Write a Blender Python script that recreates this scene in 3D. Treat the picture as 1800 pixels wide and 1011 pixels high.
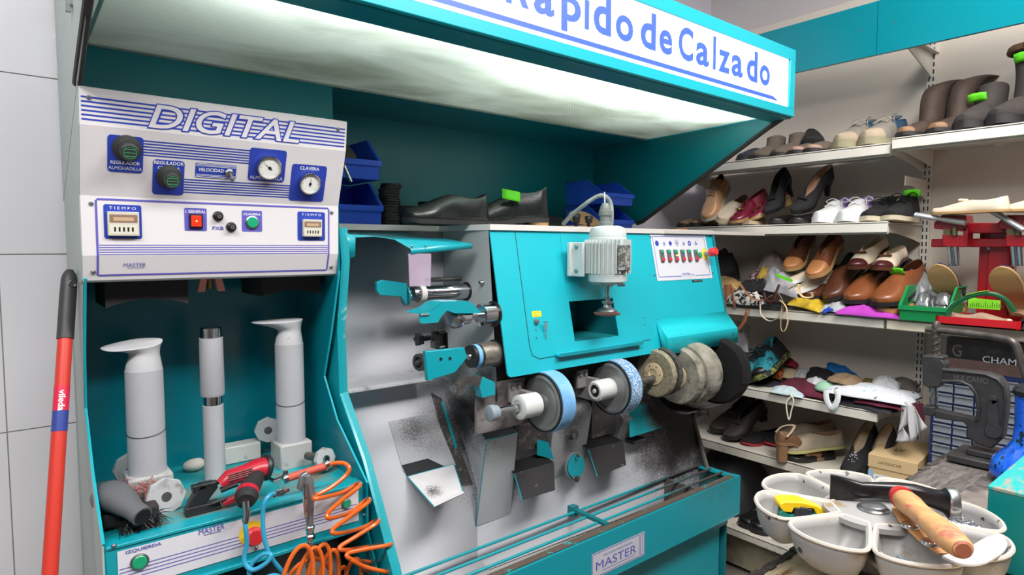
import bpy, bmesh, math, random
from mathutils import Vector, Matrix, noise
PI = math.pi
for _o in list(bpy.data.objects): bpy.data.objects.remove(_o, do_unlink=True)
scene = bpy.context.scene
# ---------------------------------------------------------------- camera
CZ = 1.40; FPX = 1097.4; YAW = math.radians(39.22); PITCH = math.radians(-3.70)
camd = bpy.data.cameras.new('camera'); cam = bpy.data.objects.new('camera', camd)
scene.collection.objects.link(cam); scene.camera = cam
camd.sensor_width = 36.0; camd.sensor_fit = 'HORIZONTAL'; camd.lens = 36.0*FPX/1800.0
camd.clip_start = 0.02; camd.clip_end = 60
cam.location = (0, 0, CZ)
cam.rotation_euler = (PI/2+PITCH, 0, -YAW)
# ---------------------------------------------------------------- view
vs = scene.view_settings
vs.view_transform = 'Standard'; vs.look = 'None'; vs.gamma = 1.0; vs.use_curve_mapping = False
vs.exposure = 0.12
# ---------------------------------------------------------------- world and lights
world = bpy.data.worlds.new('world'); scene.world = world; world.use_nodes = True
_bg = world.node_tree.nodes['Background']
_bg.inputs[0].default_value = (0.93, 0.96, 1.0, 1); _bg.inputs[1].default_value = 0.30
def area(name, loc, size, sizey, power, target, col=(1, 1, 1)):
    l = bpy.data.lights.new(name, 'AREA'); l.shape = 'RECTANGLE'; l.size = size; l.size_y = sizey
    l.energy = power; l.color = col
    o = bpy.data.objects.new(name, l); scene.collection.objects.link(o); o.location = loc
    d = Vector(target)-Vector(loc); o.rotation_euler = d.to_track_quat('-Z', 'Y').to_euler()
    return o
area('unseen_overhead_light', (0.85, -0.12, 2.8), 1.6, 0.45, 46, (0.85, 0.25, 0.0), (1, 0.985, 0.96))
area('unseen_overhead_light', (-0.8, 0.0, 2.8), 1.3, 0.5, 46, (-0.45, 0.9, 0.4), (1, 0.985, 0.96))
area('unseen_overhead_light', (1.75, 0.1, 2.82), 0.5, 1.3, 40, (2.15, 0.3, 0.2), (1, 0.96, 0.92))  # warm lamp added to brighten the rack, no such fixture known

f_ = (math.sin(YAW)*math.cos(PITCH), math.cos(YAW)*math.cos(PITCH), math.sin(PITCH))
F_ = Vector(f_); R_ = Vector((math.cos(YAW), -math.sin(YAW), 0)); U_ = R_.cross(F_)
def hit(px, py, x=None, y=None, z=None, plane=None):
    """point of a real plane of the room that is measured in the photograph at (px,py)"""
    d = F_ + R_*((px-900)/FPX) - U_*((py-505.5)/FPX); o = Vector((0, 0, CZ))
    if x is not None: t = (x-o.x)/d.x
    elif y is not None: t = (y-o.y)/d.y
    elif z is not None: t = (z-o.z)/d.z
    else: p0, n = plane; t = (p0-o).dot(n)/d.dot(n)
    return o+d*t
# ---------------------------------------------------------------- materials
def lin(c):
    return tuple(((v/255/12.92) if v/255 <= 0.04045 else ((v/255+0.055)/1.055)**2.4) for v in c)
_M = {}
def mat(name, rgb, rough=0.5, metal=0.0, var=0.0, vscale=6.0, spots=None, bump=0.0, bscale=60.0, coat=0.0, trans=0.0, alpha=1.0, emit=0.0, stretch=None, spec=None, noise2=None, dust=None):
    if name in _M: return _M[name]
    m = bpy.data.materials.new(name); m.use_nodes = True; nt = m.node_tree; N = nt.nodes; L = nt.links
    b = N['Principled BSDF']; c = lin(rgb)+(1,)
    b.inputs['Base Color'].default_value = c; b.inputs['Roughness'].default_value = rough; b.inputs['Metallic'].default_value = metal
    if spec is not None: b.inputs['Specular IOR Level'].default_value = spec
    if coat: b.inputs['Coat Weight'].default_value = coat; b.inputs['Coat Roughness'].default_value = 0.15
    if trans: b.inputs['Transmission Weight'].default_value = trans
    if alpha < 1: b.inputs['Alpha'].default_value = alpha
    if emit: b.inputs['Emission Color'].default_value = c; b.inputs['Emission Strength'].default_value = emit
    geo = N.new('ShaderNodeNewGeometry'); src = geo.outputs['Position']
    if stretch:
        mp = N.new('ShaderNodeMapping'); mp.inputs['Scale'].default_value = stretch; L.new(src, mp.inputs[0]); src = mp.outputs[0]
    col = None
    def nz(scale, detail=3, rough_=0.55):
        n = N.new('ShaderNodeTexNoise'); n.inputs['Scale'].default_value = scale; n.inputs['Detail'].default_value = detail; n.inputs['Roughness'].default_value = rough_
        L.new(src, n.inputs['Vector']); return n.outputs['Fac']
    def ramp(fac, a, bb):
        r = N.new('ShaderNodeMapRange'); r.inputs['From Min'].default_value = a; r.inputs['From Max'].default_value = bb; r.clamp = True
        L.new(fac, r.inputs['Value']); return r.outputs['Result']
    def mix(fac, ca, cb):
        x = N.new('ShaderNodeMix'); x.data_type = 'RGBA'; L.new(fac, x.inputs[0])
        for s, v in ((6, ca), (7, cb)):
            if isinstance(v, tuple): x.inputs[s].default_value = v
            else: L.new(v, x.inputs[s])
        return x.outputs[2]
    base = c
    if var:
        dk = tuple(v*(1-var) for v in c[:3])+(1,); lt = tuple(min(1, v*(1+var*0.6)) for v in c[:3])+(1,)
        base = mix(ramp(nz(vscale), 0.3, 0.7), dk, lt)
    if noise2:   # (rgb, scale, lo, hi)
        base = mix(ramp(nz(noise2[1], 5, 0.65), noise2[2], noise2[3]), base, lin(noise2[0])+(1,))
    if dust:     # list of (centre, radius, amount); rgb ; dirt thrown off the wheels
        cen, drgb, fine = dust
        tot = None
        for (p, rad, amt) in cen:
            vm = N.new('ShaderNodeVectorMath'); vm.operation = 'DISTANCE'; L.new(geo.outputs['Position'], vm.inputs[0]); vm.inputs[1].default_value = p
            mr = N.new('ShaderNodeMapRange'); mr.inputs['From Min'].default_value = rad; mr.inputs['From Max'].default_value = 0; mr.inputs['To Max'].default_value = amt; mr.clamp = True
            L.new(vm.outputs['Value'], mr.inputs['Value'])
            if tot is None: tot = mr.outputs[0]
            else:
                ad = N.new('ShaderNodeMath'); ad.operation = 'MAXIMUM'; L.new(tot, ad.inputs[0]); L.new(mr.outputs[0], ad.inputs[1]); tot = ad.outputs[0]
        big = N.new('ShaderNodeMath'); big.operation = 'MULTIPLY_ADD'; L.new(nz(7, 4), big.inputs[0]); big.inputs[1].default_value = 0.7; L.new(tot, big.inputs[2])
        s = N.new('ShaderNodeMath'); s.operation = 'MULTIPLY_ADD'; L.new(nz(fine, 2, 0.7), s.inputs[0]); s.inputs[1].default_value = 1.1; L.new(big.outputs[0], s.inputs[2])
        base = mix(ramp(s.outputs[0], 1.32, 1.62), base, lin(drgb)+(1,))
    if spots:    # (rgb, scale, threshold)
        base = mix(ramp(nz(spots[1], 2, 0.5), spots[2], spots[2]+0.03), base, lin(spots[0])+(1,))
    if not isinstance(base, tuple): L.new(base, b.inputs['Base Color'])
    if bump:
        bp = N.new('ShaderNodeBump'); bp.inputs['Strength'].default_value = bump; bp.inputs['Distance'].default_value = 0.002
        L.new(nz(bscale, 4), bp.inputs['Height']); L.new(bp.outputs[0], b.inputs['Normal'])
    _M[name] = m; return m
# ---------------------------------------------------------------- objects
ORG = [Vector((0, 0, 0))]
def thing(name, label, cat, loc=(0, 0, 0), rotz=0.0, group=None, kind=None):
    o = bpy.data.objects.new(name, None); scene.collection.objects.link(o); o.empty_display_size = 0.05
    o.location = loc; o.rotation_euler = (0, 0, rotz); tag(o, label, cat, group, kind)
    ORG[0] = Vector(loc); return o
def tag(o, label=None, cat=None, group=None, kind=None):
    if label: o['label'] = label
    if cat: o['category'] = cat
    if group: o['group'] = group
    if kind: o['kind'] = kind
    return o
class MB:
    def __init__(s): s.v = []; s.f = []; s.mi = []; s.cur = 0
    def add(s, vs_, fs):
        n = len(s.v); s.v += [Vector(p) for p in vs_]
        for f in fs: s.f.append([i+n for i in f]); s.mi.append(s.cur)
        return s
    def box(s, a, b):
        x0, y0, z0 = a; x1, y1, z1 = b
        return s.add([(x0,y0,z0),(x1,y0,z0),(x1,y1,z0),(x0,y1,z0),(x0,y0,z1),(x1,y0,z1),(x1,y1,z1),(x0,y1,z1)],
                     [(0,3,2,1),(4,5,6,7),(0,1,5,4),(1,2,6,5),(2,3,7,6),(3,0,4,7)])
    def obox(s, c, half, M=None):
        M = M or Matrix.Identity(3); c = Vector(c); h = half
        p = [c+M@Vector((i*h[0], j*h[1], k*h[2])) for k in (-1, 1) for (i, j) in ((-1,-1),(1,-1),(1,1),(-1,1))]
        return s.add(p, [(0,3,2,1),(4,5,6,7),(0,1,5,4),(1,2,6,5),(2,3,7,6),(3,0,4,7)])
    def prism(s, pts, ext):
        """closed polygon of 3D points extruded by vector"""
        n = len(pts); e = Vector(ext); p = [Vector(q) for q in pts]
        return s.add(p+[q+e for q in p], [list(range(n)), list(range(2*n-1, n-1, -1))]+[(i, i+n, (i+1) % n+n, (i+1) % n) for i in range(n)])
    def cyl(s, p0, p1, r0, r1=None, n=24, cap=True):
        return s.tube([p0, p1], [r0, r0 if r1 is None else r1], n, cap)
    def tube(s, path, r, n=10, cap=True, flat=1.0):
        P = [Vector(p) for p in path]; k = len(P); rr = r if isinstance(r, (list, tuple)) else [r]*k
        t0 = (P[1]-P[0]).normalized(); up = Vector((0, 0, 1)) if abs(t0.z) < 0.9 else Vector((1, 0, 0))
        a = t0.cross(up).normalized(); vs_ = []
        for i in range(k):
            if i == 0: t = P[1]-P[0]
            elif i == k-1: t = P[-1]-P[-2]
            else: t = (P[i+1]-P[i-1])
            t = t.normalized() if t.length > 1e-9 else t0
            a = (a-t*a.dot(t)); a = a.normalized() if a.length > 1e-6 else t.orthogonal().normalized()
            b = t.cross(a)
            for j in range(n):
                an = 2*PI*j/n; vs_.append(P[i]+(a*math.cos(an)+b*math.sin(an)*flat)*rr[i])
        fs = [(i*n+j, i*n+(j+1) % n, (i+1)*n+(j+1) % n, (i+1)*n+j) for i in range(k-1) for j in range(n)]
        if cap: fs += [list(range(n-1, -1, -1)), list(range((k-1)*n, k*n))]
        return s.add(vs_, fs)
    def lathe(s, prof, p, axis=(0, 0, 1), n=32, ring=False):
        """prof: list of (radius, distance along the axis)"""
        ax = Vector(axis).normalized(); a = ax.orthogonal().normalized(); b = ax.cross(a); p = Vector(p); k = len(prof)
        vs_ = [p+ax*h+(a*math.cos(2*PI*j/n)+b*math.sin(2*PI*j/n))*r for r, h in prof for j in range(n)]
        fs = [(i*n+j, i*n+(j+1) % n, (i+1)*n+(j+1) % n, (i+1)*n+j) for i in range(k-1) for j in range(n)]
        fs += [((k-1)*n+j, (k-1)*n+(j+1) % n, (j+1) % n, j) for j in range(n)] if ring else [list(range(n-1, -1, -1)), list(range((k-1)*n, k*n))]
        return s.add(vs_, fs)
    def quad(s, *p): return s.add(p, [list(range(len(p)))])
    def grid(s, fn, nu, nv, closeu=False):
        vs_ = [fn(i/(nu if closeu else nu-1), j/(nv-1)) for i in range(nu) for j in range(nv)]
        fs = [(i*nv+j, ((i+1) % nu)*nv+j, ((i+1) % nu)*nv+j+1, i*nv+j+1) for i in range(nu if closeu else nu-1) for j in range(nv-1)]
        return s.add(vs_, fs)
    def ball(s, c, r, n=14, m=9):
        c = Vector(c); R = r if isinstance(r, (tuple, list, Vector)) else (r, r, r)
        return s.grid(lambda u, v: c+Vector((R[0]*math.cos(2*PI*u)*math.sin(PI*v+1e-4), R[1]*math.sin(2*PI*u)*math.sin(PI*v+1e-4), R[2]*math.cos(PI*v))), n, m, True)
    def strip(s, prof, x0, x1):
        """open (Y,Z) profile swept along X"""
        n = len(prof)
        return s.add([(x0, y, z) for y, z in prof]+[(x1, y, z) for y, z in prof], [(i, i+1, i+1+n, i+n) for i in range(n-1)])
    def build(s, name, mats, parent=None, bevel=0, solid=0, subd=0, sharp=35, off=-1, local=False, label=None, outfrom=None):
        me = bpy.data.meshes.new(name); o_ = Vector((0, 0, 0)) if local else ORG[0]
        me.from_pydata([p-o_ for p in s.v], [], s.f)
        for m in (mats if isinstance(mats, (list, tuple)) else [mats]): me.materials.append(m)
        me.polygons.foreach_set('material_index', s.mi)
        bm = bmesh.new(); bm.from_mesh(me); bmesh.ops.remove_doubles(bm, verts=bm.verts, dist=1e-5)
        if outfrom is None: bmesh.ops.recalc_face_normals(bm, faces=bm.faces)
        else:
            bm.normal_update()
            for f_2 in bm.faces:
                c_2 = f_2.calc_center_median()
                if f_2.normal.dot(c_2-outfrom(c_2)) < 0: f_2.normal_flip()
        bm.to_mesh(me); bm.free()
        me.polygons.foreach_set('use_smooth', [True]*len(me.polygons)); me.update()
        if not subd: me.set_sharp_from_angle(angle=math.radians(sharp))
        o = bpy.data.objects.new(name, me); scene.collection.objects.link(o)
        if parent: o.parent = parent
        if solid: m = o.modifiers.new('s', 'SOLIDIFY'); m.thickness = solid; m.offset = off
        if bevel: m = o.modifiers.new('b', 'BEVEL'); m.width = bevel; m.segments = 2; m.limit_method = 'ANGLE'; m.angle_limit = math.radians(40)
        if subd: m = o.modifiers.new('u', 'SUBSURF'); m.levels = subd; m.render_levels = subd
        if label: o['label'] = label
        return o
def kids(o): return [c for c in bpy.data.objects if c.parent is o]
def dup(root, loc, rot=None, label=None, group=None, scale=None, mats=None):
    r = root.copy(); scene.collection.objects.link(r); r.location = loc
    if rot is not None: r.rotation_euler = rot
    if scale: r.scale = scale
    if label: r['label'] = label
    if group: r['group'] = group
    if mats: remat(r, mats)
    for ch in kids(root):
        c = ch.copy(); scene.collection.objects.link(c); c.parent = r
        if mats: remat(c, mats)
        for g in kids(ch):
            d = g.copy(); scene.collection.objects.link(d); d.parent = c
            if mats: remat(d, mats)
    return r
def remat(o, mats):
    if o.type == 'MESH' and any(m.name in mats for m in o.data.materials):
        o.data = o.data.copy()
        for i, m in enumerate(o.data.materials):
            if m.name in mats: o.data.materials[i] = mats[m.name]
class Fr:
    """a flat frame on a real plane: origin, u and v axes"""
    def __init__(s, o, u, v):
        s.o = Vector(o); s.u = Vector(u).normalized(); v = Vector(v); s.v = (v-s.u*v.dot(s.u)).normalized(); s.n = s.u.cross(s.v)
    def P(s, u, v, h=0): return s.o+s.u*u+s.v*v+s.n*h
    def at(s, px, py, h=0):
        q = hit(px, py, plane=(s.o+s.n*h, s.n))-s.o; return q.dot(s.u), q.dot(s.v)
    def pt(s, px, py, h=0): u, v = s.at(px, py); return s.P(u, v, h)
def rrect(F, u0, u1, v0, v1, r=0.0, h=0.0006, n=5):
    if r <= 0: return [F.P(u0, v0, h), F.P(u1, v0, h), F.P(u1, v1, h), F.P(u0, v1, h)]
    out = []
    for cx, cy, a0 in ((u1-r, v0+r, -PI/2), (u1-r, v1-r, 0), (u0+r, v1-r, PI/2), (u0+r, v0+r, PI)):
        for i in range(n+1):
            a = a0+PI/2*i/n; out.append(F.P(cx+r*math.cos(a), cy+r*math.sin(a), h))
    return out
def frame_line(mb, F, u0, u1, v0, v1, r, w, h=0.0007):
    a = rrect(F, u0, u1, v0, v1, r, h); b = rrect(F, u0+w, u1-w, v0+w, v1-w, max(r-w, 0.0005), h); n = len(a)
    mb.add(a+b, [(i, (i+1) % n, (i+1) % n+n, i+n) for i in range(n)])
def disc(mb, F, u, v, r, h=0.0008, n=24, ry=None):
    mb.quad(*[F.P(u+r*math.cos(2*PI*i/n), v+(ry or r)*math.sin(2*PI*i/n), h) for i in range(n)])
def text_mb(mb, s, F, u0, u1, v0, v1, h=0.0009, shear=0.0, bold=0.0, depth=0.0):
    """text fitted in the rectangle u0..u1, v0..v1 of frame F"""
    cu = bpy.data.curves.new('t', 'FONT'); cu.body = s; cu.shear = shear; cu.offset = bold; cu.extrude = 0; cu.resolution_u = 4
    ob = bpy.data.objects.new('t', cu); me = bpy.data.meshes.new_from_object(ob)
    vs_ = [v.co.copy() for v in me.vertices]; fs = [list(p.vertices) for p in me.polygons]
    bpy.data.objects.remove(ob); bpy.data.curves.remove(cu)
    if not vs_: return
    xa, xb = min(v.x for v in vs_), max(v.x for v in vs_); ya, yb = min(v.y for v in vs_), max(v.y for v in vs_)
    T = lambda v, hh: F.P(u0+(v.x-xa)/(xb-xa)*(u1-u0), v0+(v.y-ya)/max(yb-ya, 1e-6)*(v1-v0), hh)
    mb.add([T(v, h) for v in vs_], fs); bpy.data.meshes.remove(me)
# ================================================================ materials used in many places
WC = [((2.05, 1.42, 0.74), 0.62, 1.05), ((1.30, 1.42, 0.88), 0.26, 0.85), ((0.985, 1.58, 1.04), 0.12, 0.6), ((0.93, 1.5, 0.9), 0.13, 0.62), ((1.10, 1.38, 0.90), 0.40, 1.0), ((1.44, 1.30, 0.92), 0.34, 0.6), ((1.9, 1.35, 0.8), 0.62, 0.75), ((0.90, 1.42, 1.0), 0.22, 0.45), ((1.05, 1.38, 0.85), 0.30, 0.62), ((2.05, 1.30, 0.55), 0.5, 0.6)]
TEAL = mat('teal_powder_coat', (10, 150, 165), 0.34, bump=0.10, bscale=350, coat=0.25)
TEALD = mat('teal_powder_coat_dusty', (10, 148, 163), 0.42, bump=0.1, bscale=350, dust=([((1.9, 1.3, 0.62), 0.5, 0.5), ((1.0, 1.23, 0.56), 0.15, 0.45), ((1.25, 1.37, 0.95), 0.3, 0.5)], (74, 66, 62), 420))
TEALC = mat('teal_lit_paint', (16, 170, 187), 0.38, bump=0.08, bscale=350, var=0.03)  # same teal coat, light on the front put into a brighter colour
GREY = mat('light_grey_paint', (200, 200, 206), 0.5, bump=0.05, bscale=300, var=0.05, vscale=3)
GREYD = mat('grey_paint_with_grinding_dust', (202, 202, 209), 0.55, dust=(WC, (48, 43, 42), 380), bump=0.05, bscale=300)
SOOT = mat('sooty_grey_paint', (62, 58, 58), 0.75, noise2=((128, 124, 122), 30, 0.55, 0.75), spots=((150, 146, 144), 300, 0.66))
WHITEP = mat('white_grey_panel_paint', (214, 210, 214), 0.38)
GREYP = mat('grey_side_paint', (160, 172, 168), 0.45, var=0.06, vscale=4)
BLUE = mat('blue_screen_print', (38, 62, 168), 0.45)
BLUEV = mat('violet_screen_print', (92, 88, 180), 0.45)
WHT = mat('white_print', (232, 234, 240), 0.5)
CHROME = mat('polished_steel', (205, 205, 208), 0.16, 1.0)
STEEL = mat('brushed_steel', (168, 168, 170), 0.34, 1.0, var=0.15, vscale=40)
STEELD = mat('dirty_steel', (120, 116, 112), 0.5, 0.85, var=0.35, vscale=30)
BLACK = mat('black_plastic', (26, 26, 28), 0.42)
RUBBER = mat('black_rubber', (24, 24, 26), 0.7, bump=0.2, bscale=200)
DARKR = mat('dark_edge_rubber', (58, 56, 56), 0.8)
GREENB = mat('green_button_plastic', (18, 158, 112), 0.35, coat=0.3)
REDB = mat('red_button_plastic', (214, 44, 50), 0.38, coat=0.3)
YEL = mat('yellow_plate', (232, 208, 52), 0.5)
# ================================================================ the room
TILE = mat('white_wall_tile', (218, 218, 224), 0.16, var=0.02, vscale=1.5)
GROUT = mat('tile_grout', (176, 170, 164), 0.8)
FLOORM = mat('grey_floor_tile', (126, 120, 112), 0.5, var=0.2, vscale=5, noise2=((90, 84, 78), 3, 0.5, 0.7))
CREAMW = mat('cream_rack_panel', (214, 203, 192), 0.55, var=0.03, vscale=2)
PLAIN = mat('painted_wall', (212, 205, 206), 0.7, var=0.02)
LILAC = mat('whitish_wall_paint', (236, 230, 242), 0.6)
ORG[0] = Vector((0, 0, 0))
YT = 1.68
m = MB(); m.box((-2.2, -2.6, -0.05), (3.3, 2.3, 0)); tag(m.build('floor', FLOORM), kind='structure')
m = MB(); m.box((-2.2, -2.6, 2.9), (3.3, 2.3, 2.95)); tag(m.build('ceiling', mat('ceiling_white', (205, 203, 200), 0.8)), kind='structure')
# the tiled wall: real tiles with joints, the joints measured in the photograph
m = MB(); m.box((-2.2, YT+0.004, 0), (0.115, YT+0.2, 2.9)); m.cur = 1
zt = [hit(0, 125.4, y=YT).z, hit(0, 447.3, y=YT).z]; dz = zt[0]-zt[1]
xt = [hit(2, 560, y=YT).x]; dx = 0.44
zz = zt[0]+3*dz
rows = [zt[0]+k*dz for k in range(3, -6, -1)]
for zi in rows:
    za, zb = max(0.0, zi-dz+0.0012), min(2.9, zi-0.0012)
    if zb <= za: continue
    xx = xt[0]-6*dx
    while xx < 0.115:
        xa, xb = max(-2.2, xx+0.0012), min(0.115, xx+dx-0.0012)
        if xb > xa: m.box((xa, YT, za), (xb, YT+0.004, zb))
        xx += dx
tag(m.build('wall_front_left', [GROUT, TILE]), kind='structure')
m = MB(); m.box((0.117, 2.02, 0), (3.3, 2.2, 2.9)); tag(m.build('wall_back', LILAC), kind='structure')
m = MB(); m.box((3.05, -2.6, 0), (3.25, 2.02, 2.9)); tag(m.build('wall_right', PLAIN), kind='structure')
m = MB(); m.box((-2.3, -2.6, 0), (-2.2, 1.68, 2.9)); tag(m.build('wall_left', mat('mid_wall_paint', (150, 146, 146), 0.8)), kind='structure')
m = MB(); m.box((-2.3, -2.7, 0), (3.25, -2.6, 2.9)); tag(m.build('wall_front', mat('dark_wall_paint', (120, 116, 116), 0.8)), kind='structure')
# ================================================================ shelving on the right
XF, XW, Y1, Y2 = 2.48, 2.86, 0.893, 1.88
SHM = mat('cream_shelf_enamel', (222, 217, 207), 0.42, var=0.05, vscale=6)
SHD = mat('worn_shelf_enamel', (212, 205, 193), 0.5, var=0.12, vscale=12, noise2=((140, 128, 112), 14, 0.56, 0.75))
SHW = mat('shelf_white_enamel', (222, 220, 214), 0.42, var=0.04)
sh = thing('shelving_rack', 'cream slotted wall shelving rack full of shoes right of the turquoise machine', 'shelving', (2.66, 0.9, 0))
m = MB()
for ya, yb in ((Y1+0.012, Y2-0.012), (-0.09, Y1-0.012)): m.box((XW, ya, 0.05), (XW+0.02, yb, 2.45))
m.build('back_panel', CREAMW, sh)
for yy in (Y1, Y2, -0.1):
    m = MB(); m.box((XW-0.012, yy-0.015, 0.05), (XW+0.03, yy+0.015, 2.5)); m.cur = 1
    for k in range(78):
        z0 = 0.2+k*0.028
        for dy in (-0.007, 0.007): m.box((XW-0.0135, yy+dy-0.002, z0), (XW-0.0115, yy+dy+0.002, z0+0.017))
    m.build('upright', [SHM, BLACK], sh)
ZS = dict(a=1.772, b=1.491, c=1.141, d=0.79, e=0.515, f=0.205)
def shelf(z, ya, yb, xf, M, lip=0.037, under=True, dip=0.0):
    m = MB(); m.box((xf, ya+0.004, z-lip), (xf+0.012, yb-0.004, z+0.002)); m.box((xf, ya+0.004, z-0.006), (XW-0.013, yb-0.004, z))
    m.box((xf+0.03, ya+0.01, z-lip-0.006), (xf+0.034, yb-0.01, z-0.006))
    m.build('shelf', M, sh, bevel=0.0015)
    if under:
        for yy in (ya+0.014, yb-0.014):
            b = MB(); b.prism([(xf+0.02, yy-0.0015, z-0.008), (XW-0.013, yy-0.0015, z-0.008), (XW-0.013, yy-0.0015, z-0.075), (XW-0.1, yy-0.0015, z-0.06), (xf+0.12, yy-0.0015, z-0.04), (xf+0.02, yy-0.0015, z-0.036)], (0, 0.003, 0))
            b.build('bracket', SHM, sh)
shelf(ZS['a'], Y1, Y2, XF, SHM); shelf(ZS['a']+0.012, -0.09, Y1-0.004, XF-0.02, SHM)
shelf(ZS['b'], Y1, Y2, XF, SHM)
shelf(ZS['c'], Y1, Y2, XF, SHM); shelf(ZS['c'], -0.09, Y1-0.004, XF-0.005, mat('cream_shelf_enamel_warm', (222, 210, 190), 0.42))
shelf(ZS['d'], Y1+0.01, Y2, XF, SHM)
shelf(ZS['e'], -0.09, Y2, XF, SHD, lip=0.038)
shelf(ZS['f'], -0.09, Y2, XF-0.12, SHD, lip=0.03, under=False)
m = MB(); m.box((XF-0.06, -0.09, 0.02), (XF-0.045, Y2, 0.17)); m.build('plinth', mat('plinth_dirty', (150, 142, 122), 0.6, noise2=((96, 88, 74), 6, 0.5, 0.7)), sh)
# unused bracket above the third level and the arm holding the header board
b = MB(); b.prism([(XF+0.14, Y1-0.002, 1.665), (XW-0.013, Y1-0.002, 1.665), (XW-0.013, Y1-0.002, 1.58), (XW-0.06, Y1-0.002, 1.60), (XF+0.22, Y1-0.002, 1.632), (XF+0.14, Y1-0.002, 1.63)], (0, 0.003, 0))
b.build('bracket', SHM, sh)
b = MB(); b.prism([(2.56, Y1-0.002, 2.16), (XW, Y1-0.002, 2.16), (XW, Y1-0.002, 2.06), (2.56, Y1-0.002, 2.135)], (0, 0.004, 0)); b.box((2.56, Y1-0.02, 2.155), (XW, Y1+0.0, 2.16))
b.box((2.55, Y1-0.012, 2.13), (2.57, Y1+0.012, 2.20)); b.build('bracket', SHM, sh)
# header board
FZ0, FZ1, FX = hit(1600, 83, x=2.53).z, hit(1500, 13.5, x=2.53).z, 2.53
fb = thing('header_board', 'glossy turquoise header board above the shoe shelves', 'board', (FX+0.01, 0.9, FZ0))
ys = hit(1542, 50, x=FX).y
FBM = mat('turquoise_laminate', (0, 130, 146), 0.12, bump=0.12, bscale=120)
for ya, yb in ((-0.09, ys-0.001), (ys+0.001, 1.95)):
    m = MB(); m.box((FX, ya, FZ0), (FX+0.016, yb, FZ1)); m.build('board_panel', FBM, fb)
for px, py in ((1513, 52), (1573, 38)):
    p = hit(px, py, x=FX); m = MB(); m.lathe([(0.004, 0), (0.003, 0.0015)], (FX, p.y, p.z), (-1, 0, 0), 12); m.build('screw', STEEL, fb)
# ================================================================ canopy over the machine with lit sign
XL, XR = 0.11, 2.10
cp = thing('light_canopy', 'turquoise overhead canopy with lit white lettered sign and ribbed lamp cover', 'canopy', (1.1, 1.5, 1.5))
SZ0, SZ1, SY = 1.84, 2.062, 1.06
WX1 = hit(1388, 189, y=SY).x; WZ0 = hit(1200, 140, y=SY).z-0.0; WZ0 = hit(1388, 189, y=SY).z; WZ1 = hit(1391, 104, y=SY).z
m = MB()
m.box((XL-0.05, SY, SZ0), (XR, SY+0.03, WZ0)); m.box((XL-0.05, SY, WZ1), (XR, SY+0.03, SZ1))
m.box((WX1, SY, WZ0), (XR, SY+0.03, WZ1)); m.box((XL-0.05, SY, WZ0), (XL-0.02, SY+0.03, WZ1))
m.build('sign_frame', TEALC, cp, bevel=0.002)
m = MB(); m.box((XL-0.03, SY+0.008, WZ0-0.002), (WX1+0.002, SY+0.012, WZ1+0.002)); m.build('sign_face', mat('lit_sign_acrylic', (250, 250, 255), 0.3, emit=1.05), cp)
# letters
FS = Fr((0, SY+0.0075, 0), (1, 0, 0), (0, 0, 1))
def gx(px, py): return hit(px, py, y=SY).x
base_z = 1.917; xh = 1.981; asc = 2.012; des = 1.898
LET = mat('sign_letter_blue', (58, 88, 205), 0.4, emit=0.55)
m = MB()
def glyph(ch, p0, p1, z0, z1, y=60): text_mb(m, ch, FS, gx(p0, y), gx(p1, y), z0, z1, 0.0004, bold=0.028)
R0 = hit(893, 0, y=SY).x
R1 = hit(934, 14, y=SY).x
text_mb(m, 'R', FS, R0, R1, base_z+0.004, asc+0.006, 0.0004, bold=0.028)
for ch, a, b, z0, z1 in (('a', 942, 978, base_z+0.002, xh+0.002), ('p', 990, 1025, des, xh), ('i', 1031, 1040, base_z, asc), ('d', 1047, 1078, base_z, asc+0.002), ('o', 1086, 1117, base_z, xh),
    ('d', 1130, 1157, base_z, asc), ('e', 1163, 1186, base_z, xh), ('C', 1197, 1223, base_z, asc-0.004), ('a', 1228, 1251, base_z, xh), ('l', 1258, 1263, base_z, asc), ('z', 1268, 1288, base_z, xh), ('a', 1291, 1311, base_z, xh), ('d', 1318, 1337, base_z, asc), ('o', 1341, 1359, base_z, xh)):
    glyph(ch, a, b, z0, z1)
ax_ = (gx(955, 0)+gx(972, 0))/2
m.quad(FS.P(ax_-0.008, xh+0.012, 0.0004), FS.P(ax_+0.004, xh+0.012, 0.0004), FS.P(ax_+0.02, xh+0.034, 0.0004), FS.P(ax_+0.004, xh+0.034, 0.0004))
m.build('sign_lettering', LET, cp)
m = MB(); ul = [hit(1363, 166, y=SY), hit(1372, 174.5, y=SY)]
m.quad(FS.P(0.3, 1.880, 0.0004), FS.P(ul[1].x, 1.880, 0.0004), FS.P(ul[0].x, 1.892, 0.0004), FS.P(0.3, 1.892, 0.0004)); m.build('sign_underline', LET, cp)
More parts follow.
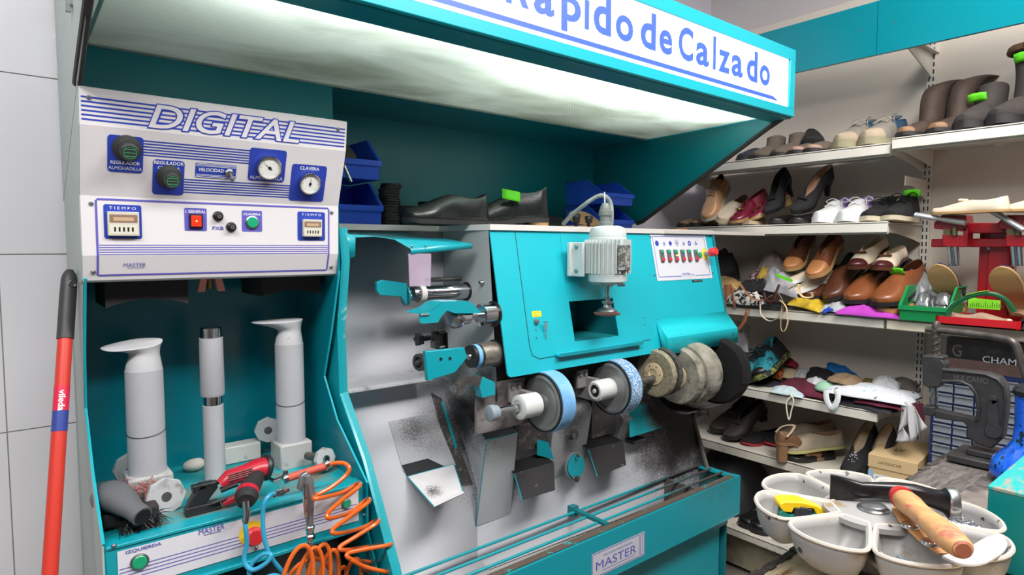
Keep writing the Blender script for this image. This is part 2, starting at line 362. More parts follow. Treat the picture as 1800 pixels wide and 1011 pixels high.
# closed box above the lamps and its bottom lip
m = MB(); m.box((XL, SY+0.03, SZ1-0.01), (XR, 2.0, SZ1)); m.box((XL, 1.985, 1.45), (XR, 2.0, SZ1-0.01)); m.box((XL-0.05, SY+0.012, SZ0-0.004), (XR, SY+0.085, SZ0+0.004))
m.build('canopy_shell', mat('teal_inner_shaded', (8, 126, 138), 0.3, bump=0.08, bscale=300), cp)  # same teal coat, canopy shade put into a darker colour
CT = _M['teal_inner_shaded']
m = MB(); m.box((XL+0.02, SY+0.034, SZ1-0.016), (XR-0.008, 1.664, SZ1-0.0105)); m.box((XL+0.02, 1.664, 1.86), (XR-0.008, 1.669, SZ1-0.0105)); m.box((XR-0.008, SY+0.034, 1.86), (XR-0.004, 1.664, SZ1-0.0105)); m.box((XL+0.012, SY+0.034, 1.86), (XL+0.02, 1.664, SZ1-0.0105)); m.build('added_reflector', mat('white_reflector_paint', (150, 150, 146), 0.6), cp)  # unseen liner added to keep teal bounce off the lamp cover
m = MB(); m.box((XL+0.004, 1.67, 1.842), (XR, 1.985, 1.848)); m.build('rear_soffit', CT, cp)
m = MB(); m.box((XL+0.004, 1.672, 1.45), (0.724, 1.679, 1.842)); m.box((0.718, 1.679, 1.45), (0.724, 1.98, 1.842)); m.build('inner_cabinet', CT, cp)
# ribbed translucent cover
DIF = bpy.data.materials.new('ribbed_lamp_cover'); DIF.use_nodes = True
nt = DIF.node_tree; nt.nodes.clear(); N = nt.nodes; Lk = nt.links
o = N.new('ShaderNodeOutputMaterial'); tr = N.new('ShaderNodeBsdfTranslucent'); gl = N.new('ShaderNodeBsdfGlossy'); gl.inputs['Roughness'].default_value = 0.35; df = N.new('ShaderNodeBsdfDiffuse')
mx = N.new('ShaderNodeMixShader'); mx.inputs[0].default_value = 0.08; mx2 = N.new('ShaderNodeMixShader'); mx2.inputs[0].default_value = 0.3
geo = N.new('ShaderNodeNewGeometry'); sp = N.new('ShaderNodeSeparateXYZ'); Lk.new(geo.outputs['Position'], sp.inputs[0])
def mth(op, a, b):
    x = N.new('ShaderNodeMath'); x.operation = op
    for i, v in enumerate((a, b)):
        if isinstance(v, (int, float)): x.inputs[i].default_value = v
        elif v is not None: Lk.new(v, x.inputs[i])
    return x.outputs[0]
sx = mth('SINE', mth('MULTIPLY', sp.outputs[0], 800), 0); sy = mth('SINE', mth('MULTIPLY', sp.outputs[1], 800), 0)
cell = mth('MULTIPLY', sx, sy)
nz = N.new('ShaderNodeTexNoise'); nz.inputs['Scale'].default_value = 2.6; nz.inputs['Detail'].default_value = 4; nz.inputs['Distortion'].default_value = 0.5
mp = N.new('ShaderNodeMapping'); mp.inputs['Scale'].default_value = (1.0, 2.0, 1); mp.inputs['Rotation'].default_value = (0, 0, 0.5); Lk.new(geo.outputs['Position'], mp.inputs[0]); Lk.new(mp.outputs[0], nz.inputs['Vector'])
rp = N.new('ShaderNodeValToRGB'); rp.color_ramp.elements[0].position = 0.30; rp.color_ramp.elements[0].color = (0.42, 0.43, 0.36, 1); rp.color_ramp.elements[1].position = 0.56; rp.color_ramp.elements[1].color = (0.88, 0.89, 0.84, 1)
Lk.new(nz.outputs[0], rp.inputs[0])
cm = N.new('ShaderNodeMix'); cm.data_type = 'RGBA'; cm.blend_type = 'MULTIPLY'; Lk.new(mth('MULTIPLY', mth('ADD', cell, 1.0), 0.24), cm.inputs[0]); Lk.new(rp.outputs[0], cm.inputs[6]); cm.inputs[7].default_value = (0.0, 0.0, 0.0, 1)
for s_ in (tr, df): Lk.new(cm.outputs[2], s_.inputs['Color'])
Lk.new(tr.outputs[0], mx2.inputs[1]); Lk.new(df.outputs[0], mx2.inputs[2]); Lk.new(mx2.outputs[0], mx.inputs[1]); Lk.new(gl.outputs[0], mx.inputs[2]); Lk.new(mx.outputs[0], o.inputs[0])
m = MB(); m.add([(XL+0.05, SY+0.085, 1.856), (XR-0.004, SY+0.085, 1.856), (XR-0.004, 1.67, 1.846), (XL+0.05, 1.67, 1.846)], [(0, 1, 2, 3)])
m.build('lamp_cover', DIF, cp)
m = MB(); m.tube([(XL+0.05, 1.672, 1.845), (XR-0.01, 1.672, 1.845)], 0.004, 6); m.tube([(XL+0.05, 1.16, 1.853), (XL+0.05, 1.672, 1.845)], 0.004, 6); m.build('cover_rim', mat('rim_clear_grey', (170, 180, 172), 0.4), cp)
TUBE = mat('fluorescent_tube_glow', (240, 255, 246), 0.5, emit=20)
for x0, x1, yy in ((0.95, 2.02, 1.19), (0.98, 2.02, 1.27), (0.25, 0.9, 1.17)):
    m = MB(); m.cyl((x0, yy, 1.935), (x1, yy, 1.935), 0.013, n=10); m.build('fluorescent_tube', TUBE, cp, label='glowing white fluorescent tube')
# cheeks
m = MB(); m.prism([(XR, 1.09, 1.845), (XR, 1.12, 1.838), (XR, 1.70, 1.510), (XR, 1.985, 1.45), (XR, 1.985, 2.05), (XR, 1.09, 2.05)], (0.004, 0, 0)); m.build('side_cheek', CT, cp)
m = MB(); m.prism([(XL, 1.05, 1.77), (XL, 1.29, 1.675), (XL, 1.67, 1.6), (XL, 1.67, 2.05), (XL, 1.05, 2.05)], (0.004, 0, 0)); m.cur = 1
m.prism([(XL-0.002, 1.0, 1.78), (XL-0.002, 1.30, 1.66), (XL-0.002, 1.67, 1.5), (XL-0.002, 1.67, 2.05), (XL-0.002, 1.0, 2.05)], (0.0015, 0, 0)); m.build('side_cheek', [TEAL, GREYP], cp)
m = MB(); m.tube([(XR-0.002, 1.10, 1.842), (XR-0.002, 1.16, 1.812), (XR-0.002, 1.70, 1.508), (XR-0.002, 1.73, 1.50)], 0.009, 8); m.build('rubber_edge', DARKR, cp)
m = MB(); m.tube([(XL, 1.0, 1.79), (XL, 1.08, 1.753), (XL, 1.275, 1.685), (XL, 1.295, 1.675)], 0.007, 8); m.build('rubber_edge', DARKR, cp)
m = MB(); m.box((XL-0.006, 1.28, 1.80), (XL-0.002, 1.30, 1.83)); m.box((XL-0.012, 1.285, 1.79), (XL-0.004, 1.295, 1.82)); m.build('latch', STEEL, cp)
# ================================================================ left unit: sole press with its control panel
X0, X1 = 0.11, 0.585
pr_ = thing('sole_press', 'left cabinet of the turquoise machine with sloped grey control panel', 'press machine', (0.35, 1.4, 0))
PT = mat('teal_alcove_shaded', (0, 122, 138), 0.28, bump=0.06, bscale=200, var=0.05, vscale=4, coat=0.2)  # teal coat again, alcove shade painted into the colour
# cabinet sheets
def cheek(x, M, name, th, ys):
    m = MB(); m.prism([(x, y, z) for y, z in ys], (th, 0, 0)); return m.build(name, M, pr_)
prof = [(1.335, 1.345), (1.405, 1.20), (1.43, 1.092), (1.35, 0.99), (1.225, 0.90), (1.222, 0.79), (1.07, 0.55), (0.98, 0.2), (0.98, 0), (1.64, 0), (1.64, 1.338), (1.335, 1.338)]
cheek(X0, [GREYP], 'cabinet_side', 0.003, prof+[]); cheek(X0+0.0032, [PT], 'cabinet_side', 0.002, prof)
prR = [(1.335, 1.345), (1.385, 1.20), (1.43, 1.092), (1.36, 1.0), (1.21, 0.895), (1.21, 0.79), (1.07, 0.55), (0.98, 0.2), (0.98, 0), (1.64, 0), (1.64, 1.60), (1.335, 1.60)]
cheek(X1, [PT], 'cabinet_side', 0.004, prR)
m = MB(); m.box((X0, 1.60, 0), (X1, 1.605, 1.62)); m.box((X0, 1.60, 0.0), (X1, 1.62, 0.5)); m.build('cabinet_back', PT, pr_)
m = MB(); m.box((X0+0.005, 1.225, 0.882), (X1, 1.60, 0.888)); m.build('bench_plate', mat('bench_paint_dusty', (14, 152, 162), 0.45, noise2=((120, 108, 92), 9, 0.46, 0.62), var=0.1), pr_)
for yy, xx in (((1.43, 1.092), X1-0.001), ):
    pass
m = MB(); m.tube([(X0+0.0025, y-0.001, z) for y, z in prof[:5]], 0.0025, 6); m.build('cabinet_edge', TEALC, pr_)
m = MB(); m.tube([(X1+0.002, y-0.001, z) for y, z in prR[:5]], 0.0025, 6); m.build('cabinet_edge', TEALC, pr_)
# control housing
pts = [(1.276, 1.668), (1.285, 1.607), (1.329, 1.491), (1.334, 1.385), (1.350, 1.340)]
m = MB(); m.strip(pts, X0, X1); m.strip([(1.276, 1.668), (1.31, 1.676), (1.50, 1.676)], X0, X1)
m.strip([(1.350, 1.340), (1.36, 1.336), (1.5, 1.336)], X0, X1); m.cur = 0
m.add([(X1, y, z) for y, z in pts+[(1.5, 1.336), (1.5, 1.676)]], [list(range(7))]); m.cur = 1
m.prism([(X0-0.0015, y, z) for y, z in pts+[(1.36, 1.334), (1.655, 1.334), (1.655, 1.676)]], (0.0012, 0, 0)); m.cur = 0
hs = m.build('control_housing', [WHITEP, GREYP], pr_, sharp=5)
def pf(i): a, b = pts[i], pts[i+1]; return Fr((X0, b[0], b[1]), (1, 0, 0), (0, a[0]-b[0], a[1]-b[1])), math.hypot(a[0]-b[0], a[1]-b[1])
FA, hA = pf(0); FB, hB = pf(1); FC, hC = pf(2); FD, hD = pf(3)
W = X1-X0
# title stripes and DIGITAL
m = MB()
tu0, _ = FA.at(258, 212); tu1, _ = FA.at(528, 240)
for k in range(6):
    v = 0.0075+k*0.0073; m.quad(*rrect(FA, 0.003, W-0.004, v, v+0.0028, 0, 0.0004))
m.build('title_stripes', BLUE, pr_)
m = MB(); text_mb(m, 'DIGITAL', FA, tu0, tu1, 0.004, 0.050, 0.0008, shear=0.28, bold=0.045); m.build('title_outline', BLUE, pr_)
m = MB(); text_mb(m, 'DIGITAL', FA, tu0+0.0022, tu1-0.0022, 0.006, 0.048, 0.0012, shear=0.28, bold=0.012); m.build('title_lettering', WHITEP, pr_)
def uv(F, px, py): return F.at(px, py)
def decal(name, F, p0, p1, r, M, parent=pr_, h=0.0007):
    u0, v0 = F.at(*p0); u1, v1 = F.at(*p1)
    m = MB(); m.quad(*rrect(F, min(u0, u1), max(u0, u1), min(v0, v1), max(v0, v1), r, h)); return m.build(name, M, parent)
# plane B: plates with knobs and gauges.  sizes from the photograph
def plate(F, x0, x1, y0, y1, r=0.006, M=BLUE):
    """label plate given by its measured left, right, top and bottom"""
    cx, cy = (x0+x1)/2, (y0+y1)/2; u, v = F.at(cx, cy); ua, ub = F.at(x0, cy)[0], F.at(x1, cy)[0]; va, vb = F.at(cx, y1)[1], F.at(cx, y0)[1]
    m = MB(); m.quad(*rrect(F, ua, ub, va, vb, r, 0.0007)); o = m.build('label_plate', M, pr_); return o, (ua+ub)/2, (va+vb)/2, (ub-ua)/2, (vb-va)/2
def words(F, s, u0, u1, v0, v1, parent, M=WHT): m = MB(); text_mb(m, s, F, u0, u1, v0, v1, 0.0012, bold=0.0 if 'M' in s else 0.015); return m.build('plate_lettering', M, parent)
def size(F, p0, p1): a = F.at(*p0); b = F.at(*p1); return abs(a[0]-b[0]), abs(a[1]-b[1])
m = MB()
for (l, lt, lb_, r_, rt_, rb) in ((252, 248, 274, 441, 263, 288), (322, 314.5, 338.7, 511, 326, 348)):
    u0, u1 = FB.at(l, lt)[0], FB.at(r_, rt_)[0]; va = (FB.at(l, lb_)[1]+FB.at(r_, rb)[1])/2; vb = (FB.at(l, lt)[1]+FB.at(r_, rt_)[1])/2
    for k in range(6):
        v = va+(vb-va-0.002)*k/5; m.quad(*rrect(FB, u0, u1, v, v+0.0023, 0, 0.0004))
m.build('panel_stripes', BLUE, pr_)
def knob(F, px, py, parent, r=0.0115, L=0.034):
    c = F.pt(px, py); ax = (F.n+F.v*0.0).normalized()
    m = MB(); m.lathe([(r*1.55, 0), (r*1.55, 0.004), (r*1.2, 0.006), (r*1.1, 0.014), (r*1.25, 0.014), (r*1.25, 0.018), (r*1.0, 0.019), (r*1.0, L-0.003), (r*0.85, L), (0.0005, L)], c, ax, 28)
    for k in range(20):
        a = 2*PI*k/20; q = c+(F.u*math.cos(a)+F.v*math.sin(a))*r*1.0; m.tube([q+ax*0.019, q+ax*(L-0.004)], 0.0011, 4)
    o = m.build('regulator_knob', mat('dark_grey_knob', (48, 50, 50), 0.45), parent)
    m = MB(); t = Fr(c+ax*(L+0.0004), F.u, F.v)
    for k in range(3): m.quad(*rrect(t, -r*0.6, r*0.6, (k-1)*r*0.4-0.0006, (k-1)*r*0.4+0.0006, 0, 0))
    frame_line(m, t, -r*0.7, r*0.7, -r*0.7, r*0.7, r*0.68, 0.0008, 0.0001); m.build('knob_marking', mat('green_print', (60, 160, 110), 0.5), o)
def gauge(F, px, py, parent, r=0.0205, ang=2.4):
    c = F.pt(px, py); m = MB(); m.lathe([(r, 0), (r, 0.010), (r*0.98, 0.013), (r*0.88, 0.014), (r*0.84, 0.011)], c, F.n, 40)
    o = m.build('pressure_gauge', CHROME, parent); t = Fr(c+F.n*0.0112, F.u, F.v)
    m = MB(); disc(m, t, 0, 0, r*0.86, 0, 36); m.build('gauge_dial', mat('dial_white', (232, 232, 230), 0.4), o)
    m = MB()
    for k in range(25):
        a = math.radians(225-270*k/24); l = 0.17 if k % 4 == 0 else 0.09
        d = Vector((math.cos(a), math.sin(a))); n_ = Vector((-d.y, d.x))*0.00025
        m.quad(*[t.P(*(d*r*q+n_*s_), 0.0003) for q, s_ in ((0.8, -1), (0.8, 1), (0.8-l, 1), (0.8-l, -1))])
    d = Vector((math.cos(ang), math.sin(ang))); n_ = Vector((-d.y, d.x))*0.0008
    m.quad(*[t.P(*q, 0.0006) for q in (d*r*0.72, n_, -d*r*0.25+n_*1.5, -d*r*0.25-n_*1.5, -n_)]); disc(m, t, 0, 0, r*0.13, 0.0008)
    m.build('gauge_needle', BLACK, o)
o, u, v, w, h = plate(FB, 188.4, 251.8, 238.6, 303); words(FB, 'REGULADOR', u-w*0.82, u+w*0.82, v-h*0.56, v-h*0.38, o); words(FB, 'ALMOHADILLA', u-w*0.94, u+w*0.94, v-h*0.86, v-h*0.68, o); knob(FB, 223, 260, o, 0.0148, 0.036)
o, u, v, w, h = plate(FB, 268, 323.5, 281.4, 342.3); words(FB, 'REGULADOR', u-w*0.93, u+w*0.93, v+h*0.74, v+h*0.93, o); words(FB, 'CLAVERA', u-w*0.7, u+w*0.7, v+h*0.45, v+h*0.63, o); knob(FB, 297, 310, o, 0.0138, 0.034)
o, u, v, w, h = plate(FB, 343, 415, 287.8, 313.8, 0.003); words(FB, 'VELOCIDAD', u-w*0.86, u+w*0.38, v-h*0.12, v+h*0.34, o)
m = MB()
for k in range(3): m.quad(*rrect(FB, u-w*0.97, u+w*0.97, v-h*(0.92-k*0.16), v-h*(0.86-k*0.16), 0, 0.0011)); m.quad(*rrect(FB, u-w*0.97, u+w*0.97, v+h*(0.56+k*0.16), v+h*(0.62+k*0.16), 0, 0.0011))
m.build('plate_lines', WHT, o)
c = FB.pt(402, 303); m = MB(); m.lathe([(0.0085, 0), (0.0085, 0.005), (0.0055, 0.008), (0.0055, 0.014)], c, FB.n, 6); m.tube([c+FB.n*0.012, c+FB.n*0.028-FB.v*0.008], [0.0026, 0.0042], 10); m.build('toggle_switch', STEEL, o)
o, u, v, w, h = plate(FB, 437, 502, 261.8, 319); words(FB, 'ALMOHADILLA', u-w*0.9, u+w*0.9, v-h*0.88, v-h*0.68, o); gauge(FB, 471, 293, o, 0.0245, 2.5)
o, u, v, w, h = plate(FB, 510, 571.5, 289.6, 353.7); words(FB, 'CLAVERA', u-w*0.55, u+w*0.55, v+h*0.72, v+h*0.90, o); gauge(FB, 542, 321, o, 0.0232, 1.5)
# lower control box C and D
def FCline():
    m = MB(); u0, _ = FC.at(168, 400); u1, _ = FC.at(579, 400); w = 0.0034; vt = hC-0.004; z0 = 0.008
    m.quad(*rrect(FC, u0+0.004, u1-0.004, vt-w, vt, 0, 0.0006)); m.quad(*rrect(FC, u0, u0+w, 0, vt-0.004, 0, 0.0006)); m.quad(*rrect(FC, u1-w, u1, 0, vt-0.004, 0, 0.0006))
    m.quad(*rrect(FD, u0, u0+w, z0+0.003, hD, 0, 0.0006)); m.quad(*rrect(FD, u1-w, u1, z0+0.003, hD, 0, 0.0006)); m.quad(*rrect(FD, u0+0.003, u1-0.003, z0, z0+w, 0, 0.0006))
    for uc, sg in ((u0, 1), (u1, -1)):
        m.quad(FC.P(uc, vt-0.0045, 0.0006), FC.P(uc+sg*w, vt-0.0045, 0.0006), FC.P(uc+sg*0.0045, vt-w, 0.0006), FC.P(uc+sg*0.0045, vt, 0.0006))
        m.quad(FD.P(uc, z0+0.0035, 0.0006), FD.P(uc+sg*w, z0+0.0035, 0.0006), FD.P(uc+sg*0.0035, z0+w, 0.0006), FD.P(uc+sg*0.0035, z0, 0.0006))
    m.build('border_line', BLUEV, pr_)
    m = MB()
    for k in range(5): m.quad(*rrect(FC, u0+0.004, u1-0.004, 0.001+k*0.0042, 0.001+k*0.0042+0.0016, 0, 0.0004))
    m.build('panel_stripes', BLUEV, pr_)
FCline()
def timer(x0, x1, y0, y1, k_):
    o, u, v, w, h = plate(FC, x0, x1, y0, y1, 0.004)
    words(FC, 'T I E M P O', u-w*0.7, u+w*0.7, v+h*0.72, v+h*0.88, o)
    dv = -h*0.12; m = MB(); B = Matrix((FC.u, FC.v, FC.n)).transposed(); c = FC.P(u, v+dv, 0.004)
    m.obox(c, (0.0185*k_, 0.0165*k_, 0.005), B); t = m.build('timer', mat('timer_beige', (196, 192, 178), 0.5), o, bevel=0.0008)
    m = MB(); f2 = Fr(c+FC.n*0.0052, FC.u, FC.v); m.quad(*rrect(f2, (-0.0165)*k_, (0.0165)*k_, (0.0015)*k_, (0.0125)*k_, 0.001, 0)); m.build('timer_display', mat('display_brown', (140, 112, 98), 0.2), t)
    m = MB(); m.quad(*rrect(f2, (-0.012)*k_, (0.012)*k_, (0.004)*k_, (0.009)*k_, 0.0, 0.0003)); m.build('display_digits', mat('display_amber', (190, 160, 130), 0.3), t)
    m = MB(); m.quad(*rrect(f2, (-0.0165)*k_, (0.0165)*k_, (-0.014)*k_, (-0.001)*k_, 0.001, 0.0001)); m.cur = 1
    for k in range(5): m.quad(*rrect(f2, (-0.0115+k*0.0052)*k_, (-0.0093+k*0.0052)*k_, (-0.0105)*k_, (-0.0045)*k_, 0, 0.0004))
    m.build('thumb_wheels', [mat('wheel_cream', (208, 205, 190), 0.5), BLACK], t)
timer(182.3, 249, 360, 419.6, 1.32); timer(522.8, 571, 372.6, 423, 1.12)
o, u, v, w, h = plate(FC, 324, 363.3, 366, 405.7, 0.0025, BLUEV); words(FC, 'I. GENERAL', u-w*0.92, u+w*0.92, v+h*0.58, v+h*0.82, o)
m = MB(); c = FC.P(u, v-0.003, 0.002); B = Matrix((FC.u, FC.v, FC.n)).transposed(); m.obox(c, (0.0120, 0.0136, 0.003), B); k = m.build('rocker_frame', BLACK, o, bevel=0.0006)
m = MB(); m.obox(c+FC.n*0.003, (0.0088, 0.0105, 0.0028), B); m.build('rocker_switch', mat('lit_red_rocker', (225, 40, 22), 0.3, emit=0.8), k, bevel=0.0008)
m = MB(); m.ball(c+FC.n*0.0062, (0.0017, 0.0012, 0.0017), 10, 6); m.build('neon_lamp', mat('neon_orange', (255, 150, 60), 0.3, emit=4), k)
for px, py in ((383, 380), (406, 399)):
    c = FC.pt(px, py); m = MB(); m.lathe([(0.0098, 0), (0.0098, 0.003), (0.006, 0.006), (0.006, 0.012), (0.005, 0.013), (0.0003, 0.013)], c, FC.n, 20)
    k = m.build('fuse_holder', BLACK, pr_); m = MB(); t = Fr(c+FC.n*0.0133, FC.u, FC.v); frame_line(m, t, -0.003, 0.003, -0.003, 0.003, 0.0028, 0.0008, 0); m.build('fuse_marking', mat('grey_print', (150, 150, 150), 0.5), k)
words(FC, 'FXB', FC.at(373, 401)[0], FC.at(393, 401)[0], FC.at(383, 404)[1], FC.at(383, 398)[1], pr_, BLUEV)
o, u, v, w, h = plate(FC, 425, 460.5, 370.4, 407, 0.0025, BLUEV); words(FC, 'CLAVERA', u-w*0.85, u+w*0.85, v+h*0.55, v+h*0.78, o)
def button(F, u, v, parent, r=0.0085, M=GREENB, name='push_button'):
    c = F.P(u, v, 0.0008); m = MB(); m.lathe([(r*1.25, 0), (r*1.25, 0.002), (r*1.05, 0.0032), (r*1.0, 0.002)], c, F.n, 28); b_ = m.build(name, STEEL, parent)
    m = MB(); m.lathe([(r, 0.0018), (r, 0.0045), (r*0.9, 0.0055), (0.0003, 0.0056)], c, F.n, 28); m.build('button_cap', M, b_)
button(FC, u, v-0.003, o, 0.0108)
u, v = FD.at(237, 466); words(FD, 'MASTER', u-0.018, u+0.018, v-0.003, v+0.0045, pr_, BLUEV)
m = MB(); m.quad(*rrect(FD, u-0.012, u+0.013, v-0.0055, v-0.0047, 0, 0.001)); m.quad(*rrect(FD, u+0.013, u+0.0138, v-0.0055, v-0.0005, 0, 0.001)); m.build('plate_underline', BLUEV, pr_)
for F, px, py in ((FA, 156, 171), (FA, 594, 227), (FC, 160, 358), (FC, 583, 374), (FD, 164, 478), (FD, 582, 469)):
    c = F.pt(px, py); m = MB(); m.lathe([(0.0042, 0), (0.004, 0.001), (0.0025, 0.003), (0.0003, 0.0034)], c, F.n, 14); m.build('panel_screw', STEEL, pr_)
# black rubber pads under the housing and the copper jaw
PAD = mat('black_press_pad', (40, 38, 40), 0.85)
def pad(xa, xb, ya, yb, z0, z1, c0):
    m = MB(); n = 14
    m.grid(lambda s_, t: (xa+(xb-xa)*s_, ya+0.0, z1 if t == 0 else z0+c0*(1-(2*s_-1)**2)), n, 2)
    m.grid(lambda s_, t: (xa+(xb-xa)*s_, yb, z1 if t == 0 else z0+c0*(1-(2*s_-1)**2)), n, 2)
    m.grid(lambda s_, t: (xa+(xb-xa)*s_, ya+(yb-ya)*t, z0+c0*(1-(2*s_-1)**2)), n, 2)
    for x in (xa, xb): m.quad((x, ya, z0), (x, yb, z0), (x, yb, z1), (x, ya, z1))
    m.build('press_pad', PAD, pr_)
pad(0.148, 0.29, 1.395, 1.56, 1.285, 1.35, 0.014); pad(0.44, 0.57, 1.40, 1.56, 1.292, 1.35, 0.012)
COP = mat('copper_jaw_pink', (222, 150, 132), 0.5); 
for sgn in (-1, 1):
    xm = 0.338+sgn*0.005; m = MB(); m.prism([(xm, 1.41, 1.35), (xm+sgn*0.012, 1.41, 1.35), (xm+sgn*0.022, 1.41, 1.307), (xm+sgn*0.008, 1.41, 1.307)], (0, 0.012, 0)); m.build('jaw_plate', COP, pr_)
m = MB(); m.lathe([(0.006, 0), (0.006, 0.02), (0.009, 0.04)], (0.338, 1.425, 1.312), (0, 0, 1), 14); m.build('jaw_pin', mat('brass_dull', (150, 132, 96), 0.4, 0.8), pr_)
# posts
PG = mat('post_grey_paint', (170, 171, 177), 0.5, var=0.05, vscale=10, spots=((70, 66, 64), 42, 0.77))
def post(x, y, r, ztop, anvil):
    m = MB()
    m.obox((x, y, 0.915), (r*1.15, r*1.1, 0.03)); 
    m.build('post_base', mat('base_grey_dusty', (170, 170, 170), 0.6, noise2=((110, 104, 96), 20, 0.5, 0.7)), pr_, bevel=0.004)
    m = MB(); m.lathe([(r, 0.94), (r*0.98, ztop)], (x, y, 0), (0, 0, 1), 36); p = m.build('post', PG, pr_)
    m = MB(); zs = 0.94+(ztop-0.94)*0.42; m.tube([(x+(r+0.0004)*math.cos(a), y+(r+0.0004)*math.sin(a), zs+0.006*math.sin(a*1+0.5)) for a in [2*PI*k/30 for k in range(31)]], 0.0009, 4); m.build('post_joint', BLACK, p)
    return p
def anvil(x, y, r, z0, z1, tip, h):
    """iron foot: neck growing from the post into a flat sole pointing left"""
    m = MB(); n = 32; rings = []
    prof_ = [(z0, r, r, 0, 0), (z0+0.012, r*0.97, r*0.97, 0, 0), (z0+0.03, r*0.8, r*0.85, 0.002, 0), (z1-0.022, r*0.8, r*0.85, 0.003, 0.1), (z1-0.012, r*1.05, r*0.95, -0.004, 0.35), (z1-0.004, r*1.3, r*1.0, -0.008, 0.8), (z1, r*1.32, r*1.02, -0.008, 1.0), (z1+0.001, r*1.2, r*0.92, -0.008, 1.0)]
    vs_ = []
    for z, rx, ry, dx_, e in prof_:
        for j in range(n):
            a = 2*PI*j/n; cx, sy_ = math.cos(a), math.sin(a)
            ex = e*(tip-r*1.3)*max(0, -cx)**0.9; fr = e*max(0, -sy_)*0.5+e*0.4*max(0, -cx)
            vs_.append(Vector((x+dx_+rx*cx-ex, y+ry*sy_*(1+0.12*max(0, -cx)*e), z-h*fr)))
    k = len(prof_); fs = [(i*n+j, i*n+(j+1) % n, (i+1)*n+(j+1) % n, (i+1)*n+j) for i in range(k-1) for j in range(n)]+[list(range((k-1)*n, k*n))]
    m.add(vs_, fs); m.build('iron_foot', mat('foot_worn_white', (184, 184, 188), 0.45, noise2=((150, 118, 84), 34, 0.68, 0.74)), pr_, subd=1)
post(0.212, 1.43, 0.0345, 1.155, None); anvil(0.212, 1.43, 0.033, 1.155, 1.214, 0.066, 0.022)
post(0.513, 1.455, 0.0325, 1.175, None); anvil(0.513, 1.455, 0.031, 1.175, 1.232, 0.078, 0.004)
m = MB(); x, y = 0.343, 1.45; m.lathe([(0.021, 0.89), (0.021, 1.058), (0.0195, 1.058)], (x, y, 0), (0, 0, 1), 32); m.lathe([(0.0225, 1.078), (0.0245, 1.082), (0.0235, 1.205)], (x, y, 0), (0, 0, 1), 32); p = m.build('centre_post', PG, pr_)
m = MB(); m.lathe([(0.019, 1.05), (0.019, 1.085)], (x, y, 0), (0, 0, 1), 32); m.build('chrome_collar', CHROME, p); m = MB(); m.lathe([(0.0215, 1.204), (0.0215, 1.226), (0.019, 1.228), (0.0003, 1.228)], (x, y, 0), (0, 0, 1), 32); m.build('chrome_collar', CHROME, p)
# hinge bolts with octagonal discs
def octo(c, ax, r, L, name='clamp_disc'):
    m = MB(); m.lathe([(r, 0), (r, 0.012)], c, ax, 8); o = m.build(name, mat('clamp_grey', (178, 180, 182), 0.5, noise2=((120, 116, 108), 25, 0.55, 0.7)), pr_, bevel=0.001)
    m = MB(); m.lathe([(0.009, -L), (0.009, 0.013), (0.0003, 0.0135)], c, ax, 16); m.build('clamp_bolt', STEELD, o)
octo((0.226, 1.345, 0.918), (0.12, -1, 0.1), 0.036, 0.05); octo((0.193, 1.50, 0.935), (-0.2, 1, 0), 0.034, 0.03)
octo((0.545, 1.345, 0.922), (0.25, -1, 0.1), 0.026, 0.06); octo((0.487, 1.545, 0.955), (-0.2, -1, 0), 0.031, 0.02)
# base front
FP = Fr((X0+0.005, 1.222, 0.80), (1, 0, 0), (0, 0, 1)); W2 = X1-X0-0.005
m = MB(); m.box((X0+0.005, 1.224, 0.795), (X1, 1.232, 0.893)); m.box((X0+0.005, 1.222, 0.888), (X1, 1.26, 0.8945)); m.box((X0+0.005, 1.215, 0.792), (X1, 1.24, 0.80)); m.build('base_front', TEAL, pr_, bevel=0.0015)
m = MB(); m.box((X0+0.005, 1.45, 0.10), (X1, 1.46, 0.88)); m.box((X0+0.005, 1.0, 0.1), (X1, 1.45, 0.12)); m.build('hose_bay', mat('bay_teal_shaded', (8, 70, 78), 0.6), pr_)  # shade of the cavity painted in as a darker teal
u0, _ = FP.at(206, 970); u1, _ = FP.at(630, 865)
m = MB(); m.quad(*rrect(FP, u0, u1, 0.012, 0.083, 0, 0.0006-0.002+0.0)); 
FP = Fr((X0+0.005, 1.2225, 0.80), (1, 0, 0), (0, 0, 1))
m = MB(); m.quad(*rrect(FP, u0, u1, 0.013, 0.083, 0, 0.0)); m.build('front_plate', mat('front_plate_white', (214, 214, 222), 0.4, noise2=((150, 140, 120), 16, 0.7, 0.74)), pr_)
m = MB()
for k in range(4): m.quad(*rrect(FP, u0+0.002, u1-0.004, 0.030+k*0.0065, 0.0315+k*0.0065, 0, 0.0004))
m.build('panel_stripes', BLUEV, pr_)
u, v = FP.at(372, 932);
words(FP, 'MASTER', u-0.022, u+0.022, v-0.003, v+0.008, pr_, BLUEV)
m = MB(); m.quad(*rrect(FP, u-0.013, u+0.016, v-0.0062, v-0.0052, 0, 0.001)); m.build('plate_underline', BLUEV, pr_)
u, v = FP.at(247, 966); words(FP, 'IZQUIERDA', u-0.022, u+0.032, v-0.002, v+0.0045, pr_, BLUEV)
u, v = FP.at(245, 987); button(FP, u, v, pr_, 0.0115)
u, v = FP.at(608, 885); button(FP, u, v, pr_, 0.0085)
u, v = FP.at(605, 868); words(FP, 'DERECHA', u-0.022, u+0.012, v-0.001, v+0.0055, pr_, BLUEV)
u, v = FP.at(442, 937); m = MB(); disc(m, FP, u, v-0.0, 0.0235, 0.001, 32); o = m.build('emergency_plate', YEL, pr_)
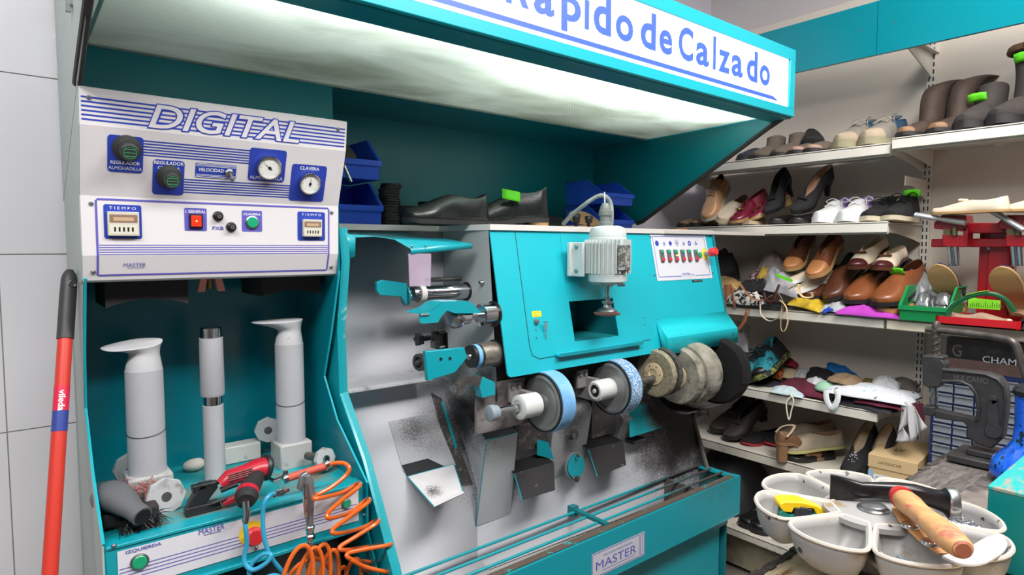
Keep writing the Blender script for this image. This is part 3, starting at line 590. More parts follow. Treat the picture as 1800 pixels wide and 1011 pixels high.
c = FP.P(u, v, 0.001); m = MB(); m.lathe([(0.011, 0), (0.011, 0.012), (0.0175, 0.014), (0.018, 0.022), (0.014, 0.027), (0.0003, 0.028)], c, FP.n, 32); m.build('emergency_stop', REDB, o)
for px, py in ((200, 960), (440, 902), (450, 964), (640, 905)):
    c = FP.pt(px, py); m = MB(); m.lathe([(0.0042, 0), (0.004, 0.001), (0.002, 0.003), (0.0003, 0.003)], c, FP.n, 14); m.build('panel_screw', STEEL, pr_)
# ================================================================ right unit: finishing machine
fm = thing('finishing_machine', 'large turquoise and grey finishing machine with sanding wheels and dusty tray', 'shoe machine', (1.3, 1.5, 0))
XC, YR, XO = 0.60, 1.60, 1.035       # cheek, recess back, face that carries the rollers
ZT = 1.447
# counter (white edge with a step)
m = MB(); CTM = mat('counter_white', (214, 208, 206), 0.4, var=0.05)
m.prism([(XC-0.01, YR-0.012, ZT), (XO-0.02, YR-0.012, ZT), (XO+0.0, 1.362, ZT), (XR-0.004, 1.362, ZT), (XR-0.004, 1.985, ZT), (XC-0.01, 1.985, ZT)], (0, 0, 0.016)); m.build('counter_top', CTM, fm)
m = MB(); m.box((XR-0.30, 1.358, ZT+0.001), (XR+0.37, 1.40, ZT+0.014)); m.build('counter_edge', mat('counter_edge_tape', (196, 190, 186), 0.5), fm)
# left cheek of the unit
cf = [(1.358, 1.445), (1.348, 1.367), (1.378, 1.21), (1.372, 1.058), (1.256, 0.93), (1.126, 0.729), (1.06, 0.56), (1.0, 0.3), (1.0, 0), (1.98, 0), (1.98, 1.445)]
m = MB(); m.prism([(XC, y, z) for y, z in cf], (0.006, 0, 0)); m.build('side_cheek', TEAL, fm)
m = MB()
for i in range(6):
    (ya, za), (yb, zb) = cf[i], cf[i+1]; m.add([(XC-0.001, ya, za), (XC+0.022, ya+0.006, za), (XC+0.022, yb+0.006, zb), (XC-0.001, yb, zb), (XC-0.001, ya+0.004, za), (XC+0.022, ya+0.012, za), (XC+0.022, yb+0.012, zb), (XC-0.001, yb+0.004, zb)],
        [(0, 1, 2, 3), (7, 6, 5, 4), (1, 5, 6, 2), (0, 3, 7, 4)])
m.build('cheek_flange', mat('teal_worn_edge', (24, 150, 162), 0.4, noise2=((150, 190, 194), 25, 0.62, 0.72)), fm)
# grey recess, slanted hopper and drop
m = MB(); m.strip([(YR, ZT), (YR, 1.06), (1.575, 1.0), (1.43, 0.70), (1.428, 0.50), (1.25, 0.45)], XC+0.006, XO); m.build('hopper_sheet', GREYD, fm, solid=0.002)
m = MB(); m.add([(XO, 1.37, ZT), (XO, YR, ZT), (XO, YR, 1.0), (XO, 1.50, 0.9), (XO, 1.33, 0.98)], [(0, 1, 2, 3, 4)])
m.build('roller_face', mat('grey_roller_face', (166, 172, 174), 0.45, dust=(WC, (48, 43, 42), 380)), fm)
# lip under the recess
a = hit(608, 678, y=1.50); b = hit(757, 652, y=1.50); m = MB()
m.prism([(a.x+0.004, 1.575, a.z-0.0), (a.x+0.004, 1.50, a.z-0.01), (a.x+0.004, 1.495, a.z-0.018), (a.x+0.004, 1.495, a.z-0.022), (a.x+0.004, 1.505, a.z-0.022)], (b.x-a.x, 0, 0)); m.build('recess_lip', mat('lip_grey_sooty', (196, 196, 200), 0.5, noise2=((110, 104, 100), 14, 0.55, 0.7)), fm, bevel=0.002)
# left clean-out flap on the slanted sheet
n_ = Vector((0, -(1.0-0.70), (1.575-1.43))).normalized(); SP = (Vector((0, 1.575, 1.0)), n_)
def sl(px, py, h=0.0): return hit(px, py, plane=(SP[0]+n_*h, n_))
q = [sl(682, 742), sl(762, 726), sl(800, 818), sl(708, 830)]
m = MB(); P_ = [p+n_*0.0045 for p in q]; m.add(q+P_, [(4, 5, 6, 7), (0, 1, 5, 4), (1, 2, 6, 5), (2, 3, 7, 6), (3, 0, 4, 7)]); m.build('flap_cover', mat('flap_grey_dusty', (172, 173, 178), 0.55, dust=([((0.88, 1.5, 0.90), 0.2, 0.62)], (60, 54, 52), 400)), fm)
q2 = [sl(706, 818, 0.006), sl(752, 806, 0.006), sl(786, 822, 0.006), sl(716, 838, 0.006)]
m = MB(); m.quad(*q2); m.build('flap_opening', mat('hollow_dark', (30, 34, 36), 0.8), fm)
q3 = [sl(716, 838, 0.008), sl(798, 816, 0.008), hit(814, 866, y=1.33), hit(762, 890, y=1.33)]
m = MB(); m.prism(q3, (0, 0.002, -0.002)); m.tube([q3[3], q3[2]], 0.004, 6); m.build('flap_scoop', mat('scoop_light_dusty', (206, 204, 206), 0.5, dust=([((hit(760, 852, y=1.38).x, 1.37, hit(760, 852, y=1.38).z), 0.055, 1.0)], (62, 56, 54), 330)), fm)
m = MB(); m.tube([q3[0], q3[3]], 0.0016, 5); m.tube([q3[1], q3[2]], 0.0016, 5); m.tube([q3[0], q3[1]], 0.0014, 5); m.build('scoop_edge', TEAL, fm)
# slot between flap panel and chute (dark)
m = MB(); m.quad(sl(757, 690, 0.003), sl(776, 700, 0.003), sl(832, 852, 0.003), sl(806, 856, 0.003)); m.build('slot', SOOT, fm)
m = MB(); m.quad(sl(775, 705, 0.004), sl(780, 708, 0.004), sl(804, 785, 0.004), sl(800, 790, 0.004)); m.build('slot_edge', TEAL, fm)
# dust chutes under the wheels
YC = 1.36; zc = lambda px, py: hit(px, py, y=YC)
A = zc(855, 775); B_ = zc(910, 759); C_ = hit(897, 905, y=1.426); D_ = hit(837, 925, y=1.426)
top_y = 1.50
CHM = mat('chute_grey', (190, 192, 197), 0.5, dust=([((0.98, 1.45, 0.93), 0.28, 1.0), ((1.12, 1.42, 0.92), 0.12, 0.7)], (46, 42, 41), 420))
def slant_y(z): return 1.43+(z-0.70)*(1.575-1.43)/0.30 if z > 0.70 else 1.43
m = MB(); m.add([A, B_, C_, D_, hit(768, 655, y=1.585), (B_.x, 1.56, B_.z+0.08), (C_.x, 1.44, C_.z), hit(833, 866, y=1.47)], [(0, 1, 2, 3), (4, 5, 1, 0), (1, 5, 6, 2), (0, 3, 7, 4)]); m.build('chute_wedge', CHM, fm)
m = MB(); m.tube([A, D_], 0.0014, 5); m.tube([A, B_], 0.0014, 5); m.build('chute_edge', TEALD, fm)
# right slanted sheet
m = MB(); m.add([(XO-0.01, 1.585, 1.02), (XR, 1.52, 1.06), (XR, 1.44, 0.78), (XR, 1.40, 0.60), (XR, 1.40, 0.45), (XO-0.01, 1.428, 0.45), (XO-0.01, 1.43, 0.70)], [(0, 1, 2, 6), (2, 3, 6), (3, 4, 5, 6)])
m.build('hopper_sheet', GREYD, fm, sharp=60)
m = MB(); m.box((XO+0.012, 1.50, 0.86), (XR-0.006, 1.56, ZT)); m.build('housing_back', mat('housing_dark', (70, 72, 74), 0.7, noise2=((30, 28, 28), 12, 0.45, 0.65)), fm)
# two bin channels with scoops and the column between
def column(px0, px1, ytop, zb, M, name='chute_column', yf=1.385):
    a = hit(px0, ytop, y=yf); b = hit(px1, ytop-6, y=yf); m = MB()
    m.prism([(a.x, 1.429, zb), (a.x, yf-0.004, a.z-0.02), (a.x, yf+0.01, a.z), (a.x, 1.52, a.z+0.02), (a.x, 1.52, zb)], (b.x-a.x, 0, 0)); return m.build(name, M, fm, bevel=0.004), a, b
CM = mat('column_grey_sooty', (170, 170, 174), 0.55, dust=([((1.38, 1.38, 0.84), 0.22, 0.65), ((1.6, 1.38, 0.8), 0.3, 0.7)], (60, 54, 52), 420))
column(975, 1040, 722, 0.62, CM); column(1096, 1112, 730, 0.70, CM)
m = MB(); m.box((hit(905, 800, y=1.42).x, 1.42, 0.78), (hit(975, 800, y=1.42).x, 1.44, 0.93)); m.build('channel_back', SOOT, fm); m = MB(); m.box((hit(1040, 780, y=1.42).x, 1.42, 0.76), (hit(1100, 780, y=1.42).x, 1.44, 0.93)); m.build('channel_back', SOOT, fm)
m = MB(); m.quad(hit(944, 772, y=1.41), hit(964, 778, y=1.40), hit(974, 808, y=1.39), hit(944, 800, y=1.41)); m.build('channel_side', TEALD, fm)
def scoop(p, yb, yf):
    (x0, y0), (x1, y1), (x2, y2), (x3, y3) = p
    a = hit(x0, y0, y=yb); b = hit(x1, y1, y=yb); c = hit(x2, y2, y=yf); d = hit(x3, y3, y=yf)
    m = MB(); m.prism([a, b, c, d], (0, 0.003, 0.0)); o = m.build('dust_scoop', mat('scoop_black', (44, 43, 46), 0.42, noise2=((150, 146, 144), 22, 0.62, 0.72)), fm, bevel=0.001)
    m = MB(); w = 0.012; m.add([a+Vector((0, 0.001, 0)), b+Vector((0, 0.001, 0)), b+Vector((-0.01, 0.06, 0.012)), a+Vector((0.003, 0.06, 0.012))], [(0, 1, 2, 3)]); m.cur = 1
    m.build('scoop_mouth', [mat('hollow_black', (10, 10, 12), 0.9)]*2, o)
    m = MB(); m.tube([a, d], 0.0018, 5); m.build('scoop_edge', TEALD, o)
scoop(((904, 833), (974, 812), (976, 862), (918, 880)), 1.375, 1.335)
scoop(((1034, 790), (1096, 775), (1101, 818), (1050, 838)), 1.375, 1.335)
c = hit(1010, 819, y=1.378); m = MB(); m.lathe([(0.043, 0), (0.043, 0.006), (0.038, 0.008), (0.037, 0.006)], c+Vector((0, 0.004, 0)), (0, -1, 0.1), 40); o = m.build('round_port', mat('port_ring_grey', (120, 118, 118), 0.6), fm)
m = MB(); m.lathe([(0.0365, 0.005), (0.0365, 0.010), (0.0003, 0.011)], c+Vector((0, 0.002, 0)), (0, -1, 0.1), 40); m.build('port_cover', TEALD, o)
for px, py, r in ((1014, 801, 0.004), (1011, 841, 0.010)):
    p = hit(px, py, y=1.365); m = MB(); m.lathe([(r, 0), (r*0.8, 0.004), (r*1.1, 0.01), (0.0003, 0.012)], p, (0, -1, 0), 7); m.build('port_knob', STEELD, o)
p = hit(1003, 764, y=1.38); m = MB(); m.lathe([(0.018, 0), (0.014, 0.012), (0.016, 0.02), (0.008, 0.026), (0.0003, 0.027)], p, (0.1, -1, 0.2), 7); m.build('clamp_knob', SOOT, fm)
m = MB(); m.prism([hit(1106, 716, y=1.40), hit(1140, 708, y=1.40), hit(1164, 752, y=1.36), hit(1108, 769, y=1.36)], (0, 0.004, 0)); m.build('guard_plate', mat('guard_teal_sooty', (20, 158, 170), 0.4, dust=([((1.80, 1.36, 0.83), 0.16, 1.2)], (52, 48, 48), 350)), fm)
m = MB(); m.box((hit(1107, 783, y=1.40).x, 1.38, 0.715), (hit(1127, 783, y=1.40).x, 1.42, 0.728)); m.build('latch_slot', SOOT, fm)
# right end cheek
rc = [(1.36, 1.445), (1.30, 1.15), (1.30, 1.10), (1.46, 1.0), (1.425, 0.715), (1.362, 0.53), (1.24, 0.52), (1.24, 0.40), (1.28, 0.38), (1.28, 0), (1.98, 0), (1.98, 1.445)]
m = MB(); m.prism([(XR-0.004, y, z) for y, z in rc], (0.008, 0, 0)); m.build('side_cheek', mat('cheek_teal_sooty', (14, 120, 130), 0.6, dust=([((2.1, 1.42, 0.8), 0.6, 1.2)], (66, 60, 56), 300)), fm)
m = MB(); m.tube([(XR-0.006, 1.385, 1.03), (XR-0.006, 1.428, 0.72), (XR-0.006, 1.36, 0.535)], 0.008, 6); m.build('cheek_flange', mat('sooty_edge', (104, 98, 92), 0.8), fm)
# tray
TX0 = XC+0.01
m = MB()
m.box((TX0, 1.232, 0.405), (XR+0.012, 1.238, 0.545)); m.box((TX0, 1.238, 0.538), (XR+0.012, 1.262, 0.545)); m.box((XR-0.02, 1.238, 0.535), (XR+0.012, 1.40, 0.543)); m.box((XR+0.006, 1.238, 0.405), (XR+0.012, 1.40, 0.54))
m.build('tray_front', TEALD, fm, bevel=0.001)
m = MB(); m.box((TX0, 1.238, 0.44), (XR-0.01, 1.43, 0.446)); m.box((TX0, 1.26, 0.446), (XR-0.02, 1.264, 0.538)); m.build('tray_floor', mat('tray_dusty_grey', (168, 166, 166), 0.6, dust=([((2.0, 1.33, 0.45), 1.05, 1.0), ((1.2, 1.25, 0.45), 0.3, 0.5)], (58, 52, 48), 300)), fm)
m = MB(); m.box((TX0, 1.2385, 0.5455), (XR-0.02, 1.262, 0.548)); m.build('rim_dust', mat('brown_grinding_dust', (92, 80, 70), 0.95, noise2=((40, 150, 158), 26, 0.60, 0.64), bump=0.8, bscale=300), fm)
m = MB(); m.box((TX0, 1.262, 0.36), (XR-0.02, 1.40, 0.40)); m.box((TX0, 1.29, 0.0), (XR-0.03, 1.30, 0.385)); m.box((XR-0.035, 1.30, 0), (XR-0.03, 1.95, 0.39)); m.box((TX0, 1.232, 0.398), (XR+0.01, 1.30, 0.406)); m.build('lower_front', TEAL, fm)
m = MB(); m.box((1.40, 1.2885, 0.0), (1.404, 1.2895, 0.38)); m.build('door_gap', BLACK, fm)
RODM = mat('rod_teal_dusty', (20, 150, 162), 0.45, dust=([((2.1, 1.35, 0.55), 0.75, 1.0)], (74, 68, 64), 260))
for y, z, x0 in ((1.396, 0.545, TX0), (1.345, 0.545, TX0), (1.295, 0.545, TX0)):
    m = MB(); m.cyl((x0, y, z), (XR-0.012, y, z), 0.0045, n=10); m.build('tray_rod', RODM, fm)
a = hit(1005, 894, z=0.55); b = hit(1065, 928, z=0.55)
m = MB(); m.prism([(a.x-0.008, 1.41, 0.545), (a.x+0.008, 1.41, 0.545), (a.x+0.008, 1.26, 0.545), (a.x-0.008, 1.26, 0.545)], (0, 0, 0.01)); m.box((a.x-0.014, 1.395, 0.53), (a.x+0.012, 1.42, 0.562)); m.build('rod_support', mat('support_teal_dark', (14, 116, 124), 0.5), fm)
a = 1.885; m = MB(); m.box((a-0.004, 1.264, 0.446), (a+0.002, 1.43, 0.54)); m.build('tray_divider', mat('divider_dusty', (84, 78, 74), 0.9), fm)
# maker plate on the tray front
FT = Fr((0, 1.2315, 0.40), (1, 0, 0), (0, 0, 1))
u0, _ = FT.at(1040, 990); u1, _ = FT.at(1133, 960); v0 = 0.02; v1 = FT.at(1085, 953)[1]; v1 = 0.098
m = MB(); m.quad(*rrect(FT, u0, u1, v0, v1, 0.003, 0.0005)); o = m.build('maker_plate', mat('plate_silver', (196, 196, 206), 0.4, spots=((120, 116, 112), 120, 0.72)), fm)
m = MB(); w = 0.0018; frame_line(m, FT, u0+0.002, u1-0.026, v0+0.003, v1-0.003, 0.004, w, 0.0008); frame_line(m, FT, u1-0.022, u1-0.002, v0+0.003, v1-0.003, 0.004, w, 0.0008); m.build('plate_border', BLUE, o)
m = MB(); text_mb(m, 'MASTER', FT, u0+0.018, u1-0.042, v0+0.022, v0+0.048, 0.001); text_mb(m, 'POLIGON MAQUINARIA', FT, u0+0.05, u1-0.06, v0+0.056, v0+0.0625, 0.001); m.quad(*rrect(FT, u0+0.045, u1-0.05, v0+0.014, v0+0.0155, 0, 0.001)); m.quad(*rrect(FT, u1-0.0515, u1-0.05, v0+0.014, v0+0.024, 0, 0.001))
for k, ch in enumerate('ESPAÑA'): text_mb(m, ch, FT, u1-0.0145, u1-0.0095, v1-0.014-k*0.0105, v1-0.0075-k*0.0105, 0.001)
m.build('plate_lettering', BLUEV, o)
# ---------------- bright front panel
pn = Vector((0, -0.40, -0.09)).normalized() if False else None
FQ = Fr((0, 1.28, 1.05), (1, 0, 0), (0, 0.09, 0.40))
def fp(px, py, h=0.0): return FQ.pt(px, py, h)
top_l, top_r = fp(861, 407), fp(1251, 411)
outline = [fp(861, 407), fp(1251, 411), fp(1270, 548), fp(1155, 560), fp(1163, 617)]
bl = fp(893, 665); 
ul_, vl_ = FQ.at(893, 665); pts2 = [FQ.P(ul_+0.012, vl_+0.001), FQ.P(ul_+0.004, vl_+0.004), FQ.P(ul_-0.0005, vl_+0.012)]
ou, ov0 = FQ.at(1000, 530); ou1, _ = FQ.at(1083, 560); _, ov1 = FQ.at(1006, 601); 
# panel built as pieces round the opening, one mesh
uL_t, vT = FQ.at(861, 407); uR_t, _ = FQ.at(1251, 411); uR_b, vHood = FQ.at(1270, 548); uH, vb = FQ.at(1163, 617)
vT2 = (ZT-1.05)/math.cos(math.atan2(0.09, 0.40))
m = MB(); T_ = FQ.n*-0.004
def face(pl): m.prism([FQ.P(*q) for q in pl], T_)
uLm = lambda v: uL_t+(ul_-uL_t)*(vT-v)/(vT-vl_)
va, vb_ = ov0, ov1
face([(uLm(vT2), vT2), (uLm(va), va), (ou, va), (ou, vT2)]); face([(uLm(va), va), (uLm(vl_+0.012), vl_+0.012), (ul_+0.004, vl_+0.004), (ul_+0.012, vl_+0.001), (ou, vl_+0.001), (ou, va)])
face([(ou, vT2), (ou, va), (ou1, va), (ou1, vT2)]); face([(ou, vb_), (ou, vl_+0.001), (ou1, vl_+0.001), (ou1, vb_)])
face([(ou1, vT2), (ou1, vl_+0.001), (uH, vl_+0.001), (uH, vHood), (2.098, vHood), (2.098, vT2)])
m.build('front_panel', TEALC, fm)
m = MB(); m.box((FQ.P(ou, 0).x-0.004, 1.33, FQ.P(0, vb_).z-0.01), (FQ.P(ou1, 0).x+0.03, 1.45, FQ.P(0, va).z+0.02))
bx = m; me_ = MB(); xa, xb = ou-0.001, ou1+0.001; za, zb = FQ.P(0, vb_).z, FQ.P(0, va).z
me_.add([(xa, 1.30, za), (xb, 1.30, za), (xb, 1.49, za), (xa, 1.49, za), (xa, 1.33, zb), (xb, 1.33, zb), (xb, 1.49, zb), (xa, 1.49, zb)], [(0, 1, 2, 3), (3, 2, 6, 7), (0, 3, 7, 4), (1, 5, 6, 2), (4, 7, 6, 5)])
me_.build('recess_box', mat('recess_teal_shaded', (10, 120, 128), 0.5), fm)  # shade inside the opening painted in as a darker teal
# door groove, hinge ledge
pth = [fp(905, 408, 0.0002), fp(931, 610, 0.0002), fp(936, 625, 0.0002), fp(948, 631, 0.0002), fp(1143, 597, 0.0002)]
m = MB(); m.tube(pth, 0.0014, 5); m.build('door_groove', mat('groove_dark_teal', (8, 84, 92), 0.6), fm)
m = MB(); m.tube([fp(984, 408, 0.0001), fp(997, 520, 0.0001)], 0.0006, 4); m.build('door_groove', mat('groove_dark_teal', (8, 84, 92)), fm)
a = fp(975, 622); b = fp(1122, 599); m = MB(); e = 0.018
m.prism([a, a+Vector((0, -e, -0.002)), a+Vector((0, -e-0.003, 0.005)), a+Vector((0, -e-0.005, 0.004)), a+Vector((0, -e-0.002, -0.008)), a+Vector((0, 0, -0.006))], (b.x-a.x, 0, 0)); m.build('panel_ledge', TEALC, fm, bevel=0.0008)
# right hood over the polishing brushes
x0 = uH-0.004; x1 = 2.105; zt_ = FQ.P(0, vHood).z; yt_ = FQ.P(0, vHood).y
hp = [(yt_, zt_), (1.255, zt_-0.058), (1.25, zt_-0.112), (1.27, zt_-0.112)]
m = MB(); m.strip(hp[:3], x0, x1); m.add([(x0, y, z) for y, z in hp], [(0, 1, 2, 3)]); m.add([(x1, y, z) for y, z in hp], [(0, 1, 2, 3)])
m.build('brush_hood', mat('hood_teal_chipped', (22, 180, 192), 0.38, bump=0.06, bscale=350, spots=((30, 50, 60), 60, 0.70)), fm, solid=0.002)
# left hood over the rollers
hd = [hit(597, 408, y=1.50), hit(745, 410, y=YR-0.01), hit(834, 432, y=1.37), hit(722, 432, y=1.36)]
m = MB(); zt2 = 1.444
Lf = hit(606, 470, y=1.352)
A1 = Vector((XC+0.0, 1.36, 1.440)); A2 = Vector((XC, YR, 1.444)); A3 = Vector((0.93, YR, 1.442)); 
B1 = hit(830, 428, y=1.40); B2 = hit(722, 437, y=1.37); B3 = hit(693, 420, y=1.40); B4 = hit(660, 415, y=1.42); B5 = hit(625, 417, y=1.36)
m.add([A1, B5, B4, B3, B2, B1, A3, A2], [(0, 1, 2, 3, 4, 5, 6, 7)])
dn = Vector((0, -0.002, -0.014)); m.add([B2, B1, B1+dn, B2+dn], [(0, 1, 2, 3)]); m.add([A1, B5, B5+Vector((-0.002, 0, -0.045)), A1+Vector((0, 0, -0.075))], [(0, 1, 2, 3)])
m.add([B1, A3, A3+dn, B1+dn], [(0, 1, 2, 3)])
m.build('roller_hood', TEAL, fm, solid=0.002)
for px, py in ((724, 433), (749, 432)):
    p = hit(px, py, y=1.372); m = MB(); m.ball(p, 0.003, 8, 6); m.build('hood_rivet', STEEL, fm)
# transparent guard strip
a = hit(718, 446, y=1.37); b = hit(758, 446, y=1.37); c = hit(757, 503, y=1.372); d = hit(720, 503, y=1.372)
GL = mat('clear_guard_film', (206, 184, 206), 0.15, alpha=0.45)
m = MB(); m.prism([a, b, c, d], (0, 0.0015, 0)); m.build('clear_guard', GL, fm)
# ---------------- rollers
def cx(px, py): return hit(px, py, x=XO)
def xlen(px, c):
    t = math.tan(math.atan((px-900)/FPX)+YAW); return t*c.y
def ring_hole(c, r):
    m = MB(); m.lathe([(r, -0.001), (r, 0.002)], c, (-1, 0, 0), 36); m.build('shaft_hole', BLACK, fm)
c = cx(820, 512); x = xlen(722, c); ring_hole(c, 0.027)
m = MB(); m.lathe([(0.0215, 0), (0.0215, 0.075), (0.0205, 0.077), (0.0205, XO-x-0.045), (0.0225, XO-x-0.045), (0.0225, XO-x-0.04)], c, (-1, 0, 0), 36); o = m.build('sanding_roller', CHROME, fm)
m = MB(); m.lathe([(0.0245, XO-x-0.038), (0.0245, XO-x-0.022)], c, (-1, 0, 0), 36); m.build('roller_collar', mat('collar_white', (214, 212, 208), 0.5), o)
m = MB(); m.lathe([(0.020, XO-x-0.022), (0.019, XO-x-0.004), (0.012, XO-x-0.003), (0.009, XO-x-0.008), (0.0003, XO-x-0.008)], c, (-1, 0, 0), 24)
for k in range(16):
    a_ = 2*PI*k/16; m.ball(c+Vector((-(XO-x-0.018), 0.021*math.cos(a_), 0.021*math.sin(a_))), 0.003, 6, 4)
m.build('bearing', STEEL, o)
m = MB(); m.cyl(c+Vector((0, 0.03, 0.035)), c+Vector((-0.12, 0.03, 0.035)), 0.006, n=12); m.build('guide_rod', STEELD, fm)
# teal arm plates beside the rollers
def armplate(pts, yy, th=0.02, M=TEAL, name='guard_arm'):
    m = MB(); m.prism([hit(px, py, y=yy) for px, py in pts], (0, th, 0)); return m.build(name, M, fm, bevel=0.0015)
armplate([(662, 497), (672, 492), (715, 498), (716, 538), (706, 522), (668, 519), (662, 510)], c.y-0.03, 0.012)
m = MB(); y_ = c.y+0.005; m.lathe([(0.0265, 0), (0.0265, 0.004)], hit(714, 520, y=c.y-0.0), (-1, 0, 0), 30); m.build('arm_eye', TEAL, fm)
c = cx(868, 552); x = xlen(786, c); ring_hole(c, 0.036)
m = MB(); m.lathe([(0.030, 0), (0.030, 0.045), (0.026, 0.046), (0.010, 0.046), (0.010, 0.085), (0.020, 0.086), (0.022, 0.112), (0.027, 0.114), (0.027, 0.122), (0.018, 0.123)], c, (-1, 0, 0), 36); o = m.build('trimming_head', CHROME, fm)
L_ = XO-x; m = MB(); m.lathe([(0.029, L_-0.03), (0.029, L_-0.018), (0.020, L_-0.004), (0.0003, L_)], c, (-1, 0, 0), 28); 
for k in range(18):
    a_ = 2*PI*k/18; m.ball(c+Vector((-(L_-0.018), 0.0265*math.cos(a_), 0.0265*math.sin(a_))), 0.0038, 6, 4)
m.build('ball_bearing', STEEL, o)
Yh = c.y-0.035
m = MB(); ptop = [hit(px, py, y=Yh) for px, py in ((738, 552), (760, 545), (776, 533), (790, 530), (826, 530), (846, 548))]
pbot = [hit(px, py, y=Yh) for px, py in ((846, 551), (800, 551), (786, 546), (776, 556), (770, 567), (742, 569), (738, 566))]
m.prism(ptop+pbot, (0, 0.004, 0)); 
for a_, b_ in zip(ptop[:-1], ptop[1:]): m.add([a_, b_, b_+Vector((0.0, 0.07, 0.0)), a_+Vector((0.0, 0.07, 0.0))], [(0, 1, 2, 3)])
m.build('head_cover', TEAL, fm)
p = hit(741, 554, y=Yh); m = MB(); m.cyl(p+Vector((-0.004, 0.0, 0)), p+Vector((0.02, 0, 0)), 0.0035, n=10); m.build('cover_bolt', STEEL, fm)
c = cx(870, 621); x = xlen(822, c); ring_hole(c, 0.038)
m = MB(); m.lathe([(0.033, 0), (0.033, 0.062), (0.030, 0.064)], c, (-1, 0, 0), 36); o = m.build('belt_drum', mat('drum_dusty_steel', (150, 146, 140), 0.42, 0.7, noise2=((120, 104, 84), 30, 0.5, 0.7)), fm)
p = hit(826, 627, y=c.y-0.01); m = MB(); m.lathe([(0.030, 0), (0.030, 0.03), (0.0003, 0.031)], p+Vector((0.03, 0, 0)), (-1, 0, 0), 32); o = m.build('belt_pulley', BLACK, fm)
m = MB(); m.lathe([(0.031, 0), (0.031, 0.012)], p+Vector((0.022, 0, 0)), (-1, 0, 0), 32); m.build('belt_ring', mat('belt_blue', (112, 170, 220), 0.6), o)
m = MB(); m.lathe([(0.009, 0), (0.007, 0.006), (0.0003, 0.007)], p+Vector((-0.0005, 0, 0)), (-1, 0, 0), 14); m.build('pulley_screw', STEEL, o)
armplate([(748, 618), (816, 611), (822, 628), (800, 655), (752, 670)], c.y-0.035, 0.014, TEAL)
for px, py in ((775, 631), (791, 630)):
    q = hit(px, py, y=c.y-0.0355); m = MB(); m.lathe([(0.004, 0), (0.004, 0.001)], q, (0, -1, 0), 14); m.build('arm_hole', BLACK, fm)
q = hit(742, 636, y=c.y-0.0); m = MB(); m.lathe([(0.022, 0), (0.022, 0.012), (0.014, 0.013), (0.014, 0.006), (0.006, 0.006), (0.006, 0.02), (0.0003, 0.021)], q, (-1, -0.25, 0), 28); m.build('belt_wheel', STEELD, fm)
# star knob with bracket
q = hit(736, 597, y=1.42); m = MB(); n = 40
m.grid(lambda u, v: q+Vector((-0.006+0.014*v, 0, 0))+Vector((0, math.cos(2*PI*u), math.sin(2*PI*u)))*(0.0145+0.003*math.cos(10*PI*u)), n, 2, True)
m.quad(*[q+Vector((-0.006, 0, 0))+Vector((0, math.cos(2*PI*k/n), math.sin(2*PI*k/n)))*(0.0145+0.003*math.cos(10*PI*k/n)) for k in range(n)])
m.cyl(q+Vector((0.008, 0, 0)), q+Vector((0.035, 0, 0.002)), 0.007, n=12); m.build('star_knob', BLACK, fm)
q = hit(765, 595, y=1.43); m = MB(); m.obox(q+Vector((0.01, 0, 0)), (0.022, 0.004, 0.022)); m.obox(q+Vector((-0.008, -0.012, -0.014)), (0.008, 0.012, 0.01)); m.build('belt_bracket', STEELD, fm, bevel=0.002)
m = MB(); m.tube([hit(770, 586, y=1.42), hit(784, 586, y=1.42), hit(785, 612, y=1.42), hit(768, 616, y=1.42)], 0.005, 8); m.build('belt_loop', BLACK, fm)
q = hit(848, 497, y=1.40); q = cx(849, 497); m = MB(); m.lathe([(0.008, 0), (0.0065, 0.006), (0.005, 0.012), (0.0003, 0.0125)], q, (-1, 0, 0), 14); m.build('face_bolt', STEEL, fm)
# small hook guard under the third head
hk = [hit(px, py, y=1.30) for px, py in ((806, 674), (820, 664), (848, 662), (870, 672), (871, 694), (848, 700), (843, 680), (825, 672), (812, 684))]
m = MB(); m.prism(hk[2:6]+[hk[6]], (0, 0.03, 0)); m.build('hook_guard', TEALD, fm, bevel=0.001); m = MB(); m.prism([hk[0], hk[1], hk[2], hk[6], hk[7], hk[8]], (0, 0.012, 0)); m.cyl(hk[0]+Vector((0, 0, -0.03)), hk[0], 0.005, n=8); m.build('hook_bracket', STEELD, fm)
m = MB(); m.box((hit(838, 700, y=1.34).x, 1.34, hit(838, 790, y=1.34).z+0.04), (hit(930, 700, y=1.34).x, 1.35, hit(900, 668, y=1.34).z)); m.build('mount_plate', mat('mount_plate_dusty', (130, 124, 124), 0.6, noise2=((70, 62, 60), 18, 0.45, 0.65)), fm)
# ---------------- wheels
YW = 1.27
def wc(px, py): return hit(px, py, y=YW)
SAT = mat('satin_disc_metal', (150, 152, 152), 0.38, 0.6, var=0.1)
BBELT = mat('blue_abrasive_belt', (104, 162, 214), 0.85, noise2=((150, 190, 224), 12, 0.4, 0.7)); BFLE = mat('blue_fleece', (92, 140, 188), 0.95, noise2=((196, 208, 216), 160, 0.48, 0.58), bump=1.0, bscale=300)
HUB = mat('hub_ivory', (206, 208, 206), 0.5, var=0.06)
def bracket(c, dx):
    m = MB(); m.obox(c+Vector((dx, 0.05, 0.0)), (0.008, 0.05, 0.035)); m.obox(c+Vector((dx-0.02, 0.05, 0.03)), (0.022, 0.006, 0.028)); o = m.build('bearing_bracket', mat('bracket_grey', (138, 134, 134), 0.5, 0.3, var=0.15), fm, bevel=0.003)
    for sx in (-0.034, -0.012):
        for zz in (0.045,):
            q = c+Vector((dx+sx, 0.043, zz)); m = MB(); m.lathe([(0.006, 0), (0.0055, 0.004), (0.003, 0.004), (0.003, 0.002)], q, (0, -1, 0), 12); m.build('bracket_bolt', STEEL, o)
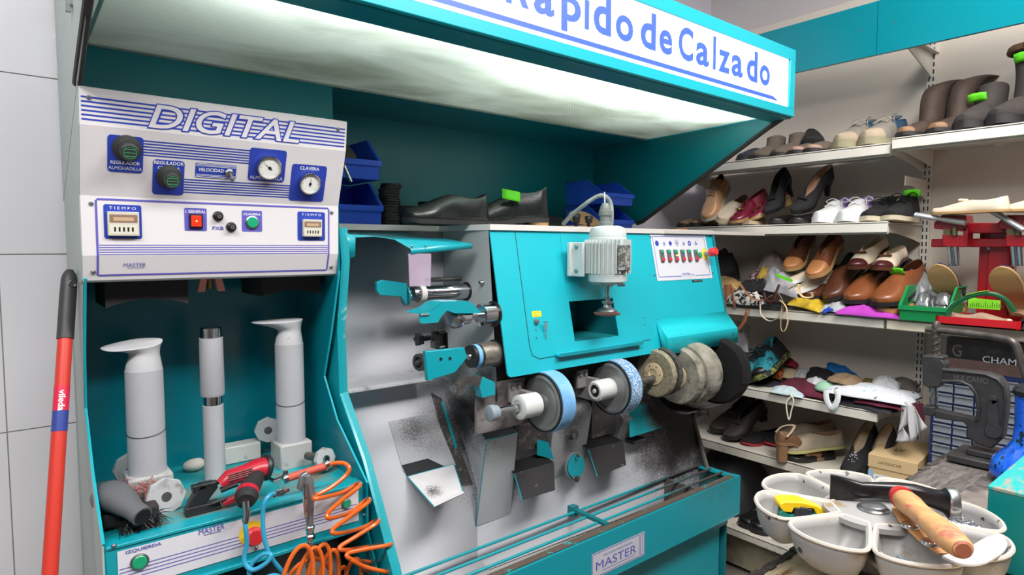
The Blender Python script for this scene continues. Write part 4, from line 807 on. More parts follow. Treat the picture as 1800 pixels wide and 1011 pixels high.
def wheel(face, r, w, hubc, hl, hr, tip, M, ring=True):
    ax = Vector((-1, 0, 0))
    m = MB(); m.lathe([(r-0.006, 0.0), (r-0.006, 0.001), (r-0.014, 0.004), (r-0.018, 0.001), (r*0.42, -0.004), (r*0.3, -0.003), (r*0.3, 0.004), (r*0.22, 0.006)], face, ax, 56); o = m.build('grinding_wheel', SAT, fm)
    m = MB(); m.lathe([(r-0.006, -w), (r-0.001, -w), (r-0.001, 0.002), (r-0.006, 0.002)], face, ax, 56, ring=True); m.build('wheel_tyre', RUBBER, o)
    m = MB(); m.lathe([(r-0.001, -w), (r+0.0015, -w), (r+0.0015, -0.003), (r-0.001, -0.003)], face, ax, 64, ring=True); m.build('abrasive_band', M, o)
    m = MB(); m.cyl(face, face+ax*(face.x-tip), 0.0105, n=24); sp_ = m.build('spindle', CHROME, o)
    return o
f1 = wc(952, 708); tipx = wc(868, 723).x
o = wheel(f1, 0.083, 0.05, None, 0, 0, wc(868, 723).x, BBELT)
m = MB(); h0 = wc(948, 706).x; h1 = wc(917, 714).x; ctr = wc(925, 710); m.lathe([(0.020, 0), (0.033, 0.003), (0.033, h0-h1), (0.026, h0-h1+0.004), (0.020, h0-h1+0.004), (0.018, h0-h1)], (h0-0.01, YW, f1.z), (-1, 0, 0), 36); m.build('wheel_hub', HUB, o)
m = MB(); m.lathe([(0.012, -0.012), (0.019, -0.010), (0.021, 0.0), (0.0215, 0.004), (0.021, 0.016), (0.018, 0.018)], (wc(868, 723).x, YW, f1.z), (-1, 0, 0), 30); m.cur = 1; m.lathe([(0.0175, 0.0165), (0.007, 0.0175), (0.006, 0.0165), (0.0003, 0.0165)], (wc(868, 723).x, YW, f1.z), (-1, 0, 0), 30); m.build('spindle_tip', [mat('tip_bluegrey', (136, 146, 156), 0.5), BLACK], o)
bracket(Vector((wc(935, 700).x, YW, f1.z)), 0.0)
f2 = wc(1072, 682)
o = wheel(f2, 0.083, 0.052, None, 0, 0, wc(1046, 683).x, BFLE)
m = MB(); m.lathe([(0.024, -0.07), (0.031, -0.068), (0.031, -0.006), (0.025, 0), (0.019, 0), (0.017, -0.004), (0.008, -0.004), (0.006, 0.002), (0.0003, 0.003)], (wc(1045, 683).x, YW, f2.z), (-1, 0, 0), 36); m.cur = 1; m.lathe([(0.0175, -0.001), (0.013, 0.001), (0.010, -0.002)], (wc(1045, 683).x, YW, f2.z), (-1, 0, 0), 24); m.build('wheel_hub', [HUB, BLACK], o)
bracket(Vector((wc(1052, 676).x, YW, f2.z)), 0.0)
# brushes
f3 = wc(1150, 657)
def brush(face, r, w, M, n=140, name='polishing_brush', jit=0.0006, hub=0.35, hubM=None, hole=True):
    random.seed(int(face.x*100)); m = MB(); nr = 4; vs_ = []
    js = [1+random.uniform(-1, 1)*jit/r for _ in range(n)]
    prof = [(hub, 0.0), (0.6, 0.004), (0.95, 0.002), (1.0, -w*0.3), (1.0, -w*0.7), (0.95, -w), (hub, -w)]
    m.grid(lambda u, v: face+Vector((-1, 0, 0))*prof[int(round(v*(len(prof)-1)))][1]+Vector((0, math.cos(2*PI*u), math.sin(2*PI*u)))*r*prof[int(round(v*(len(prof)-1)))][0]*(js[int(round(u*n)) % n] if v > 0.2 else 1), n, len(prof), True)
    o = m.build(name, M, fm)
    m = MB(); m.lathe([(r*hub*1.25, -0.002), (r*hub*1.25, 0.006), (r*hub*0.6, 0.008), (r*hub*0.5, 0.004), (0.0003, 0.004)], face, (-1, 0, 0), 32)
    h = m.build('brush_core', hubM, o)
    if hole:
        m = MB()
        for k in range(6): a_ = 2*PI*k/6; m.lathe([(0.0022, 0.0075), (0.0022, 0.0082)], face+Vector((0, math.cos(a_), math.sin(a_)))*r*hub*0.95, (-1, 0, 0), 8)
        m.build('core_holes', BLACK, h)
    return o
IV = mat('ivory_core', (204, 184, 150), 0.5)
BR = mat('grey_bristle', (142, 134, 112), 0.9, var=0.35, vscale=90, bump=1.0, bscale=260)
brush(f3, 0.078, 0.022, BR, hubM=IV, hub=0.37)
brush(Vector((f3.x+0.035, YW, f3.z+0.002)), 0.079, 0.018, mat('dark_bristle', (70, 68, 66), 0.95, var=0.4, vscale=90, bump=1.0, bscale=260), hubM=IV, hole=False)
f4 = wc(1205, 657)
WOOL = mat('dirty_wool', (146, 142, 130), 1.0, var=0.35, vscale=20, noise2=((68, 64, 60), 16, 0.50, 0.66), bump=1.0, bscale=150)
brush(Vector((f4.x-0.055, YW, f4.z)), 0.098, 0.035, WOOL, jit=0.0007, hubM=IV, hole=False, name='wool_mop')
brush(Vector((f4.x-0.018, YW, f4.z)), 0.108, 0.085, WOOL, jit=0.0008, hubM=IV, hole=False, name='wool_mop')
f5 = wc(1256, 652)
brush(Vector((f5.x, YW, f5.z)), 0.118, 0.055, mat('black_fur', (14, 13, 14), 1.0, bump=1, bscale=150), n=160, jit=0.0015, hubM=BLACK, hole=False, name='polishing_brush')
m = MB(); m.cyl((f2.x, YW, f2.z), (2.09, YW, f2.z), 0.012, n=18); m.build('wheel_shaft', STEELD, fm)
m = MB(); gr = [(YW+0.13*math.cos(a_), f4.z+0.135*math.sin(a_)) for a_ in [math.radians(-105+140*k/14) for k in range(15)]]
m.strip(gr, f4.x-0.03, 2.09); m.build('brush_guard', SOOT, fm, solid=0.003)
# ---------------- motor
mc = hit(1068, 455, y=1.245)
m = MB(); MG = mat('motor_grey_paint', (190, 198, 198), 0.42, var=0.05, vscale=20)
r = 0.056
m.lathe([(0.0003, 0.096), (0.034, 0.096), (0.048, 0.090), (0.054, 0.078), (0.054, 0.062), (r, 0.060), (r, -0.045), (0.058, -0.047), (0.056, -0.066), (0.044, -0.074), (0.018, -0.078), (0.0003, -0.078)], mc, (0, 0, 1), 40)
mo = m.build('motor_body', MG, fm)
m = MB()
for k in range(34):
    a_ = 2*PI*k/34; d = Vector((math.cos(a_), math.sin(a_), 0)); t = Vector((-d.y, d.x, 0))
    if abs(k % 17-8) < 1: continue
    m.prism([mc+d*r*0.97+t*0.0013+Vector((0, 0, -0.042)), mc+d*(r+0.012)+t*0.001+Vector((0, 0, -0.042)), mc+d*(r+0.012)-t*0.001+Vector((0, 0, -0.042)), mc+d*r*0.97-t*0.0013+Vector((0, 0, -0.042))], (0, 0, 0.098))
m.build('cooling_fins', MG, mo)
Mz = Matrix.Rotation(0.0, 3, 'Z')
p = hit(1094, 447, y=1.195); m = MB(); m.obox((mc.x-0.006, mc.y-0.067, mc.z+0.004), (0.003, 0.022, 0.036), Matrix.Rotation(math.radians(-97), 3, 'Z')); m.build('type_plate', mat('worn_type_plate', (96, 96, 94), 0.5, 0.4, noise2=((170, 170, 168), 60, 0.5, 0.6)), mo, bevel=0.001)
m = MB(); m.obox((mc.x-0.03, 1.322, mc.z-0.002), (0.055, 0.006, 0.05)); m.obox((mc.x-0.068, 1.30, mc.z-0.002), (0.005, 0.025, 0.05)); m.obox((mc.x+0.070, mc.y+0.012, mc.z+0.004), (0.026, 0.022, 0.028)); m.build('motor_mount', MG, fm, bevel=0.002)
for dz_ in (-0.035, 0.035):
    m = MB(); m.lathe([(0.007, 0), (0.006, 0.004), (0.0003, 0.005)], (mc.x-0.0735, 1.30, mc.z+dz_), (-1, 0, 0), 6); m.build('mount_bolt', STEEL, fm)
for k in range(5):
    a_ = math.radians(200+k*35); m = MB(); m.lathe([(0.0055, 0), (0.0055, 0.006), (0.0003, 0.0065)], mc+Vector((0.047*math.cos(a_), 0.047*math.sin(a_), -0.074)), (0, 0, -1), 8); m.build('end_bolt', STEEL, mo)
m = MB(); m.lathe([(0.007, -0.078), (0.007, -0.095), (0.0055, -0.096), (0.0065, -0.112), (0.010, -0.114), (0.010, -0.118), (0.0075, -0.120), (0.0075, -0.135)], mc, (0, 0, 1), 20); sp_ = m.build('motor_spindle', STEEL, mo)
m = MB(); m.lathe([(0.018, -0.125), (0.018, -0.131), (0.012, -0.133), (0.014, -0.143), (0.027, -0.149), (0.030, -0.153), (0.030, -0.156), (0.0003, -0.156)], mc, (0, 0, 1), 30); m.build('chuck', STEEL, mo)
m = MB(); random.seed(4)
for k in range(30):
    a_ = 2*PI*k/30; d = Vector((math.cos(a_), math.sin(a_), 0)); t = Vector((-d.y, d.x, 0)); m.tube([mc+d*0.018+Vector((0, 0, -0.158)), mc+d*0.037+t*0.010+Vector((0, 0, -0.162))], 0.0036, 6)
m.lathe([(0.02, -0.155), (0.034, -0.157), (0.034, -0.161), (0.01, -0.164)], mc, (0, 0, 1), 30); m.build('wire_cup_brush', mat('rust_brown_wire', (100, 66, 58), 0.7, var=0.4, vscale=150), mo)
# conduit and gland on the motor
m = MB(); g0 = mc+Vector((-0.012, 0.0, 0.094)); m.lathe([(0.018, 0), (0.018, 0.012), (0.0155, 0.014), (0.0155, 0.03), (0.019, 0.032), (0.019, 0.046), (0.016, 0.048), (0.016, 0.054), (0.009, 0.068), (0.0003, 0.068)], g0, (0, 0, 1), 12); m.build('cable_gland', mat('gland_grey', (112, 120, 118), 0.45), mo)
m = MB(); m.tube([g0+Vector((-0.002, 0, 0.066)), g0+Vector((-0.004, 0, 0.10))], 0.0018, 6); m.build('cable_tie', WHT, mo)
cpts = [hit(px, py, y=yy) for px, py, yy in ((1074, 398, 1.25), (1075, 375, 1.25), (1073, 357, 1.26), (1066, 347, 1.27), (1056, 344, 1.285), (1045, 348, 1.30), (1030, 358, 1.32), (1015, 370, 1.35), (1002, 381, 1.38), (990, 394, 1.42))]
def smooth(pts, k=6):
    out = []
    P = [Vector(p) for p in pts]; P = [P[0]]+P+[P[-1]]
    for i in range(1, len(P)-2):
        for j in range(k):
            t = j/k; a_, b_, c_, d_ = P[i-1:i+3]
            out.append(0.5*((2*b_)+(c_-a_)*t+(2*a_-5*b_+4*c_-d_)*t*t+(3*b_-a_-3*c_+d_)*t**3))
    return out+[P[-2]]
sm = smooth(cpts, 12); m = MB(); m.tube(sm, [0.0072 if i % 2 else 0.0062 for i in range(len(sm))], 10); m.build('corrugated_conduit', mat('conduit_grey', (128, 136, 134), 0.5), mo)
# ---------------- control plate with buttons
u0, v1 = FQ.at(1140, 412); u1, v0 = FQ.at(1252, 489); u0b, _ = FQ.at(1147, 489)
m = MB(); m.quad(*rrect(FQ, u0+0.005, u1, v0, v1, 0.001, 0.0012)); cpn = m.build('button_panel', mat('button_panel_grey', (206, 206, 214), 0.42), fm)
m = MB(); frame_line(m, FQ, u0+0.015, u1-0.010, v0+0.012, v1-0.006, 0.006, 0.0022, 0.0016); m.build('panel_border', BLUE, cpn)
m = MB(); um = (u0+u1)/2+0.02; text_mb(m, 'MASTER', FQ, um-0.035, um+0.01, v0+0.014, v0+0.024, 0.002); text_mb(m, 'ESPAÑA', FQ, um+0.013, um+0.036, v0+0.0135, v0+0.0205, 0.002); m.build('plate_lettering', BLUEV, cpn)
m = MB(); bgp = rrect(FQ, um-0.04, um+0.042, v0+0.0105, v0+0.016, 0, 0.0018); m.quad(*bgp); m.build('border_gap', mat('button_panel_grey', (0, 0, 0)), cpn)
ub = [FQ.at(px, 443)[0] for px in (1161, 1173.5, 1185.5, 1197.5, 1209, 1221)]; vg = FQ.at(1190, 443)[1]; vr = FQ.at(1190, 456.5)[1]
for k, u in enumerate(ub):
    m = MB(); c = FQ.P(u, (vg+vr)/2, 0.004); B = Matrix((FQ.u, FQ.v, FQ.n)).transposed(); m.obox(c, (0.0085, 0.021, 0.004), B); h = m.build('switch_housing', mat('switch_grey', (92, 92, 96), 0.5), cpn, bevel=0.0008)
    for vv, M in ((vg, GREENB), (vr, REDB)):
        m = MB(); m.lathe([(0.0068, 0), (0.0065, 0.003), (0.0003, 0.0034)], FQ.P(u, vv, 0.008), FQ.n, 20); m.build('push_button', M, h)
m = MB(); m.obox(FQ.P(ub[2], (vg+vr)/2, 0.0088), (0.005, 0.002, 0.0012), B); m.build('pilot_lamp', mat('pilot_orange', (255, 150, 70), 0.4, emit=3), cpn)
def icon(u, v, kind):
    m = MB(); r = 0.0085
    if kind == 'disc': disc(m, FQ, u, v, 0.0098, 0.002)
    elif kind == 'ring': frame_line(m, FQ, u-0.0095, u+0.0095, v-0.0095, v+0.0095, 0.0094, 0.0055, 0.002)
    elif kind == 'small': frame_line(m, FQ, u-0.006, u+0.006, v-0.008, v+0.004, 0.0058, 0.0018, 0.002); disc(m, FQ, u, v-0.002, 0.002, 0.002, 10)
    elif kind == 'clover':
        for a_ in range(4): disc(m, FQ, u+0.005*math.cos(a_*PI/2), v+0.005*math.sin(a_*PI/2), 0.0042, 0.002+a_*0.00002, 12)
    elif kind == 'belt': frame_line(m, FQ, u-0.0045, u+0.0045, v-0.010, v-0.001, 0.0044, 0.0014, 0.002); frame_line(m, FQ, u-0.0045, u+0.0045, v-0.002, v+0.006, 0.0039, 0.0012, 0.0021); frame_line(m, FQ, u-0.009, u+0.009, v-0.002, v+0.012, 0.0069, 0.001, 0.0022)
    else:
        for a_ in (90, 210, 330): a_ = math.radians(a_); disc(m, FQ, u+0.0052*math.cos(a_), v+0.0052*math.sin(a_), 0.0028, 0.002, 12, 0.0038)
    m.build('button_symbol', BLUE, cpn)
for px, kind in zip((1154, 1166.5, 1177.5, 1189, 1201, 1211, 1222.5), ('disc', 'small', 'clover', 'belt', 'small', 'ring', 'fan')): icon(FQ.at(px, 428)[0], FQ.at(px, 428)[1], kind)
u, v = FQ.at(1229, 448.5); m = MB(); m.lathe([(0.010, 0), (0.010, 0.006), (0.0003, 0.007)], FQ.P(u, v, 0.001), FQ.n, 24); m.build('push_button', GREENB, cpn)
u, v = FQ.at(1238, 447); m = MB(); disc(m, FQ, u, v, 0.018, 0.0022, 32, 0.022); yp = m.build('emergency_plate', YEL, cpn)
m = MB(); c = FQ.P(u, v, 0.002); ax = (FQ.n+Vector((0.25, 0, 0))).normalized(); m.lathe([(0.009, 0), (0.009, 0.015), (0.008, 0.03)], c, FQ.n, 24); m.build('stop_collar', STEEL, yp)
m = MB(); m.lathe([(0.010, 0.022), (0.016, 0.026), (0.0165, 0.044), (0.013, 0.05), (0.0003, 0.051)], c, FQ.n, 30); m.build('emergency_stop', REDB, yp)
for px, py in ((1143, 417), (1150, 484), (1247, 417), (1252, 480)):
    m = MB(); c = FQ.pt(px, py); m.lathe([(0.0035, 0.001), (0.003, 0.003), (0.0003, 0.0032)], c, FQ.n, 12); m.build('panel_screw', STEEL, cpn)
m = MB(); a = FQ.at(1216, 492); m.quad(*rrect(FQ, a[0], a[0]+0.062, a[1]-0.009, a[1]-0.001, 0, 0.001)); tl = m.build('black_label', BLACK, fm); m = MB(); text_mb(m, 'MAQUINA DE CALZADO', FQ, a[0]+0.010, a[0]+0.053, a[1]-0.0065, a[1]-0.0038, 0.0014); m.build('label_lettering', WHT, tl)
# lock with keys, yellow tag, rivets, small marks
u, v = FQ.at(943, 552); m = MB(); m.quad(*rrect(FQ, u-0.0175, u+0.0175, v-0.0085, v+0.0085, 0.001, 0.0008)); yt = m.build('yellow_sticker', YEL, fm)
m = MB(); text_mb(m, 'ATENCION', FQ, u-0.013, u+0.013, v+0.001, v+0.005, 0.001); text_mb(m, 'PELIGRO', FQ, u-0.012, u+0.012, v-0.006, v-0.002, 0.001); m.build('sticker_print', mat('sticker_grey_print', (172, 150, 40), 0.6), yt)
c = fp(942, 566); m = MB(); m.lathe([(0.0085, 0), (0.0085, 0.004), (0.006, 0.008), (0.0003, 0.009)], c, FQ.n, 20); lk = m.build('cam_lock', STEEL, fm)
for px, py in ((942, 580), (943, 594), (1132, 559), (1133, 571)):
    m = MB(); m.lathe([(0.0028, 0), (0.002, 0.002), (0.0003, 0.0022)], fp(px, py), FQ.n, 12); m.build('panel_rivet', STEEL, fm)
m = MB(); kq = fp(954, 567, 0.014); m.tube([kq+Vector((-0.008, 0, 0.0)), kq+Vector((0.006, 0, 0.0))], 0.0018, 6); m.obox(kq+Vector((0.0, 0, -0.012)), (0.0045, 0.001, 0.008)); m.obox(kq+Vector((0.001, 0, -0.032)), (0.0016, 0.0008, 0.015)); m.build('hanging_keys', CHROME, lk)
# ================================================================ shoes
LEAD = lambda n, c, r=0.4, **k: mat(n, c, r, var=k.pop('var', 0.12), vscale=k.pop('vscale', 25), bump=0.15, bscale=120, **k)
def interp(T, t):
    for (a, va), (b, vb) in zip(T[:-1], T[1:]):
        if t <= b:
            s = (t-a)/(b-a); return va+(vb-va)*s
    return T[-1][1]
def sstep(a, b, t):
    s = max(0, min(1, (t-a)/(b-a))); return s*s*(3-2*s)
WR = [(0, 0.0), (0.015, 0.14), (0.04, 0.22), (0.1, 0.31), (0.22, 0.335), (0.4, 0.33), (0.55, 0.41), (0.7, 0.48), (0.8, 0.47), (0.88, 0.41), (0.94, 0.31), (0.98, 0.17), (1, 0.0)]
WP = [(0, 0.0), (0.015, 0.14), (0.04, 0.21), (0.1, 0.29), (0.22, 0.31), (0.4, 0.30), (0.55, 0.39), (0.68, 0.45), (0.78, 0.41), (0.87, 0.30), (0.94, 0.18), (0.98, 0.09), (1, 0.0)]
TS = [0, 0.015, 0.04, 0.1, 0.18, 0.27, 0.36, 0.45, 0.52, 0.58, 0.64, 0.7, 0.76, 0.82, 0.88, 0.93, 0.97, 0.99, 1.0]
def shoe(name, label, up, lin_, sole, L=0.27, W=0.098, H=0.068, vamp=0.062, t1=0.45, heel=0.0, ts=0.012, hw=0.7, pointed=False, laces=None, cap=None, capt=0.8,
         shaft=None, tongue=None, tagc=False, bow=None, heelM=None, collar=None, group=None, cat='shoe', insole=None, side=None, studs=False, fur=None, open_toe=False):
    o = thing(name, label, cat, (0, 0, 0), 0, group)
    WT = WP if pointed else WR
    w = lambda t: interp(WT, t)*W
    zb = lambda t: heel*(1-sstep(0.22, 0.66, t))+0.006*sstep(0.85, 1.0, t)
    tz = lambda t: H*(1.0-0.22*math.sin(PI*min(t/0.5, 1)))
    def h(t):
        a = vamp*(1-sstep(t1-0.05, 1.0, t)*0.62); return a*(1-sstep(0.93, 1.06, t)*0.75)
    K = 6
    def row(t):
        b = sstep(t1-0.1, t1+0.06, t); out = []
        for sgn in (-1, 1):
            ks = range(K+1) if sgn < 0 else range(K, -1, -1)
            for k in ks:
                q = k/K; yo = (1-0.30*q*q)*(1+0.10*math.sin(PI*q)); yc = math.cos(q*PI/2)**0.75 if q < 1 else 0
                zo = tz(t)*q; zc_ = h(t)*math.sin(q*PI/2)**0.9 if q > 0 else 0
                out.append(Vector((t*L+(0.06*L*q*0.35 if t < 0.05 else 0), sgn*w(t)*(yo*(1-b)+yc*b), ts+zb(t)+zo*(1-b)+zc_*b)))
        return out
    rows = [row(t) for t in TS]; n = len(rows[0]); m = MB(); vs_ = [p for r_ in rows for p in r_]; fs = []; mi = []
    for i in range(len(TS)-1):
        for j in range(n-1):
            if j == K:
                continue
            fs.append((i*n+j, (i+1)*n+j, (i+1)*n+j+1, i*n+j+1)); tm = (TS[i]+TS[i+1])/2
            ci = 0
            if cap is not None and tm > capt: ci = 2
            elif side is not None and tm < 0.42: ci = 3
            mi.append(ci)
    m.v = vs_; m.f = [list(f) for f in fs]; m.mi = mi
    mats_ = [up, lin_, cap or up, side or up]
    me = m.build('upper', mats_, o, local=True, subd=1, outfrom=lambda c: Vector((min(c.x, L*0.8), 0, ts+zb(c.x/L))))
    me.modifiers.clear()
    sd = me.modifiers.new('s', 'SOLIDIFY'); sd.thickness = 0.0028; sd.offset = -1
    sd.material_offset = 1 if not (cap or side) else 0
    sb = me.modifiers.new('u', 'SUBSURF'); sb.levels = 1; sb.render_levels = 1
    # footbed
    m = MB(); T2 = [t for t in TS if 0.01 < t < 0.95]; m.grid(lambda u, v: (T2[int(round(u*(len(T2)-1)))]*L, (2*v-1)*w(T2[int(round(u*(len(T2)-1)))])*0.93, ts+0.003+zb(T2[int(round(u*(len(T2)-1)))])), len(T2), 5)
    m.build('insole', insole or lin_, o, local=True)
    # sole
    m = MB(); sc = 1.05; vs_ = []; k = len(TS)
    for t in TS:
        for sgn in (-1, 1):
            for zz in (0.0, ts+0.001): vs_.append(Vector(((t-0.5)*L*1.015+0.5*L, sgn*max(w(t)*sc, 0.0004), zb(t)+zz)))
    fs = []
    for i in range(k-1):
        a = 4*i; b = 4*(i+1)
        fs += [(a, b, b+1, a+1), (a+2, a+3, b+3, b+2), (a, a+2, b+2, b), (a+1, b+1, b+3, a+3)]
    fs += [(0, 1, 3, 2), (4*(k-1), 4*(k-1)+2, 4*(k-1)+3, 4*(k-1)+1)]
    m.add(vs_, fs); m.build('sole', sole, o, local=True)
    if heel > 0.008:
        m = MB(); rt = 0.30*W; rb = rt*hw; cx_ = 0.115*L
        m.lathe([(rb, 0.0), (rb, 0.006), (rb*1.02+0.15*(rt-rb), heel*0.5), (rt*1.02, heel+ts*0.4)], (cx_, 0, 0), (0, 0, 1), 20); m.build('heel', heelM or sole, o, local=True)
    if laces:
        lm, t0, te, nl = laces; m = MB()
        def top(t, q):
            b = sstep(t1-0.1, t1+0.06, t); hh = h(t)*b+tz(t)*(1-b); return Vector((t*L, q*w(t)*0.55, ts+zb(t)+hh*(0.90 if abs(q) > 0.5 else 1.0)+0.004))
        for k_ in range(nl):
            ta = t0+(te-t0)*k_/nl; tb = t0+(te-t0)*(k_+0.8)/nl
            m.tube([top(ta, -0.9), top((ta+tb)/2, 0)+Vector((0, 0, 0.003)), top(tb, 0.9)], 0.0022, 5); m.tube([top(tb, -0.9), top((ta+tb)/2, 0)+Vector((0, 0, 0.006)), top(ta, 0.9)], 0.0022, 5)
        c = top(t0, 0)+Vector((0, 0, 0.006))
        for sg in (-1, 1):
            m.tube(smooth([c, c+Vector((0.01, sg*0.025, 0.012)), c+Vector((0.02, sg*0.045, 0.0)), c+Vector((0.012, sg*0.03, -0.006)), c], 4), 0.002, 5)
            m.tube(smooth([c, c+Vector((0.02, sg*0.02, 0.0)), c+Vector((0.045, sg*0.032, -0.02))], 4), 0.002, 5)
        m.build('laces', lm, o, local=True)
    if tongue:
        m = MB(); m.grid(lambda u, v: (L*(t1-0.02)-u*0.045, (v-0.5)*0.05*(1+0.2*u), ts+zb(0.3)+vamp*0.86+u*0.028+0.004*math.sin(PI*v)), 5, 5); m.build('tongue', tongue, o, local=True, solid=0.004)
    if bow:
        m = MB(); c = Vector((L*(t1+0.13), 0, ts+zb(t1+0.13)+h(t1+0.13)+0.004))
        for sg in (-1, 1): m.ball(c+Vector((0, sg*0.012, 0.001)), (0.007, 0.012, 0.005), 10, 6)
        m.ball(c, (0.005, 0.005, 0.006), 8, 6); m.build('bow', bow, o, local=True)
    if studs:
        random.seed(5); m = MB()
        for _ in range(60):
            t = random.uniform(t1+0.02, 0.8); q = random.uniform(-0.8, 0.8); z = ts+h(t)*math.cos(q*PI/2*0.9)**0.6; m.ball((t*L, q*w(t)*0.95, z), 0.0022, 5, 4)
        m.build('beads', WHT, o, local=True)
    if shaft:
        # shaft: rings (height, x offset, radius x, radius y)
        m = MB(); n = 20; c0 = 0.22*L
        rs = [(H*0.55, 0.0, 0.245*L, W*0.36)]+list(shaft)
        m.grid(lambda u, v: (lambda r_: Vector((c0+0.02*L+r_[1]+r_[2]*math.cos(2*PI*u)*(1+0.05*math.sin(9*u+7*v)), r_[3]*math.sin(2*PI*u)*(1+0.06*math.sin(11*v+5*u)), ts+r_[0]+0.003*math.sin(4*PI*u))))(rs[int(round(v*(len(rs)-1)))]), n, len(rs), True)
        s_ = m.build('shaft', [up, lin_], o, local=True, subd=1, outfrom=lambda c: Vector((sum(v.x for v in m.v)/len(m.v) if False else min(rs, key=lambda r_: abs(ts+r_[0]-c.z))[1]+c0+0.02*L, 0, c.z))); s_.modifiers.clear(); s2 = s_.modifiers.new('s', 'SOLIDIFY'); s2.thickness = 0.004; s2.material_offset = 1; s3 = s_.modifiers.new('u', 'SUBSURF'); s3.levels = 1; s3.render_levels = 1
        if fur:
            r_ = rs[-1]; m = MB(); random.seed(2); ring = [Vector((c0+0.02*L+r_[1]+(r_[2]+0.006)*math.cos(2*PI*k_/24), (r_[3]+0.006)*math.sin(2*PI*k_/24), ts+r_[0]+random.uniform(-0.003, 0.003))) for k_ in range(25)]
            m.tube(ring, [0.012+random.uniform(-0.002, 0.002) for _ in range(25)], 8); m.build('fur_trim', fur, o, local=True)
    if tagc and len(tagc if isinstance(tagc, tuple) else (0,)) == 4:
        tx, ty_, tz_, ln = tagc; m = MB(); m.grid(lambda u, v: (tx*L+ln*(u-0.5), ty_+0.006*math.sin(2*u)+0.01*(1-v), tz_+0.03*(v-0.5)+0.010*u), 4, 4); m.build('paper_tag', mat('green_paper', (96, 214, 28), 0.7), o, local=True, solid=0.0006, label='bright green paper tag')
    elif tagc:
        tx, ty_, tz_ = tagc if isinstance(tagc, tuple) else (0.30, 0.0, H+ts+zb(0.3)+0.0)
        m = MB(); m.grid(lambda u, v: (tx*L+0.012*math.sin(1.5*v), ty_+(u-0.5)*0.055, tz_+0.028*(v-0.5)+0.004*math.sin(3*u)), 4, 4); m.build('paper_tag', mat('green_paper', (96, 214, 28), 0.7), o, local=True, solid=0.0006, label='bright green paper tag')
    return o
def pose(o, toe, ang=0.0, pitch=0.0, roll=0.0, L=0.27, S=1.0):
    """toe point on the shelf, heading towards -X turned by ang, heel lifted by pitch"""
    M_ = Matrix.Translation(Vector(toe)) @ Matrix.Rotation(PI+ang, 4, 'Z') @ Matrix.Rotation(pitch, 4, 'Y') @ Matrix.Rotation(roll, 4, 'X') @ Matrix.Translation((-L*S, 0, 0)) @ Matrix.Scale(S, 4)
    loc, rot, sc = M_.decompose(); o.location = loc; o.rotation_euler = rot.to_euler(); o.scale = sc; return o
def again(o, label, toe, **k):
    c = dup(o, (0, 0, 0), label=label); return pose(c, toe, **k)
def on(px, x, z): return (x, hit(px, 300, x=x).y, z)
ZA, ZB, ZC, ZD, ZE, ZF = 1.7745, 1.4935, 1.1435, 0.7925, 0.5175, 0.2075
TANB = LEAD('worn_tan_toe', (146, 108, 76), 0.6)
GRB = LEAD('grey_brown_suede', (104, 92, 82), 0.9); BLK = LEAD('black_leather', (24, 24, 25), 0.34); BLKS = LEAD('black_suede', (28, 27, 28), 0.9); BEIGE = LEAD('beige_lining', (190, 168, 140), 0.7)
PINKL = LEAD('peach_lining', (196, 156, 132), 0.6); BRN = LEAD('brown_leather', (112, 64, 40), 0.32); BRND = LEAD('dark_brown_leather', (86, 48, 32), 0.34); TAN = LEAD('tan_leather', (168, 112, 68), 0.4); BSOLE = mat('black_sole', (34, 32, 32), 0.6)
CRM = LEAD('cream_leather', (222, 206, 184), 0.5); WHL = LEAD('white_sneaker', (226, 226, 226), 0.55, var=0.05); LIL = LEAD('lilac_fabric', (160, 130, 190), 0.7); NAVY = LEAD('navy_leather', (32, 44, 78), 0.35); BURG = LEAD('burgundy_patent', (120, 34, 58), 0.18); ROSE = LEAD('rose_leather', (170, 72, 88), 0.4)
GSOL = mat('putty_sole', (150, 144, 116), 0.7); BLUF = LEAD('blue_mesh', (48, 78, 104), 0.8); GREYF = LEAD('grey_suede_light', (132, 126, 118), 0.85); TSOLE = mat('tan_leather_sole', (176, 140, 92), 0.6)
BOOTB = LEAD('old_brown_boot', (70, 54, 46), 0.75, var=0.3, vscale=12); BOOTK = LEAD('dark_grey_boot', (58, 52, 50), 0.8, var=0.3, vscale=12); FUR = mat('brown_fur', (112, 82, 58), 1.0, var=0.3, vscale=60, bump=1, bscale=200)
# --- top shelf, left bay
G = 'shoes on the top shelf'
s = shoe('low_shoe', 'dark navy shoe at the far left of the top shelf, next to the canopy edge', LEAD('navy_suede', (42, 46, 58), 0.9), BLKS, BSOLE, L=0.24, group=G); pose(s, on(1303, 2.52, ZA), 0.1, L=0.24)
s = shoe('ankle_boot', 'grey brown pointed-cuff ankle boot on the top shelf, left one of the pair', GRB, BLKS, BSOLE, L=0.24, H=0.07, shaft=[(0.085, -0.01, 0.05, 0.036), (0.105, -0.018, 0.052, 0.038)], group=G); pose(s, on(1326, 2.51, ZA), 0.05, L=0.24)
again(s, 'grey brown pointed-cuff ankle boot on the top shelf, right one of the pair', on(1362, 2.51, ZA), ang=0.0, L=0.24)
s = shoe('slip_on_shoe', 'taupe slip-on shoe with pinkish toe on the top shelf, left one of the pair', GRB, BLKS, BSOLE, L=0.24, H=0.05, vamp=0.05, cap=LEAD('pink_toe', (168, 132, 116), 0.5), capt=0.86, group=G); pose(s, on(1393, 2.50, ZA), 0.0, L=0.24)
again(s, 'taupe slip-on shoe with pinkish toe on the top shelf, touching the grey sneaker', on(1421, 2.50, ZA), ang=0.0, L=0.24)
